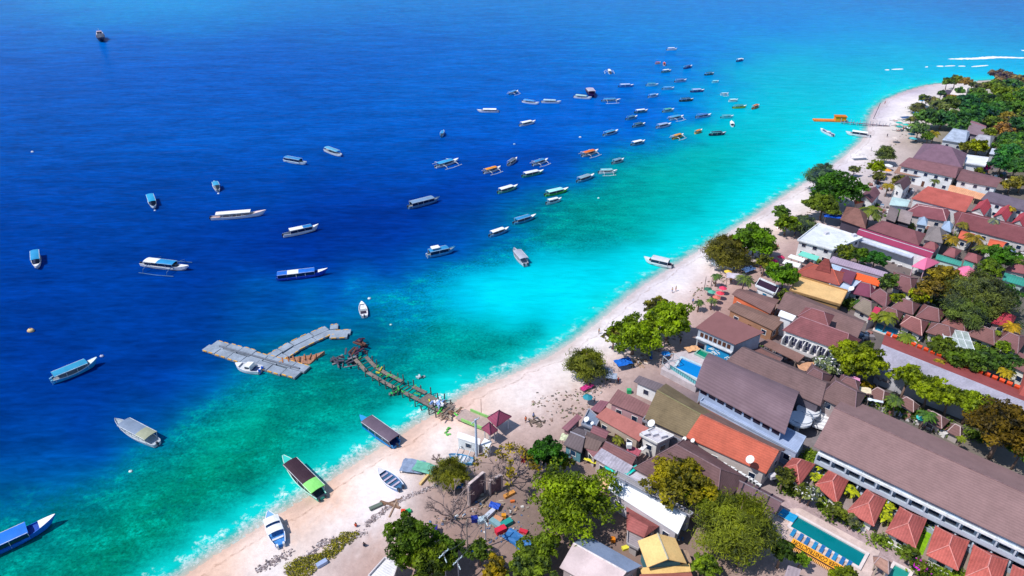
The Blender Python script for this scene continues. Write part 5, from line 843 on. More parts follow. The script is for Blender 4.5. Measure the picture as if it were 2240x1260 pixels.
FT = [
(1256,1102,96,5.5,'7c981c','huge bright green leafy tree in the foreground, left of the long white roof',.62),(893,1180,54,6,'54741c','dark green tree beside the path at the bottom, above the white flat roof',.8),
(935,1235,55,4.5,'607818','dark tree cut off by the bottom edge, beside the white flat roof',.6),(985,1205,38,4,'4c6c20','green tree between the dark tree and the utility poles',.6),(1050,1205,26,3.5,'5c7828','small green tree below the utility pole',.6),
(1085,1246,34,3,'a09020','mustard-yellow bush at the bottom edge',.7),(1160,1240,52,3.5,'78942c','pale green tree cut off by the bottom edge, left of the pinkish concrete roof',.6),(1190,1195,36,4,'6c8820','green tree under the left of the huge bright green one',.7),
(1197,1000,42,5,'3c7420','dark glossy round tree beside the blue-green fronted shop',.9),(1232,1012,22,3.5,'7c8c24','olive tree between the dark round tree and the shop',.7),
(1482,1056,66,7,'908c1c','spreading olive-yellow tree over the wide dark brown roof',.5),(1545,1090,36,6,'6c841c','green tree between the olive-yellow tree and the tall feathery tree',.6),
(1712,1203,32,4.5,'44641c','dark green tree between the feathery tree and the orange banner',.6),(1545,1240,30,3,'7c9c28','small bright bush on bare soil at the bottom edge',.8),(1618,1215,22,3,'5c8428','low bush under the feathery tree',.7),(1753,1225,20,2.5,'6c9428','small bush right below the orange banner',.6),
(1850,1268,36,3,'7c9420','olive hedge tree at the bottom edge below the sunbeds',.6),(1775,1082,22,3,'8c9c6c','greyish shrub with white blossom below the first bungalow',.7),(1757,1074,20,3,'6c7c2c','dark green shrub left of the greyish blossoming one',.8),(1830,1118,22,3,'6c7c2c','leafy shrub below the second bungalow',.7),
(1865,1138,16,2.5,'707c58','grey-green shrub below the third bungalow',.7),(1992,1212,20,2.5,'5c742c','dark round shrub below the fourth bungalow',.8),(1717,1042,22,4,'6c7830','leafy tree at the corner of the bright orange roof',.8),
(1385,738,54,5,'80a018','wide leafy beach tree, in front and middle of three by the path',.6),(1463,700,48,6,'84a418','tall leafy beach tree nearest to the mural restaurant',.7),(1440,672,28,4.5,'8c8c38','olive-brown beach tree behind the tallest of three',.7),(1342,735,24,3.5,'7c7c3c','thin brownish tree at the left end of the beach trees',.8),(1425,712,26,4,'74902c','green tree in the gap between the two big beach trees',.7),
(1650,528,44,6.5,'64901c','fresh green tree on the beach, right of the olive tree, near the white flat-roofed building',.75),(1672,575,18,4.5,'84902c','narrow yellow-green tree under the fresh green beach tree',1.1),(1710,468,19,5,'5c8038','dark dome-shaped tree on the beach',.9),(1722,491,26,4,'7c9c18','bright green tree in front of the dome-shaped one',.7),
(1830,418,50,6.5,'447820','deep green dense tree right at the beach, behind the bluish feathery one',.75),(1802,452,34,5,'68802c','olive-green round tree in front of the deep green dense tree',.7),(1784,425,12,3,'5c7c38','small shrub left of the deep green dense tree',.8),(1716,605,32,6.5,'64941c','bright green tree beside the white stage building',.9),(1716,650,20,4.5,'7c902c','small yellow-green tree at the end of the orange-fronted bar',.7),
(1882,792,50,7,'849818','large yellow-green tree at the left end of the silver-grey long roof',.8),(1988,826,34,6.5,'88a018','first crown of the yellow-green row along the silver-grey roof',.7),(2035,850,36,6.5,'8ca41c','second crown of the yellow-green row',.6),(2082,870,34,6,'849c1c','third crown of the yellow-green row',.6),(2125,880,32,6,'8ca820','fourth crown of the yellow-green row',.6),(2168,894,30,6,'84981c','last crown of the yellow-green row, touching the rusty tree',.6),
(2195,936,66,8,'6c5c1c','big rusty-brown tree beside the long hotel block',.7),(2232,985,30,5,'5c8420','green tree below the rusty-brown one at the right edge',.7),(1893,845,14,3,'a09020','golden shrub behind the hotel roofs',.8),(1812,800,30,4.5,'849878','silvery-green shrub with white specks beside the white hotel',.6),
(2062,612,34,7,'90842c','brown-yellow tree left of the second pink tent',.9),(2035,632,30,6,'8c7c34','brownish thin tree below the first pink tent',.7),(2090,635,34,6,'949020','yellow-green tree under the second pink tent',.7),(2200,650,30,6,'48842c','rich green round tree at the right of the gardens',.9),(2190,565,30,6,'4c8028','dark green tree above the teal roof at the right edge',.9),(2165,590,26,5,'6c8c2c','green tree left of the teal roof at the right edge',.8),
(2010,650,22,4,'a0b020','bright yellow-green bush between the brown cottages',.7),(1965,655,16,3.5,'8ca020','small yellow-green bush by the round-looking brown roof',.7),(2080,690,16,3,'90a020','low yellow-green bush under the grey-green tree',.7),
(1848,553,22,4.5,'6c8028','left crown of the hedge below the white wall',.6),(1880,560,24,4.5,'5c8028','middle crown of the hedge below the white wall',.6),(1915,568,26,5,'3c7c30','right dark green crown of the hedge below the white wall',.6),(1850,538,14,4,'8c9c48','pale green shrub in the corner of the white flat-roofed building',.6),
(1945,620,22,5.5,'5c7c38','grey-green tree at the end of the vivid orange strip roof',.9),(2060,760,30,5,'647c28','olive-green tree below the white glass frame',.7),(2110,790,36,5,'5c7c28','broad green tree right of the white glass frame',.6),(2160,790,32,5,'507430','dark green tree among the palms at the right',.7),(2195,760,18,4,'80a028','light green bush left of the white wall at the right edge',.7),(2225,800,26,4,'4c7430','dark green tree at the right edge above the silver-grey roof',.7),(2135,845,14,3,'8c9c20','bush',.7),
(1918,368,18,4.5,'88a01c','yellow-green ball-shaped tree on the beach side of the resort',.9),(1922,388,14,3,'7c8440','olive shrub under the ball-shaped tree',.8),(1868,372,11,2.5,'788858','grey-green shrub among rocks by the beach',.8),(1970,398,18,3.5,'7c8040','dull bush at the edge of the white gabled house',.8),(2140,322,20,4.5,'90a01c','lemon-green tree below the silver-grey roofs',.8),(2110,322,14,3.5,'808838','olive shrub left of the lemon-green tree',.7),(2142,375,10,3,'6c7c28','small olive tree beside the magenta flowers of the resort',.8),
(2030,300,12,3.5,'5c8038','green shrub at the end of the beach path',.8),(2235,400,22,4,'8c8c3c','dry yellowish scrub at the right edge',.6),(2210,405,18,3.5,'94903c','dry scrub beside the dark slate roof',.6)]
for t in FT:
    if t[5] == 'bush': continue
    cx, cy, r_, h, c, lab, rz = t; broad(cx, cy, r_, h, c, lab, rz=rz, flower='f4f0f4' if 'bloss' in lab or 'specks' in lab else None, dens=.6 if 'thin' in lab else 1.0)
broad(1154, 1002, 16, 2.5, 'c05868', 'shrub covered in pinkish-red flowers beside the dark round tree', rz=1.1, name='flowering_shrub', cat='shrub', flower='e87080', trunk=False)
broad(2012, 1238, 20, 2, '6c7c2c', 'bougainvillea with bright magenta flowers below the fourth and fifth bungalows', rz=.7, name='flowering_shrub', cat='shrub', flower='d028c0', trunk=False)
broad(2155, 367, 7, 3, 'c02c9c', 'small magenta bougainvillea behind the resort', rz=.8, name='flowering_shrub', cat='shrub', flower='e030b0', trunk=False)
casuarina(1614, 1144, 70, 7, '7c8c28', 'tall feathery grey-green tree in the foreground, left of the long green pool', 1.4)
casuarina(985, 1034, 34, 3, '7c8428', 'low feathery tree shading the edge of the beach below the fishing canoe', 1.3)
casuarina(1282, 795, 38, 4, '7c8830', 'lone feathery bush nearest the waterline on the beach')
casuarina(1590, 548, 40, 4.5, '74742c', 'broad olive-brown feathery tree on the beach, left of the fresh green tree', 1.3)
casuarina(1801, 385, 28, 6, '5c8068', 'bluish feathery tree leaning over the waterline', .9, tall=1.2)
casuarina(2140, 640, 52, 8, '6c7c44', 'large grey-green feathery tree in the gardens on the right', 1.3)
casuarina(2118, 680, 36, 6, '647c40', 'grey-green feathery tree below the large one', 1.2)
casuarina(1938, 335, 17, 5, '6c8048', 'grey-green feathery tree on the beach left of the resort', .9, tall=1.2)
casuarina(1760, 492, 26, 4, '6c8458', 'low grey-green feathery hedge tree behind the white flat-roofed building')
casuarina(2008, 236, 14, 3, '747c58', 'grey scrubby tree leaning over the far beach', .8)
casuarina(1690, 540, 10, 3, '7c8848', 'wispy little tree beside the fresh green beach tree', .8)
bare(985, 1100, 62, 4.5, 'leafless grey tree spreading over bare soil, left of the ruined brick wall')
bare(1110, 1020, 64, 5, 'leafless tree with a few yellow leaf clumps behind the ruined brick walls', leaves='a09428')
bare(955, 995, 16, 2.0, 'small leafless thorn bush at the edge of the beach', depth=3)
bare(1935, 812, 22, 4, 'leafless grey tree in front of the silver-grey roof', depth=4)
for x, y, r_, t in [(1803, 1020, 15, 'between the first and second bungalow'), (1789, 1040, 13, 'hugging the left corner of the second bungalow'), (1868, 1070, 17, 'between the second and third bungalow'), (1944, 1103, 20, 'between the third and fourth bungalow'), (1940, 1128, 15, 'left of the fourth bungalow, lower of two')]:
    bananas(x, y, r_, 'yellow-green banana plants ' + t)
bananas(1709, 703, 17, 'banana plants at the end of the low brown roof', 'a8b440')
for x, y, r_, h, c, t in [(1352, 960, 15, 3, '8c9430', 'lone small palm in the dark grey courtyard'), (1631, 608, 22, 6, '6c8440', 'dark palm in front of the white stage building'), (1568, 602, 13, 4, '5c8440', 'small palm among the parasols'), (1530, 660, 13, 3, '5c7c3c', 'short green palm on the beach beside the tree stumps'), (1558, 656, 14, 3, '748c50', 'second short palm, greyer, beside the green one'),
    (1945, 690, 24, 5, '8c9c30', 'left palm over the turquoise garden pools'), (1985, 735, 26, 5, '7c9430', 'drooping palm over the orange-trimmed roof edge'), (1918, 690, 16, 4, '849428', 'small palm beside the wide dark brown roof'), (1882, 660, 14, 3.5, '4c7c30', 'small dark palm beside the turquoise pool'), (2082, 520, 20, 6, 'a08c28', 'golden date palm left of the small orange roof'),
    (2132, 518, 23, 6.5, 'a49028', 'golden date palm, larger, between the two small orange roofs'), (2150, 540, 17, 5, '7c8c30', 'green palm leaning on the larger golden one'), (2212, 455, 13, 5.5, 'b0a028', 'yellow palm between the white red-roofed houses'), (2176, 482, 17, 5.5, '849080', 'silvery palm above the long dark red-brown roof'), (2108, 490, 14, 5, '8c8830', 'olive palm behind the golden date palms'),
    (1905, 458, 28, 6, '6c8034', 'bushy date palm beside the brown thatched roof'), (1970, 462, 14, 4, '4c8830', 'fresh green palm beside the saddle-shaped roofs'), (1945, 405, 14, 4.5, 'a09428', 'yellowish palm left of the white gabled house'), (2046, 395, 11, 5, '6c7c38', 'thin palm in front of the long resort block'), (2045, 290, 14, 5, 'a0982c', 'yellow-green palm at the edge of the dark woods'),
    (2200, 812, 22, 5, 'b4a420', 'golden palm at the right above the orange trim'), (2055, 790, 16, 5, 'b09c20', 'golden palm close to the orange trim'), (2120, 775, 24, 6, '7c9030', 'tall green palm behind the orange trim'), (2215, 712, 22, 5, 'c0a020', 'orange-yellow palm below the crimson roof'), (2180, 725, 12, 4, '8ca028', 'small green palm on the roof line of the right-hand cottages'),
    (1960, 872, 22, 5.5, '6c8c3c', 'palm behind the hotel block, left of two'), (2030, 905, 22, 5, '5c8c38', 'palm behind the hotel block, right of two'), (1838, 655, 12, 3, '8c9c48', 'tiny palm on the flat orange roof edge'), (1791, 643, 12, 3.5, '8c9440', 'scrubby palm by the wide dark brown roof'), (2104, 958, 12, 4, '94a82c', 'small palm under the rusty-brown tree'), (1812, 455, 9, 3, '5c7c3c', 'tiny palm beside the blue tarpaulin')]:
    palm(x, y, r_, h, c, t)
# woods of the far point: every crown its own tree
FW_ = [(2030,262,24,'4c7440'),(2010,285,18,'5c7c50'),(2052,236,18,'6c7c50'),(2062,262,22,'3c6c44'),(2040,225,14,'7c7c58'),(2078,228,18,'5c7438'),(2118,262,24,'3c6c3c'),(2098,278,16,'487440'),(2112,228,24,'346844'),(2138,222,22,'447038'),(2160,228,22,'4c7438'),(2150,250,24,'346840'),(2180,245,24,'487840'),(2132,250,20,'44743c'),(2200,222,20,'5c7c30'),(2225,240,22,'4c7434'),(2190,200,18,'6c8438'),(2178,188,14,'5c7838'),(2212,192,20,'48744c'),(2235,205,16,'789430'),(2100,200,9,'4c7440'),(2090,178,14,'6c7c40'),(2112,180,11,'8c7850'),(2072,180,10,'5c7840'),(2158,190,12,'708040'),(2140,190,9,'7c8060'),(2205,262,18,'7c7440'),(2170,268,16,'648038'),(2192,285,18,'8c7048'),(2165,290,12,'708030'),(2228,275,22,'3c6c40'),(2215,310,24,'4c7c3c'),(2232,330,22,'5c7c38'),(2208,340,26,'3c7840'),(2190,360,20,'34703c'),(2222,365,22,'44743c'),(2200,322,18,'588038'),(2140,205,14,'5c7c40'),(2085,250,10,'587840'),(1995,262,8,'747c58'),(2232,180,16,'847c58'),(2060,205,8,'4c6c4c'),(2128,186,7,'586c48'),(2082,215,8,'b09030'),(2235,300,14,'6c8838'),(2020,215,9,'6c8048'),(2245,220,24,'446c38'),(2250,260,24,'5c7438'),(2250,350,24,'4c7440')]
FW = [(x, y, r_, ''.join('%02x' % min(255, int(int(c[k:k + 2], 16) * 1.16)) for k in (0, 2, 4))) for x, y, r_, c in FW_]
def wtone(c):
    p0, p1, p2 = [int(c[k:k + 2], 16) for k in (0, 2, 4)]
    return 'russet' if p0 > p1 else ('lime-tinged' if p1 > 0x94 and p2 < 0x50 else ('bluish dark green' if p0 < 0x4a else ('dusty green' if p2 > 0x55 else 'mid green')))
WK = {}
for i, (x, y, r_, c) in enumerate(FW):
    k = (wtone(c), 'by the beach' if x < 2045 else ('in the middle' if x < 2180 else 'on the right'), 'back' if y < 215 else ('centre' if y < 275 else 'front')); WK.setdefault(k, []).append((x, i))
NTH = ['leftmost', 'second from left', 'third from left', 'fourth from left', 'fifth from left', 'sixth from left', 'seventh from left', 'eighth from left']
for (tone, side, dep), lst in WK.items():
    for j, (x_, i) in enumerate(sorted(lst)):
        x, y, r_, c = FW[i]; broad(x, y, r_ * 1.12, 4.5 + (i % 3) * .6, c, '%s tree %s of the far woods, %s rows%s' % (tone, side, dep, ', ' + NTH[j] if len(lst) > 1 else ''), name='woodland_tree', group='trees of the far woods', rz=.75, dens=.9)
broad(2205, 172, 26, 4, '8c7c70', 'long brownish dry scrub on the far point', ry=60, rz=.35, name='woodland_tree')
# low green ground creeper on the beach edge
def creeper(pts, lab):
    cs = np.array([[*GP(x, y).xy] for x, y, _ in pts]); rr = np.array([r_ / PXM(1200) for _, _, r_ in pts]); o0 = cs.mean(0); rn = np.random.default_rng(3); C = []
    for c, q in zip(cs, rr): n = int(q * q * 150); a = rn.uniform(0, 6.28, n); d = q * np.sqrt(rn.uniform(0, 1, n)) * (1 + .2 * np.sin(3 * a)); C.append(np.stack([c[0] + np.cos(a) * d, c[1] + np.sin(a) * d, GZ + .12 + .35 * np.sqrt(np.clip(1 - (d / q) ** 2, 0, 1)) * rn.uniform(.2, 1, n)], 1))
    C = np.concatenate(C); o = leaf_mesh('creeping_plant', C, np.tile([0, 0, 1.], (len(C), 1)), .16, leaf_mat('94942c'), None, rn.uniform(0, 1, len(C)), rnd=rn); tag(o, lab, 'plant', kind='stuff')
creeper([(755, 1175, 14), (742, 1190, 18), (728, 1205, 20), (715, 1215, 14), (775, 1172, 10), (765, 1185, 8)], 'olive-green creeper patch on the sand beside the path')
creeper([(660, 1235, 20), (640, 1245, 18), (685, 1228, 18), (700, 1222, 14), (650, 1258, 20), (676, 1250, 14)], 'olive-green creeper patch at the bottom edge on stones')
# ================= JETTIES, POOLS, BEACH AND YARD THINGS =================
def frame2(a, b):
    d = (b - a); d.z = 0; L = d.length; d = d / L; return d, Vector((-d.y, d.x, 0)), L, math.atan2(d.y, d.x)
def raft(r0, name, rows, secs, r):
    pass
def pontoon(line, width, label, z=.45, drop=()):
    pts = [P(x, y, z) for x, y in line]; c = sum(pts, Vector()) / len(pts); r = root('floating_pontoon', (c.x, c.y, 0), 0, label, 'pontoon', 'grey floating pontoon arms'); rn = random.Random(len(line))
    top = mat('98a4b4', .7, .22, .8, dirt=.3); ye = mat('f0b040', .6, .3, 2)
    for i in range(len(pts) - 1):
        a, b = pts[i], pts[i + 1]; d, n, L, an = frame2(a, b); k = max(1, round(L / 4.2)); rows = 2
        for j in range(k):
            for q in range(rows):
                off = (q - .5) * width / 2 + rn.uniform(-.25, .25); o = a + d * (L * (j + .5) / k + (.6 if q else 0)) + n * off - c; m = MB(); m.box((o.x, o.y, z + rn.uniform(-.05, .05)), (L / k - .18, width / 2 - .22, .5), an + rn.uniform(-.02, .02)); s = m.build('pontoon_section', top, r)
                m = MB(); sg = 1 if q else -1; e = o + n * sg * (width / 4 - .1)
                for f in (-.25, .2): m.box((e.x + d.x * L / k * f, e.y + d.y * L / k * f, z + .2), (L / k * .28, .22, .2), an)
                m.build('edge_cleat', ye, s)
    return r, c
r, c = pontoon([(457, 756), (659, 816)], 5.4, 'straight arm of the grey floating pontoon, with a white cruiser tied beside it')
a, b = P(480, 757, .9) - c, P(655, 806, .9) - c; m = MB(); m.tube([(a.x, a.y, .9), (b.x, b.y, .9)], .22, 6); m.build('long_pipe', mat('6c7484', .6), r)
pontoon([(594, 789), (640, 760), (683, 739), (716, 724), (735, 722)], 4.8, 'curved arm of the grey floating pontoon reaching towards the open sea')
pontoon([(722, 733), (762, 731)], 4.2, 'short loose end of the grey floating pontoon, farthest from the cruiser')
# wrecked raft of boards
p = P(646, 791, .3); r = root('wooden_wreck', (p.x, p.y, 0), R(12), 'half-sunk wreck of orange-brown planks lying against the grey pontoon', 'wreck'); random.seed(5)
m = MB(); m.add([(-6, -.5, .2), (-4.5, .8, .35), (0, 1.7, .5), (4.5, 1.6, .6), (7, 1.9, 1.1), (4.8, .2, .4), (3.5, -1.6, .3), (0, -.5, .3), (-6, -.5, -.3), (-4.5, .8, -.3), (0, 1.7, -.3), (4.5, 1.6, -.3), (7, 1.9, .2), (4.8, .2, -.3), (3.5, -1.6, -.3), (0, -.5, -.3)], [tuple(range(8)), tuple(range(15, 7, -1))] + [(i, (i + 1) % 8, 8 + (i + 1) % 8, 8 + i) for i in range(8)]); m.build('hull_side', mat('b08068', .85, .4, 2, stripes=(.5, 'X')), r)
for i in range(7): m = MB(); m.box((-3 + i * 1.3, .6 + random.uniform(-.3, .3), .75), (.3, 2.2, .14), random.uniform(-.3, .3)); m.build('broken_plank', mat('a86c48', .9, .3), r)
# broken jetty
JL = [(788, 782), (812, 808), (842, 826), (872, 842), (893, 852), (925, 868), (955, 884), (985, 898)]
def jetty():
    z = 1.1; pts = [P(x, y, z) for x, y in JL]; c = sum(pts, Vector()) / len(pts); r = root('broken_jetty', (c.x, c.y, 0), 0, 'broken wooden jetty with gaps, posts and green net scraps between the beach and the pontoon', 'jetty'); rn = random.Random(2)
    wd, dk, gn = mat('887c74', .9, .4, 2, dirt=.4), mat('5c5850', .9, .3), mat('48a858', .7)
    for i in range(len(pts) - 1):
        a, b = pts[i] - c, pts[i + 1] - c; d, n, L, an = frame2(a, b); wide = 2.2 if i < 5 else 3.4; mid = (a + b) / 2
        if i != 3:
            for sg in ((-1, 1) if i < 5 else (0,)):
                m = MB(); w = .9 if i < 5 else wide; m.box((mid.x + n.x * sg * wide * .62, mid.y + n.y * sg * wide * .62, z + rn.uniform(-.2, .1)), (L * (.98 if sg <= 0 else .9), w, .16), an, rn.uniform(-.12, .12)); m.build('walkway_deck', wd, r)
        for f in (.1, .45, .8):
            o = a + d * L * f; m = MB(); m.box((o.x, o.y, z - .15), (.16, wide * 1.5, .14), an + rn.uniform(-.3, .3)); m.build('cross_beam', dk, r)
        for f in (0, .5):
            for sg in (-1, 1):
                o = a + d * L * f + n * sg * (wide * .62 + .5); m = MB(); m.tube([(o.x, o.y, -1), (o.x + rn.uniform(-.2, .2), o.y, z + rn.uniform(.2, 1.8))], .14, 6); m.build('jetty_post', mat('5c6464', .8, .3), r)
        for k in range(3):
            o = a + d * L * rn.random() + n * rn.uniform(-2, 2); m = MB(); m.box((o.x, o.y, z + .1), (rn.uniform(.5, 1.6), .3, .3), rn.uniform(0, 3), rn.uniform(-.6, .6)); m.build('net_scrap', gn if rn.random() < .75 else mat('c8c040'), r)
jetty()
def heap(x, y, rad, n, cols, label, name, cat, z=.2, ln=2.2, seed=1, ztop=1.4, group=None):
    p = P(x, y, z); rn = random.Random(seed); r = root(name, (p.x, p.y, max(0, z - .2)), 0, label, cat, group)
    for i in range(n):
        a, q = rn.uniform(0, 6.28), rad * math.sqrt(rn.random()); L = rn.uniform(.4, 1) * ln; m = MB(); m.box((math.cos(a) * q, math.sin(a) * q, rn.uniform(.1, ztop)), (L, rn.uniform(.18, .5), rn.uniform(.12, .4)), rn.uniform(0, 3.1), rn.uniform(-.4, .4)); m.build('timber', mat(rn.choice(cols), .9, .3, 2), r)
    return r
heap(759, 792, 3.2, 26, ['4c4c5c', '403c48', '6c6470', '8c8890'], 'dark pile of collapsed landing timbers at the head of the broken jetty', 'collapsed_landing', 'wreckage', seed=1, ln=3.5)
heap(783, 768, 2.0, 12, ['5c3c3c', '6c4840', '4c3048'], 'rust-red tilted piece of landing stage beyond the dark timber pile', 'collapsed_landing', 'wreckage', seed=2, ln=3.4, ztop=2.2)
heap(791, 754, 1.3, 7, ['481c44', '3c1838'], 'dark purple shred of wreckage nearest to the short pontoon end', 'collapsed_landing', 'wreckage', seed=3, ztop=2.2)
heap(864, 858, 1.5, 12, ['303038', '505860', '40c060', '707078'], 'small raft of tyres and scrap with a green post left of the jetty', 'scrap_raft', 'wreckage', seed=4, ln=1.4)
heap(920, 824, .8, 5, ['c8d8dc', '3c5c60', '90a8ac'], 'little scrap float tied out to the right of the jetty', 'scrap_raft', 'wreckage', seed=5, ln=1.2, ztop=.5)
heap(958, 882, 1.6, 14, ['c8d8f0', '90b0e8', 'f0f0f8'], 'heap of white and pale blue wreckage on the jetty at the waterline', 'scrap_heap', 'wreckage', z=1.8, seed=6, ln=1.8, ztop=.9)
heap(985, 906, 2.6, 20, ['8c6c58', 'a08470', 'c8b4a0', '58e050'], 'pile of splintered brown timbers where the jetty meets the sand', 'scrap_heap', 'wreckage', z=1.0, seed=7, ln=2.2, ztop=.8)
for x, y, t in [(985, 938, 'upper'), (976, 947, 'lower')]: heap(x, y, .7, 4, ['70c060'], 'green net scrap on the sand below the jetty, %s of two' % t, 'net_scrap', 'net', z=.8, seed=x, ln=1.0, ztop=.2, group='green net scraps on the sand')
# concrete walkway with green rails
a, b = P(1006, 903, 1.6), P(1072, 930, 1.6); d, n, L, an = frame2(a, b); c = (a + b) / 2; r = root('walkway', (c.x, c.y, 0), an, 'concrete walkway with bright green side rails leading to the pavilions', 'walkway')
m = MB(); m.box((0, 0, 1.3), (L, 3.4, .3)); m.build('deck', mat('c0a8a0', .9, .2, 1), r)
for sg in (-1, 1): m = MB(); m.box((1, sg * 1.8, 1.75), (L * .85, .22, .7)); m.build('side_rail', mat('98d078', .7, .15), r)
# far jetty and orange pontoon
a, b = P(1840, 266, 1), P(1945, 275, 1); d, n, L, an = frame2(a, b); c = (a + b) / 2; r = root('rope_jetty', (c.x, c.y, 0), an, 'thin rickety footbridge on stakes running out from the far beach', 'jetty')
m = MB(); m.box((0, 0, .9), (L, 1.0, .15)); m.build('deck', mat('806c78', .9), r)
for i in range(16): m = MB(); m.tube([(-L / 2 + L * i / 15, .6 * (-1) ** i, -1), (-L / 2 + L * i / 15, .6 * (-1) ** i, 1.9 if i % 3 else 2.6)], .14, 4); m.build('stake', mat('b0b4c4', .8), r)
p = P(1823, 263, .5); r = root('orange_raft', (p.x, p.y, 0), R(-6), 'bright orange landing raft with a small shelter at the end of the footbridge', 'raft')
box_part(r, 'raft_deck', (-3, 0, .4), (13, 3, .6), 'f08838'); box_part(r, 'shelter', (3, 0, 1.6), (5, 3, 1.8), 'f0a020'); box_part(r, 'shelter_roof', (3, 0, 2.7), (5.6, 3.6, .2), 'd87818')
p = P(1911, 256, 1); r = root('beach_pole', (p.x, p.y, 0), 0, 'tall leaning pole at the far beach beside the footbridge', 'pole'); m = MB(); m.tube([(0, 0, -.5), (1.5, 0, 8)], .16, 5); m.build('pole', mat('686070'), r)
# surf on the outer reef: real low ridges of white water
def surf(pts, w, seed):
    rn = random.Random(seed); m = MB(); ns = 40; W_ = [P(x, y, 0) for x, y in pts]; V = []
    tot = len(W_) - 1
    for i in range(ns + 1):
        t = i / ns * tot; k = min(int(t), tot - 1); p = W_[k].lerp(W_[k + 1], t - k); e = math.sin(math.pi * min(1, max(0, i / ns))) ** .4; ww = w * e * rn.uniform(.75, 1.1) * .6 + .1; q = p + Vector((0, rn.uniform(-.12, .12) * w, 0)); m.v += [(q.x, q.y - ww, -.05), (q.x, q.y - ww * .2, .4 * e), (q.x, q.y + ww, -.05)]
    for i in range(ns):
        for k in (0, 1): m.f.append((3 * i + k, 3 * i + k + 1, 3 * i + k + 4, 3 * i + k + 3))
    tag(m.build('surf_line', mat('f4f8fa', .9, .1, .3), smooth=True), kind='structure')
surf([(2073, 129), (2130, 128), (2180, 125), (2260, 127)], 5.5, 1); surf([(1936, 153), (1945, 153)], 1.6, 2); surf([(1950, 152), (1976, 151)], 1.8, 3); surf([(2024, 147), (2030, 146)], 1.2, 4); surf([(2049, 145), (2064, 145)], 1.8, 5); surf([(2066, 145), (2090, 144)], .8, 6); surf([(2124, 146), (2162, 143)], 1.8, 7); surf([(2234, 110), (2246, 112)], 3, 8); surf([(2096, 145), (2112, 145)], .8, 9)
# pools
def slab(name, pts, z0, z1, mat_, kind='structure', label=None, cat=None):
    m = MB(); m.prism([P(x, y, z1).xyz + Vector((0, 0, z0 - z1)) for x, y in pts][::1], [P(x, y, z1) for x, y in pts]); o = m.build(name, mat_); tag(o, label, cat, kind=kind); return o
PAVE = mat('d8c0b8', .9, .18, .7, dirt=.25); STONE = mat('b49c9c', .95, .35, 1.1, dirt=.3)
slab('stone_path', [(1722, 1062), (1702, 1090), (1720, 1120), (1745, 1112), (1925, 1212), (2010, 1262), (2060, 1262), (1960, 1190), (1860, 1140), (1790, 1092)], .9, 1.36, STONE)
slab('pool_deck', [(1688, 1135), (1710, 1112), (1752, 1112), (1925, 1206), (1905, 1262), (1880, 1262), (1690, 1165)], .9, 1.42, PAVE)
def pool(pts, z, label, wcol='00989c', cop='ecdcd8', side='3c6c7c', name='swimming_pool', cw=.5):
    Q = [P(x, y, z) for x, y in pts]; c = sum(Q, Vector()) / 4; r = root(name, (c.x, c.y, z), 0, label, 'pool'); q = [v - c for v in Q]
    q = [Vector((v.x, v.y, 0)) for v in q]; m = MB()
    for i in range(4):
        a, b = q[i], q[(i + 1) % 4]; d, n, L, an = frame2(a, b); s = 1 if n.dot(-(a + b) / 2) < 0 else -1; mid = (a + b) / 2 + n * s * cw / 2; m.box((mid.x, mid.y, .02 + .003 * i), (L + cw * 1.9, cw, .36), an)
    m.build('coping', mat(cop, .8, .1), r)
    m = MB(); m.face([v + Vector((0, 0, -.1)) for v in q][::(-1 if (q[1] - q[0]).cross(q[2] - q[1]).z < 0 else 1)])
    w = bpy.data.materials.get('pool_' + wcol)
    m.build('pool_water', mat(wcol, .06, .1, .25, spec=.35), r); return r
pool([(1729, 1153), (1878, 1240), (1893, 1212), (1745, 1130)], 1.62, 'long narrow green-blue swimming pool beside the red-roofed bungalows', '007c84')
pool([(1940, 1262), (1975, 1280), (1990, 1252), (1958, 1236)], 1.6, 'corner of a small teal pool at the bottom edge below the grey-brown pavilion', '2c9c90')
slab('pool_terrace', [(1446, 806), (1523, 846), (1560, 780), (1522, 762), (1478, 772)], .9, 3.0, mat('d0c4c8', .85, .15, 1, dirt=.2))
pool([(1478, 805), (1527, 829), (1543, 806), (1492, 784)], 3.12, 'bright blue swimming pool in front of the curved-roof hall', '0088d8', 'c8dce4')
pool([(1522, 774), (1547, 786), (1557, 777), (1531, 765)], 3.2, 'small dark green pool between the blue pool and the mural restaurant', '108c70', '98c0b4', cw=.3)
pool([(1862, 668), (1876, 672), (1880, 652), (1866, 648)], 1.6, 'small turquoise pool beside the pale-orange flat roof', '30c8e0', cw=.3)
pool([(1912, 722), (1960, 740), (1966, 722), (1920, 706)], 1.6, 'garden pool with light blue water under the left palms', '58b8dc', cw=.3)
pool([(1988, 742), (2004, 750), (2016, 738), (2000, 730)], 1.6, 'garden pool with light blue water at the end of the orange trim', '60b0d8', cw=.3)
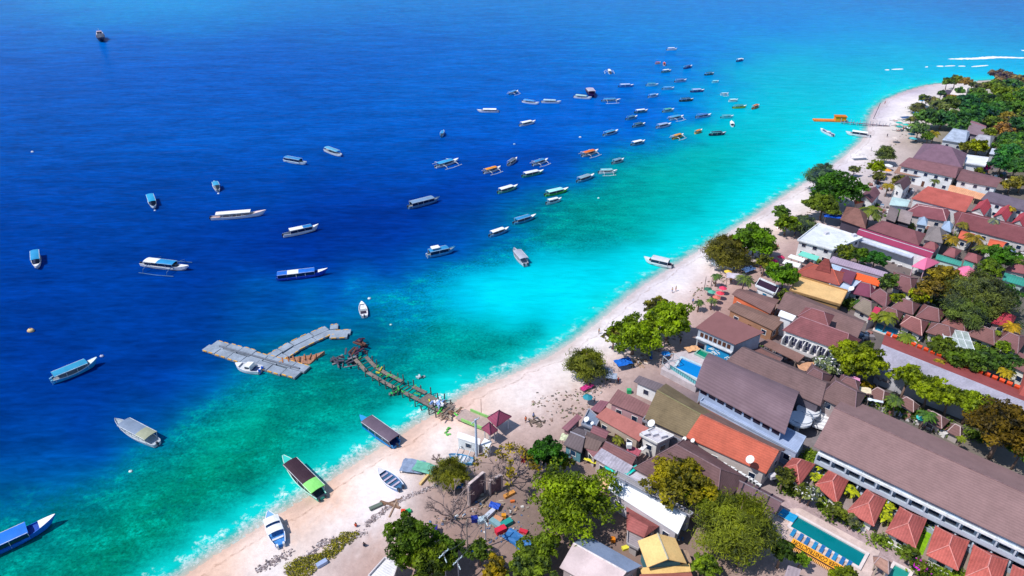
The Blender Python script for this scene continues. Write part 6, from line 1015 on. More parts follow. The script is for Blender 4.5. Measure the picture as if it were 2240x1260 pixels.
# pool fence of glass
a, b = P(1466, 803, 3.4), P(1522, 838, 3.4); d, n, L, an = frame2(a, b); c = (a + b) / 2; r = root('glass_railing', (c.x, c.y, 2.9), an, 'teal glass railing along the near side of the bright blue pool', 'railing')
m = MB(); m.box((0, 0, .5), (L, .06, .9)); m.build('glass_pane', mat('6cc0c8', .1, .2, 3, spec=.6), r); m = MB()
for i in range(13): m.box((-L / 2 + L * i / 12, -.05, .55), (.08, .1, 1.1))
m.box((0, -.05, 1.1), (L, .12, .1)); m.build('rail_frame', mat('5c8c98', .5), r)
p = P(1465, 812, 1.3); r = root('steel_frame', (p.x, p.y, 1.3), R(25), 'open steel frame tower beside the pool terrace', 'frame'); m = MB()
for x in (-1.5, 1.5):
    for y in (-1.2, 1.2): m.tube([(x, y, -.5), (x, y, 4)], .1, 4)
for z in (2, 4):
    for y in (-1.2, 1.2): m.tube([(-1.5, y, z), (1.5, y, z)], .08, 4)
    for x in (-1.5, 1.5): m.tube([(x, -1.2, z), (x, 1.2, z)], .08, 4)
m.build('steel_bars', mat('c0c8d0', .5), r)
# banner
a, b = P(1732, 1183, 2.3), P(1850, 1250, 2.3); d, n, L, an = frame2(a, b); c = (a + b) / 2; r = root('banner_fence', (c.x, c.y, GZ), an, 'orange construction banner with black lettering on a slatted fence beside the long pool', 'banner')
m = MB(); m.box((0, 0, 1.0), (L, 1.15, .06), 0, R(18)); m.build('banner', mat('f8a81c', .7, .1, .5), r); m = MB()
for i in range(34): m.box((-L / 2 + L * (i + .5) / 34, -.95, .55), (L / 68, .5, .05), 0, R(30))
m.build('fence_slats', mat('f0b060', .7, .2), r); m = MB(); m.box((0, -.75, .3), (L, .06, .8)); m.build('fence_panel', mat('c88030', .8), r)
tc_ = bpy.data.curves.new('lettering', 'FONT'); tc_.body = 'UNDER CONSTRUCTION'; tc_.size = 1.12; tc_.align_x = 'CENTER'; tc_.align_y = 'CENTER'; tc_.extrude = .01; tc_.offset = .022; tc_.space_character = 1.02
to = bpy.data.objects.new('lettering', tc_); COL.objects.link(to); bpy.context.view_layer.update(); wdt = to.dimensions.x
me = bpy.data.meshes.new_from_object(to.evaluated_get(bpy.context.evaluated_depsgraph_get())); bpy.data.objects.remove(to)
me.materials.clear(); me.materials.append(mat('30180c', .8)); to = link(bpy.data.objects.new('lettering', me), r)
to.location = (0, 0, 1.05); to.rotation_euler = (R(-18), 0, math.pi); to.scale = (L * .93 / wdt, 1, 1)
# sunbeds
def sunbed(x, y, z, ang, col_, label, group, s=1.0):
    p = P(x, y, z); r = root('sunbed', (p.x, p.y, z), ang, label, 'sunbed', group); m = MB(); m.box((0, 0, .28), (1.9 * s, .7 * s, .08))
    for px_ in (-.8, .8):
        for py_ in (-.3, .3): m.box((px_ * s, py_ * s, .12), (.08, .08, .26))
    m.build('bed_frame', mat('f0f0f0', .6), r); m = MB(); m.box((-.15 * s, 0, .37), (1.5 * s, .66 * s, .09)); m.box((.72 * s, 0, .48), (.5 * s, .66 * s, .09), 0, 0); m.build('cushion', mat(col_, .8, .12), r)
ORD = ['first', 'second', 'third', 'fourth', 'fifth', 'sixth', 'seventh', 'eighth', 'ninth']
for i, (x, y) in enumerate([(1734, 1169), (1750, 1179), (1764, 1187), (1781, 1197), (1797, 1204), (1811, 1214), (1825, 1221), (1841, 1230), (1856, 1238)]):
    sunbed(x, y, 1.42, an + math.pi / 2, '2874b4' if i % 3 else '2890c8', 'blue sunbed along the orange banner, %s from the tree end' % ORD[i], 'blue sunbeds by the long pool', .92)
for i, (x, y) in enumerate([(1725, 1127), (1719, 1134)]): sunbed(x, y, 1.42, an, '20a4dc', 'turquoise sunbed at the head of the long pool, %s one' % ('far', 'near')[i], 'turquoise sunbeds at the pool head', 1.5)
# parasols
def parasol(x, y, col_, label, rad=1.15, z=GZ, name='parasol', group='parasols on the beach', n=8, h=2.4):
    p = P(x, y, z + h); r = root(name, (p.x, p.y, z), 0, label, 'parasol', group); m = MB(); m.cone((0, 0, h - .35), rad, .6, n); m.build('canopy', mat(col_, .7, .1), r); m = MB(); m.tube([(0, 0, -.3), (0, 0, h - .1)], .05, 5); m.build('pole', mat('e8e0d8'), r)
for x, y, c, t in [(1694, 568, 'e82c70', 'magenta parasol beside the path, topmost of a close row of three'), (1709, 560, 'e84070', 'small pink parasol beyond the row of three'), (1691, 577, 'f8b820', 'golden-yellow parasol, middle of a close row of three'), (1686, 586, '3c98f0', 'sky-blue parasol, lowest of a close row of three'), (1582, 628, 'e84468', 'pink-red parasol among the small palms, upper'), (1576, 639, 'f04058', 'bright red parasol below the pink-red one'),
    (1568, 648, 'e07868', 'salmon parasol below the bright red one'), (1557, 636, '5cb098', 'sea-green parasol left of the bright red one'), (1549, 630, '386c58', 'dark green parasol beside the crooked driftwood poles'), (1593, 592, 'f4c84c', 'pale yellow parasol on white sand near the rowing boat'), (1457, 771, '1c90e8', 'vivid blue round parasol near the pool steps'), (2018, 912, '48d0c8', 'turquoise parasol between the two palms behind the hotel block'),
    (1565, 575, 'c8d0e0', 'pale grey parasol beside the rowing boat'), (1286, 866, '2c90a0', 'teal parasol on the sand above the brown roofs'), (1643, 560, 'f0e0e0', 'white parasol under the fresh green tree'), (1812, 468, '3058d0', 'small deep blue parasol beside the blue tarpaulin')]:
    parasol(x, y, c, t)
for i, (x, y, c, t) in enumerate([(1968, 267, '30b0a8', 'teal parasol nearest the footbridge'), (1983, 271, '38b8b0', 'teal parasol beside two others on the far beach'), (1968, 275, '2c9c98', 'dark teal parasol in front of the others on the far beach'), (2006, 246, '4878e8', 'royal-blue parasol far along the beach'), (1995, 292, '40a8b8', 'blue-green parasol by the beach path'), (1998, 301, '58b8c0', 'light teal parasol lowest on the far beach'), (2017, 218, '40a0d8', 'blue parasol at the farthest part of the beach'), (1992, 278, 'e0e4ec', 'white parasol on the far beach'), (1960, 300, 'd8c8c0', 'beige parasol on far sand'), (1944, 360, 'f4f8fa', 'white parasol beside the resort deck'), (1941, 370, 'f0a030', 'orange parasol beside the resort deck')]):
    parasol(x, y, c, t, 1.7)
for i in range(18):
    x = 1950 + (i % 6) * 9 + (i // 6) * 3; y = 262 + (i // 6) * 11 + (i % 2) * 3; sunbed(x, y, 1.3, R(150), ('f0e8e4', 'b87868', 'e8e0dc')[i % 3], ('white sunbed among the teal parasols of the far beach', 'brown sunbed among the teal parasols of the far beach', 'grey sunbed among the teal parasols of the far beach')[i % 3], 'sunbeds on the far beach', 1.1)
for i, (x, y, c, t) in enumerate([(1985, 256, '405c88', 'dark blue canopy tent on the far beach'), (1880, 338, 'e8e0e0', 'pale canvas heap by the beach scrub')]):
    p = P(x, y, 2.8); r = root('beach_tent', (p.x, p.y, 1.3), 0, t, 'tent'); m = MB(); m.add([(-3, -1.5, 1.2), (3, -1.5, 1.2), (3, 1.5, 1.2), (-3, 1.5, 1.2), (0, 0, 2)], [(0, 1, 4), (1, 2, 4), (2, 3, 4), (3, 0, 4)]); m.build('canopy', mat(c), r); m = MB()
    for q in ((-2.9, -1.4), (2.9, -1.4), (2.9, 1.4), (-2.9, 1.4)): m.tube([(q[0], q[1], -.3), (q[0], q[1], 1.2)], .06, 4)
    m.build('tent_poles', mat('d8d8d8'), r)
# sheets, tarpaulins and crates
def tarp(x, y, sx, sy, ang, col_, label, z=GZ, h=.5, name='tarpaulin', cat='tarpaulin', post=False, sag=.25, group=None):
    p = P(x, y, z + h); r = root(name, (p.x, p.y, z), R(ang), label, cat, group); rn = random.Random(int(x)); nx, ny = 6, 5; V, F = [], []
    for i in range(nx + 1):
        for j in range(ny + 1): V.append(((i / nx - .5) * sx * rn.uniform(.96, 1.04), (j / ny - .5) * sy * rn.uniform(.95, 1.05), h + rn.uniform(-sag, sag) * .6))
    for i in range(nx):
        for j in range(ny): k = i * (ny + 1) + j; F.append((k, k + ny + 1, k + ny + 2, k + 1))
    m = MB(); m.add(V, F); m.build('sheet', mat(col_, .6, .15), r)
    m = MB()
    for q in ((-.45, -.45), (.45, -.45), (.45, .45), (-.45, .45)): m.tube([(q[0] * sx, q[1] * sy, -.4), (q[0] * sx, q[1] * sy, h)], .07, 4)
    m.build('support', mat('988880'), r)
for a_ in [(903, 1019, 4.6, 3.6, -12, '90a0bc', 'blue-grey flat raft of panels lying on the sand', .95, .6), (928, 1022, 4.2, 2.6, -18, '70b8a0', 'faded sea-green sheet beside the blue-grey raft', 1.2, .9), (1133, 1182, 5.5, 2.6, -40, '3878b8', 'large crumpled bright blue tarpaulin in the yard', 1.3, .5), (1046, 1203, 2.2, 1.8, 30, '1c8cd0', 'small blue tarpaulin below the utility pole', 1.3, .7), (1003, 1062, 1.9, 1.4, 10, '1c80d0', 'blue plastic tub cover under the low feathery tree', 1.3, .5), (1082, 1105, 1.5, 2.0, 70, '2858c8', 'blue cloth hanging in the shade of the ruined walls', 1.3, .8), (1364, 791, 4.0, 2.8, 20, '1c70d8', 'deep blue tarpaulin shelter behind the lone feathery bush', 1.3, 1.6),
    (1318, 812, 4.5, 3.0, -20, '9ca0b0', 'grey worn canvas shelter beside the lone feathery bush', 1.3, 1.7), (1337, 822, 2.6, 2.0, -10, 'a8b4c8', 'pale grey canvas on posts casting a dark shadow', 1.3, 1.9), (1284, 846, 3.4, 1.4, 35, 'd83c88', 'magenta covered kayak rack on the sand', 1.3, .7), (1424, 777, .7, 3.6, -10, '1c68b8', 'long blue board leaning under the wide leafy beach tree', 1.3, .6), (1833, 474, 9, 3, -15, '2464e0', 'vivid blue tarpaulin roof beside the thatched hall', 1.3, 3.4), (1863, 829, 3.4, 2.2, -20, 'f0a4d0', 'pink awning between the dark brown roofs', 1.3, 5.2), (1888, 852, 3.2, 2.0, -20, 'f4e4c4', 'cream awning behind the hotel roofs', 1.3, 5.0),
    (1915, 876, 3.0, .8, -20, 'e8f0f8', 'white skylight strip at the far eave of the hotel block', 1.3, 5.5), (1514, 762, 3.4, 2.0, 20, 'f0b888', 'peach awning at the foot of the mural restaurant', 1.3, 2.2), (1609, 604, 5.0, 3.4, -15, 'd8ccd8', 'dusty white tent roof beside the dark palm', 1.3, 2.6), (1637, 588, 4.4, 2.4, 30, '5c7cb0', 'slate-blue tarpaulin over stacked gear by the path', 1.3, 1.4), (1655, 570, 4.0, 2.4, -20, 'e8d8d8', 'whitish canvas between the olive tree and the parasols', 1.3, 2.2), (1766, 802, 4.4, 3.4, 0, 'd8a480', 'round tan table platform at the end of the open hall', 1.3, 3.0), (1342, 1027, 3.6, 1.1, -30, '20d8c8', 'turquoise gutter sheet along the white wall, lower left of two', 1.3, 3.0), (1379, 1031, 4.4, .9, 40, '10d8c8', 'turquoise strip along the edge of the dark brown roof', 1.3, 3.6), (1331, 1058, 3.6, 2.6, -10, 'ecc090', 'small tan awning left of the long plain white roof', 1.3, 2.2), (1240, 958, 2.6, 2.0, -20, 'd8dcb8', 'pale olive awning at the corner of the blue-green fronted shop', 1.3, 2.6), (1296, 1010, 3.6, .6, -32, 'e8e040', 'yellow kayak stored along the wall behind the dark round tree', 1.3, 1.2)]:
    x, y, sx, sy, ang, c, t, z, h = a_; tarp(x, y, sx, sy, ang, c, t, z, h)
def crate(x, y, dims, ang, c, label, z=GZ, name='crate', cat='crate', lid=None, group='coolers and crates in the yard'):
    dims = tuple(q * .8 for q in dims); p = P(x, y, z + dims[2] / 2); r = root(name, (p.x, p.y, z), R(ang), label, cat, group); m = MB(); m.box((0, 0, dims[2] / 2), dims); m.build('body', mat(c, .6, .15), r); m = MB(); m.box((0, 0, dims[2] + .05), (dims[0] * 1.04, dims[1] * 1.04, .1)); m.build('lid', mat(lid or c, .6, .12), r)
for a_ in [(1108, 1145, (2.6, 1.3, 1.0), 35, '2c9c94', 'teal box with a dark side in the yard'), (1095, 1160, (2.4, 1.3, 1.1), 30, 'e02c48', 'red and white cooler box in the yard'), (1084, 1145, (2.8, 1.2, .9), -40, '88b0b8', 'pale aqua box behind the red cooler'), (1072, 1124, (2.6, 1.0, .8), 50, 'd0d4e4', 'whitish box tilted beside the tall utility pole'), (1053, 1138, (1.8, 1.4, .8), 20, 'c8dce8', 'pile of white boxes at the foot of the leafless tree'), (1145, 1163, (1.8, .9, .5), -20, 'd83048', 'red flat box beside the large blue tarpaulin'), (1089, 1137, (2.0, 1.4, .7), -30, 'd89c78', 'tan box beside the teal one'), (1102, 1129, (1.0, .8, .8), 0, 'e89c28', 'small orange crate behind the teal box'), (1114, 1082, (2.8, .9, .6), 35, 'e09c50', 'long orange-tan bench box beside the shade of the ruined walls'), (1121, 1097, (1.0, .5, .4), 10, 'e87838', 'little orange box alone on bare soil'), (1038, 1136, (1.4, 1.2, 1.0), 10, '2038a0', 'dark blue barrel box under the leafless tree'), (882, 1120, (.9, .8, .9), 0, 'e84c28', 'orange-red bin at the edge of the dark tree'), (893, 1119, (1.2, 1.0, .5), 30, '20b068', 'emerald green tub next to the orange-red bin'), (985, 1058, (.7, .7, .7), 0, 'f0a028', 'orange bucket under the low feathery tree'),
    (952, 1160, (1.0, 1.4, 1.8), 0, '302888', 'dark blue cabinet under the leafless grey tree'), (1341, 1181, (.9, .9, .9), 0, 'f08c18', 'orange ball-like planter beside the yellow-roofed house'), (1368, 1199, (1.5, .9, .5), 20, 'f0e850', 'yellow tub beside the yellow-roofed house'), (1376, 856, (1.2, 1.0, 1.2), 0, '30b878', 'green freezer beside the white hut'), (1376, 975, (1.2, 1.0, 1.0), 0, 'f4f4f4', 'white water tank on the cluttered concrete roof', 5.9), (704, 1233, (2.2, 1.0, .7), 40, 'a8b8dc', 'small upturned blue-grey dinghy by the creeper patch', 1.3), (930, 1047, (4.2, .55, .5), 62, 'f0cc8c', 'long yellowish log lying on the sand'), (822, 1108, (3, .9, .3), 32, '707c70', 'grey-green board bench on the beach edge')]:
    if len(a_) == 7: x, y, d_, an_, c, t, z = a_
    else: (x, y, d_, an_, c, t), z = a_, GZ
    nm = 'log' if 'log' in t else ('cooler_box' if 'cooler' in t else 'crate'); crate(x, y, d_, an_, c, t, z, nm, nm.replace('_', ' '))
# ruined brick walls
for (x0, y0, x1, y1, h, t) in [(1028, 1104, 1058, 1078, 5.2, 'tall ruined brick wall standing alone in the yard, seen from its dark side'), (1073, 1082, 1095, 1070, 3.6, 'lower ruined brick wall right of the tall one, with a turquoise scrap')]:
    a, b = P(x0, y0, GZ), P(x1, y1, GZ); d, n, L, an_ = frame2(a, b); c = (a + b) / 2; r = root('ruined_wall', (c.x, c.y, GZ), an_, t, 'wall', 'ruined walls in the yard'); m = MB(); m.prism([(-L / 2, -.15, -.5), (L / 2, -.15, -.5), (L / 2, .15, -.5), (-L / 2, .15, -.5)], [(-L / 2, -.15, h * .93), (L / 2, -.15, h), (L / 2, .15, h), (-L / 2, .15, h * .93)]); m.build('brick_face', mat('80646c', .95, .4, 1.6, stripes=(.3, 'Z')), r)
    for sx in (-L / 2 - .2, L / 2 + .2, ): m = MB(); m.box((sx, 0, h / 2 - .2), (.4, .55, h + .2)); m.build('pillar', mat('d0bcb8', .9, .15), r)
    m = MB(); m.box((0, 0, h + .12), (L + .2, .5, .2)); m.build('coping', mat('d4c0bc', .9), r)
heap(1075, 1098, 2.4, 14, ['b8a898', '98887c', 'c8b8a8'], 'heap of broken concrete at the foot of the ruined walls', 'rubble_heap', 'rubble', z=1.3, seed=11, ln=2.0, ztop=.6)
heap(1176, 925, 1.6, 16, ['5c5048', '706058', '8c7c70'], 'round heap of dry brushwood on the open sand behind the pavilions', 'brushwood_heap', 'brushwood', z=1.3, seed=12, ln=1.6, ztop=.5)
heap(858, 1110, 1.6, 6, ['8c6c58', 'a88c78'], 'a few old boards and poles lying across the beach edge', 'driftwood', 'driftwood', z=1.3, seed=13, ln=4.5, ztop=.3)
heap(1400, 795, 1.8, 12, ['c8a890', 'a88c78', 'e0d0c4'], 'scattered driftwood beside the path behind the beach trees', 'driftwood', 'driftwood', z=1.3, seed=14, ln=2.4, ztop=.4)
# poles
def pole(x, yb, yt, label, arms=2, c='b4b0b8', z=GZ, rad=.13, name='utility_pole'):
    b = P(x, yb, z); s_ = PXM(yb); dep = PITCH + math.atan((yb - 630) / FPX); h = (yb - yt) / (s_ * math.cos(dep)) * .93; r = root(name, (b.x, b.y, z), R(20), label, 'pole'); m = MB(); m.tube([(0, 0, -.5), (0, 0, h)], rad, 6, rad * .7); m.build('mast', mat(c, .7), r)
    for i in range(arms):
        m = MB(); m.box((0, 0, h - .3 - i * .9), (2.2, .14, .14), R(30 + 65 * i)); ar = m.build('crossarm', mat('c8dce4', .6), r); m = MB()
        for q in (-.9, -.3, .3, .9): m.cone((math.cos(R(30 + 65 * i)) * q, math.sin(R(30 + 65 * i)) * q, h - .2 - i * .9), .07, .25, 5, .05)
        m.build('insulators', mat('e8f0f4'), ar)
    return b + Vector((0, 0, h))
t1 = pole(1063, 1197, 1132, 'tall utility pole with crossarms standing among the coolers in the yard'); t2 = pole(976, 1275, 1212, 'utility pole with pale crossarms over the dark tree at the bottom edge'); t3 = pole(1004, 1272, 1226, 'utility pole at the bottom edge, right of its twin over the dark tree'); pole(1023, 1200, 1143, 'thin wooden post left of the tall utility pole', 0, 'a89890')
t4 = pole(1043, 998, 918, 'lattice-like pale blue radio mast in front of the ticket booth', 1, 'c8d8f0', rad=.3, name='radio_mast'); pole(1053, 909, 872, 'thin brown flagpole on the beach beside the green rails', 0, 'b07860', rad=.07, name='flagpole'); pole(1279, 985, 944, 'pale antenna pole rising from the dark grey roofs', 0, 'd0ccd8', rad=.09); t5 = pole(1690, 640, 602, 'pale metal pole in front of the bright green tree', 1, 'b8c8cc', rad=.1); pole(1540, 635, 604, 'crooked driftwood pole sculpture on the beach, left', 0, 'a89490', rad=.14, name='driftwood_pole'); pole(1553, 640, 605, 'crooked driftwood pole sculpture on the beach, right', 0, 'a89490', rad=.14, name='driftwood_pole')
def wire(a, b, label):
    m = MB(); m.tube([a.lerp(b, t) - Vector((0, 0, 1.4 * 4 * t * (1 - t))) for t in np.linspace(0, 1, 9)], .035, 3); tag(m.build('power_line', mat('686870')), label, 'cable', 'overhead power lines')
wire(t1, t2, 'power line between the tall yard pole and the pole over the dark tree'); wire(t1, t3, 'power line between the tall yard pole and the right-hand pole at the bottom edge')
# satellite dishes and roof boxes
def dish(x, y, z, rad, label, c='f4f4f4'):
    rad *= .55
    p = P(x, y, z); r = root('satellite_dish', (p.x, p.y, z - .9), R(200), label, 'dish', 'white satellite dishes'); m = MB(); V, F = [(0, 0, 0)], []
    for k in range(1, 4):
        for j in range(12): a = j * math.pi / 6; q = rad * k / 3; V.append((q * math.cos(a), q * math.sin(a), .35 * rad * (k / 3) ** 2))
    for j in range(12): F.append((0, 1 + j, 1 + (j + 1) % 12))
    for k in range(2):
        for j in range(12): F.append((1 + k * 12 + j, 13 + k * 12 + j, 13 + k * 12 + (j + 1) % 12, 1 + k * 12 + (j + 1) % 12))
    mt = Matrix.Translation((0, 0, .9)) @ Matrix.Rotation(R(38), 4, 'Y'); m.add([mt @ Vector(v) for v in V], F); m.build('reflector', mat(c, .4, .05), r, True); m = MB(); m.tube([(0, 0, -.2), (0, 0, .9)], .07, 5); m.build('mount', mat('888890'), r)
for x, y, z, q, t in [(1284, 918, 5.2, 1.15, 'white satellite dish on the blue-grey flat roof, larger of two'), (1296, 926, 5.0, .7, 'small white satellite dish on the blue-grey flat roof'), (1426, 927, 6.6, 1.5, 'large white satellite dish at the lower edge of the mossy roof'), (1642, 1006, 8.4, 1.5, 'round white satellite dish on the bright orange tiled roof'), (1863, 632, 6.8, 1.3, 'white satellite dish on the pale blue roof terrace'), (1498, 960, 6.4, .8, 'small white satellite dish at the left end of the orange roof gutter'), (1516, 964, 6.4, .8, 'small white dish second from the left end of the orange roof gutter')]: dish(x, y, z, q, t)
rn = random.Random(4)
for i in range(16):
    t = i / 15; x, y = lerp(1532, 1660, t), lerp(986, 1058, t); p = P(x + rn.uniform(-2, 2), y + rn.uniform(-1.5, 1.5), 4.2); r = root('air_conditioner', (p.x, p.y, 3.6), R(-35 + rn.uniform(-8, 8)), 'white air-conditioning unit in the gutter row in front of the orange tiled roof', 'air conditioner', 'air-conditioning units in the roof gutter'); box_part(r, 'casing', (0, 0, .35), (1.0, .5, .7), 'f0f0f0'); box_part(r, 'grille', (0, -.27, .35), (.6, .05, .5), '4c4c54')
for i, (x, y, z, t) in enumerate([(1412, 950, 6.3, 'grey ventilation box on the cluttered concrete roof, left'), (1432, 950, 6.3, 'white roof box on the cluttered concrete roof, middle'), (1450, 954, 6.3, 'white roof box on the cluttered concrete roof, right'), (1808, 510, 7.0, 'small white box on the bright concrete terrace'), (1868, 515, 7.0, 'low grey box on the bright concrete terrace'), (1690, 1042, 4.2, 'red and white service hut top between the orange roof and the first bungalow')]):
    crate(x, y, (1.6, 1.2, .9), 20, 'e4e0e8', t, z - .5, 'roof_box', 'box', group='boxes on roofs')
# curved white terraces at the hall's end
for x, y, z, q, t in [(1749, 916, 5.2, 2.5, 'nearer one, with a dark rail'), (1768, 898, 5.0, 2.3, 'farther one')]:
    p = P(x, y, z); r = root('curved_terrace', (p.x, p.y, GZ), 0, 'rounded white terrace slab at the end of the hall, ' + t, 'terrace', 'rounded terraces'); m = MB(); m.cone((0, 0, z - GZ - .4), q, .4, 20, q); m.build('slab', mat('e4e8f0', .7, .1), r); m = MB(); m.cone((0, 0, -.5), .5, z - GZ, 8, .5); m.build('column', mat('d8dce8'), r); m = MB(); m.tube([(q * math.cos(a), q * math.sin(a), z - GZ + .8) for a in np.linspace(-2.6, .6, 12)], .09, 4); m.build('rail', mat('8494ac'), r)
p = P(1808, 892, 5.5); r = root('outdoor_stair', (p.x, p.y, GZ), R(-28), 'white outdoor stair between the curved-roof hall and the hotel block', 'stair'); m = MB()
for i in range(9): m.box((0, -3 + i * .7, 1 + i * .42), (3.4, .68, .42))
m.build('steps', mat('f4f4f8', .8, .08), r)
# mural on the restaurant
e0, ed, eL, en, _ = REST.edge(0); mw = Matrix.Translation(REST.r.location) @ Matrix.Rotation(REST.r.rotation_euler[2], 4, 'Z'); a, b = mw @ Vector((*(e0 + ed * eL * .3 + en * .15).xy, 0)), mw @ Vector((*(e0 + ed * eL * .93 + en * .15).xy, 0)); d, n, L, an_ = frame2(a, b); c = (a + b) / 2; r = root('wall_mural', (c.x, c.y, GZ + 2.6), an_, 'bright blue and white swirling mural panel on the restaurant wall', 'mural')
m = MB(); m.box((0, 0, 0), (L, .08, 2.6)); m.build('painted_panel', mat('1c9cd8', .7, .1), r); rn = random.Random(8); m = MB()
for i in range(16): x = rn.uniform(-L * .45, L * .45); z = rn.uniform(-.9, .9); m.tube([(x, -.06, z), (x + rn.uniform(.2, .7), -.06, z + rn.uniform(-.4, .4)), (x + rn.uniform(.6, 1.3), -.06, z + rn.uniform(-.3, .3))], .12, 4)
m.build('white_swirls', mat('f0f8fc'), r)
# white glass frame
p = P(2090, 750, 3); r = root('glasshouse', (p.x, p.y, GZ), R(-20), 'white metal and glass frame roof beside the low brown cottage', 'frame'); m = MB()
for i in range(5): m.tube([(-3 + i * 1.5, -4, 3), (-3 + i * 1.5, 4, 3)], .1, 4)
for y in (-4, 0, 4): m.tube([(-3, y, 3), (3, y, 3)], .1, 4)
for q in ((-3, -4), (3, -4), (3, 4), (-3, 4)): m.tube([(q[0], q[1], -.3), (q[0], q[1], 3)], .1, 4)
m.build('frame_bars', mat('f0f4f8'), r); m = MB(); m.face([(-3, -4, 2.9), (3, -4, 2.9), (3, 4, 2.9), (-3, 4, 2.9)]); m.build('glass_pane', mat('b0bcb8', .25, spec=.4), r)
# people
def person(x, y, top, legs, label, ang=0, sit=False, z=None):
    p = GP(x, y); r = root('person', (p.x, p.y, p.z), R(ang), label, 'person')
    if sit: J = [((0, 0, .35), .14), ((0, -.03, .65), .15), ((0, 0, .92), .06), ((0, .02, 1.05), .11), ((.1, .4, .42), .08), ((.12, .5, .04), .05), ((-.1, .4, .42), .08), ((-.12, .5, .04), .05), ((.22, .02, .8), .06), ((.28, .2, .5), .04), ((-.22, .02, .8), .06), ((-.28, .2, .5), .04)]
    else: J = [((0, 0, .92), .14), ((0, 0, 1.25), .15), ((0, 0, 1.48), .06), ((0, .02, 1.64), .11), ((.1, .1, .5), .08), ((.12, .02, .03), .05), ((-.1, -.08, .5), .08), ((-.12, -.22, .05), .05), ((.22, 0, 1.38), .06), ((.3, .1, .95), .04), ((-.22, 0, 1.38), .06), ((-.3, -.08, .95), .04)]
    E = [(0, 1), (1, 2), (2, 3), (0, 4), (4, 5), (0, 6), (6, 7), (1, 8), (8, 9), (1, 10), (10, 11)]
    me = bpy.data.meshes.new('body'); me.from_pydata([j[0] for j in J], E, []); o = link(bpy.data.objects.new('body', me), r); sk = o.modifiers.new('skin', 'SKIN'); me.materials.append(mat('b88064', .7))
    for v, j in zip(me.skin_vertices[0].data, J): v.radius = (j[1], j[1] * .8)
    me.skin_vertices[0].data[0].use_root = True; sb = o.modifiers.new('sub', 'SUBSURF'); sb.levels = sb.render_levels = 1
    bz = .35 if sit else .92; m = MB(); m.tube([(0, 0, bz - .02), (0, 0, bz + .2), (0, 0, bz + .5)], .22, 8, .19); m.build('shirt', mat(top, .8), r); m = MB()
    for q in (4, 6): m.tube([(J[q][0][0] * .9, 0, bz), Vector(J[q][0])], .13, 6, .11)
    m.build('shorts', mat(legs, .8), r); m = MB(); m.blob((0, 0, J[3][0][2] + .05), (.12, .12, .11), 1, 8, .02); m.build('hair', mat('201814', .8), r)
for a_ in [(779, 1153, 'e8502c', '2c3040', 'person in an orange top sitting at the beach edge near the creeper patch', 30, True), (797, 1196, '2c3850', '40404c', 'person in dark clothes sitting beside the path above the creeper patch', 0, True), (1150, 924, 'e87850', '303850', 'person in an orange shirt standing near the pavilions', 0, False), (1167, 916, '3c80c8', '282c38', 'person in a blue shirt near the round brushwood heap', 90, False), (1300, 880, 'd0d0d8', '304060', 'person in a white shirt on the path above the brown roofs', 40, False), (1352, 838, 'c83c48', '202830', 'person in a red shirt on the path near the white hut', 60, False), (1500, 705, 'f0f0f0', '607898', 'person in white walking on the path by the mural restaurant', 45, False), (1515, 664, '5888d0', '302c38', 'person in a light blue shirt beside the parasols', 10, False), (1488, 752, '30303c', 'a08468', 'person in black between the leafy beach tree and the restaurant', 0, False),
    (1598, 618, 'e0c050', '404858', 'person in a yellow shirt near the dark palm', 0, False), (1662, 592, '8c3050', '303038', 'person in a wine-red shirt near the three parasols', 30, False), (1729, 508, 'f0e8e8', '4c5c7c', 'person in pale clothes on the sand by the bright green tree', 0, False), (1738, 516, '3c4c8c', '303444', 'person in navy beside the person in pale clothes', 0, False), (1100, 1010, 'c8a868', '384050', 'person in a tan shirt under the leafless tree behind the ruined walls', 0, False), (1117, 1128, 'f0f0f0', '585c68', 'person in a white shirt standing by scattered bottles in the yard', 0, False), (1250, 1012, 'c84060', '2c3850', 'person in a crimson shirt by the shop wall', 0, False), (1975, 285, 'd85048', '304058', 'person in red on the far beach', 0, False), (1940, 300, '405070', '303848', 'person in dark clothes on the far beach', 0, False)]:
    x, y, c1, c2, t, an_, s_ = a_; person(x, y, c1, c2, t, an_, s_)
for x, y, c1, c2, t in [(1395, 800, 'e8e8e8', '384058', 'person in a white top beside the driftwood near the path'), (1440, 762, '588cc0', '303848', 'person in light blue under the beach trees'), (1560, 622, 'd8d0c8', '5c4c48', 'person in beige between the small palms and the path'), (1620, 596, '404048', '282830', 'person in charcoal by the slate-blue tarpaulin'), (1700, 545, 'e86868', '384860', 'person in coral on the path above the parasols'), (1470, 640, 'e8c8a8', '2878c8', 'bather in blue shorts walking on the wet sand'), (1478, 637, 'e8c8a8', 'e04868', 'bather in red shorts beside the one in blue shorts'), (1310, 730, 'e0b898', '202840', 'bather in dark shorts at the waterline left of the beach trees'), (1905, 330, 'f0f0f0', '90a0b0', 'person in white on the sand before the resort'), (1935, 228, 'c85050', '303848', 'person in red near the water of the far point')]:
    person(x, y, c1, c2, t, 30)
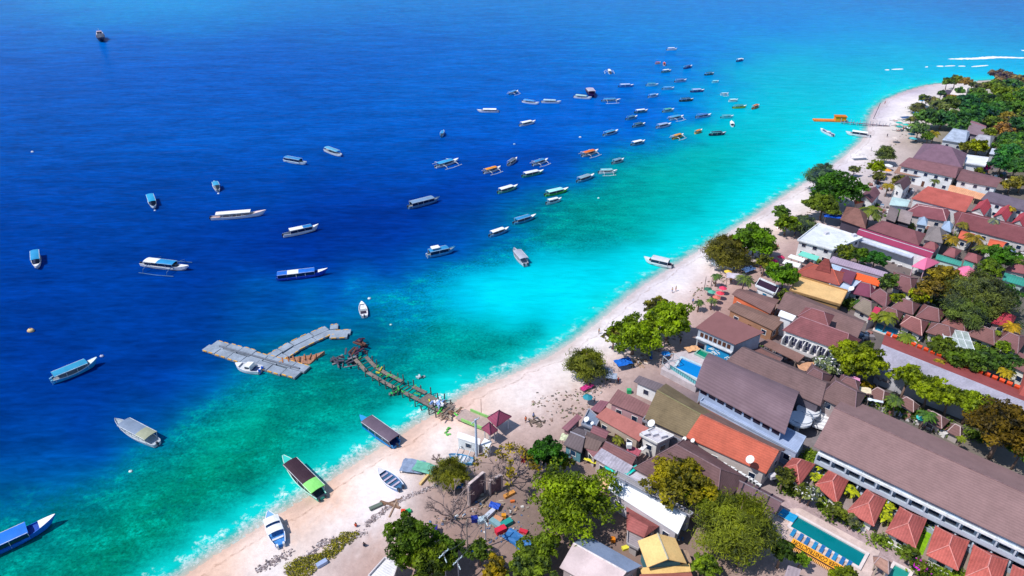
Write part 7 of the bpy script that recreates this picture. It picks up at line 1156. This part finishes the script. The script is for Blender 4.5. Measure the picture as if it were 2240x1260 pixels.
# small scatter: pebbles, weed and litter nobody could count
def scatter(name, regions, n, size, cols, label, cat, seed, flat=.5, smax=1.6):
    rn = np.random.default_rng(seed); pr = random.Random(seed); objs = []; m = MB(); cl = []
    for k in range(n):
        x0, y0, x1, y1, w = regions[pr.randrange(len(regions))]; t = pr.random(); x = lerp(x0, x1, t) + pr.gauss(0, w) * .6; y = lerp(y0, y1, t) + pr.gauss(0, w) * .6; p = GP(x, y)
        s = size * pr.uniform(.4, smax); a = pr.uniform(0, 3.1); f0 = len(m.f); m.box((p.x, p.y, p.z + s * flat * .3), (s, s * pr.uniform(.3, .9), s * flat), a, pr.uniform(-.4, .4)); cl += [pr.randrange(len(cols))] * (len(m.f) - f0)
    o = m.build(name, None); 
    for c in cols: o.data.materials.append(mat(c, .85, .2))
    o.data.polygons.foreach_set('material_index', cl); tag(o, label, cat, kind='stuff')
scatter('beach_stones', [(625, 1258, 705, 1190, 7), (700, 1190, 800, 1165, 6), (800, 1150, 860, 1100, 5), (860, 1100, 960, 1060, 4), (560, 1250, 640, 1205, 7)], 1100, .26, ['b8a8a8', '988888', 'd8cccc', '786c70'], 'stones and coral rubble along the upper beach', 'stones', 1)
scatter('beach_litter', [(1170, 880, 1300, 860, 14), (1180, 920, 1280, 890, 12), (1240, 870, 1330, 840, 12), (1380, 800, 1500, 720, 9), (1520, 640, 1600, 600, 12), (1560, 620, 1660, 570, 12), (1640, 580, 1690, 540, 6), (1740, 500, 1790, 440, 8), (1860, 390, 1940, 330, 8), (1940, 330, 2010, 260, 8)], 760, .42, ['8c7c74', '706864', 'a89084', 'd8ccc8', '78706c', '6c7048', '907468'], 'driftwood bits, dry weed and litter strewn on the sand', 'litter', 2, .35)
scatter('yard_litter', [(1060, 1150, 1150, 1110, 16), (940, 1150, 1060, 1110, 12), (1040, 1190, 1160, 1150, 12), (1290, 1000, 1380, 960, 9), (1360, 1200, 1500, 1180, 8), (1400, 950, 1470, 960, 7)], 420, .34, ['e8e4e0', '98887c', '7c7068', 'a09488', '605048', 'c0a080', '5c78a0'], 'small bottles, rags and scraps lying in the yards', 'litter', 3, .5)
scatter('lane_clutter', [(1700, 680, 1900, 740, 8), (1760, 560, 1960, 620, 10), (1900, 560, 2240, 640, 16), (1960, 640, 2200, 740, 16), (1960, 470, 2240, 560, 14), (1880, 440, 2000, 500, 12), (1880, 870, 2100, 960, 8), (1600, 740, 1780, 800, 8), (1900, 400, 2060, 450, 10), (2080, 310, 2200, 400, 12)], 1300, .9, ['c8c4c8', '8c8488', 'e8e4e4', '6c6468', '5c7434', 'a07068', '6c84a0'], 'gas bottles, pots, bins and odds and ends in the narrow lanes', 'clutter', 4, .9)
# low garden greenery nobody could count
def greenery(name, regions, n, label, col_, seed, hmax=1.5):
    pr = random.Random(seed); rn = np.random.default_rng(seed); C, T = [], []
    for k in range(n):
        x0, y0, x1, y1, w = regions[pr.randrange(len(regions))]; t = pr.random(); p = P(lerp(x0, x1, t) + pr.gauss(0, w), lerp(y0, y1, t) + pr.gauss(0, w * .5), GZ + .5); q = pr.uniform(.6, 1.5); m_ = 60
        C.append(np.array([p.x, p.y, GZ]) + rn.normal(size=(m_, 3)) * np.array([q * .6, q * .6, .1]) + np.array([0, 0, 1]) * rn.uniform(0, hmax, (m_, 1))); T.append(rn.uniform(0, .5, m_) + pr.random() * .5)
    C = np.concatenate(C); o = leaf_mesh(name, C, np.tile([0, 0, 1.], (len(C), 1)), .3, leaf_mat(col_), None, np.concatenate(T), rnd=rn); tag(o, label, 'plants', kind='stuff')
greenery('garden_plants', [(1890, 660, 2240, 790, 14), (1900, 620, 2240, 700, 16), (2060, 740, 2240, 800, 12), (1960, 490, 2240, 580, 12), (1880, 870, 2150, 960, 8), (1850, 660, 1930, 690, 6)], 330, 'low green plants filling the gardens between the cottages', '6c8c2c', 5)
greenery('border_plants', [(1780, 1095, 1990, 1215, 5), (1990, 1150, 2050, 1120, 5), (1715, 1060, 1800, 1085, 6), (1990, 1240, 2110, 1262, 8), (1770, 995, 1790, 1010, 5)], 130, 'flower beds and low shrubs around the bungalows', '7c9c2c', 6, .9)
greenery('planter_row', [(1600, 918, 1740, 990, 2.0), (1600, 918, 1740, 990, 2.0)], 50, 'thin strip of green planters along the blue terrace rail', '6c9c2c', 7, .8)
m = MB(); m.prism([P(x, y, 1.0) for x, y in [(2000, 1205), (2018, 1215), (2045, 1150), (2030, 1130)]], [P(x, y, 1.36) for x, y in [(2000, 1205), (2018, 1215), (2045, 1150), (2030, 1130)]]); tag(m.build('lawn', mat('88b818', .95, .35, 2.5)), 'bright green lawn strip between the fourth and fifth bungalows', 'grass', kind='stuff')
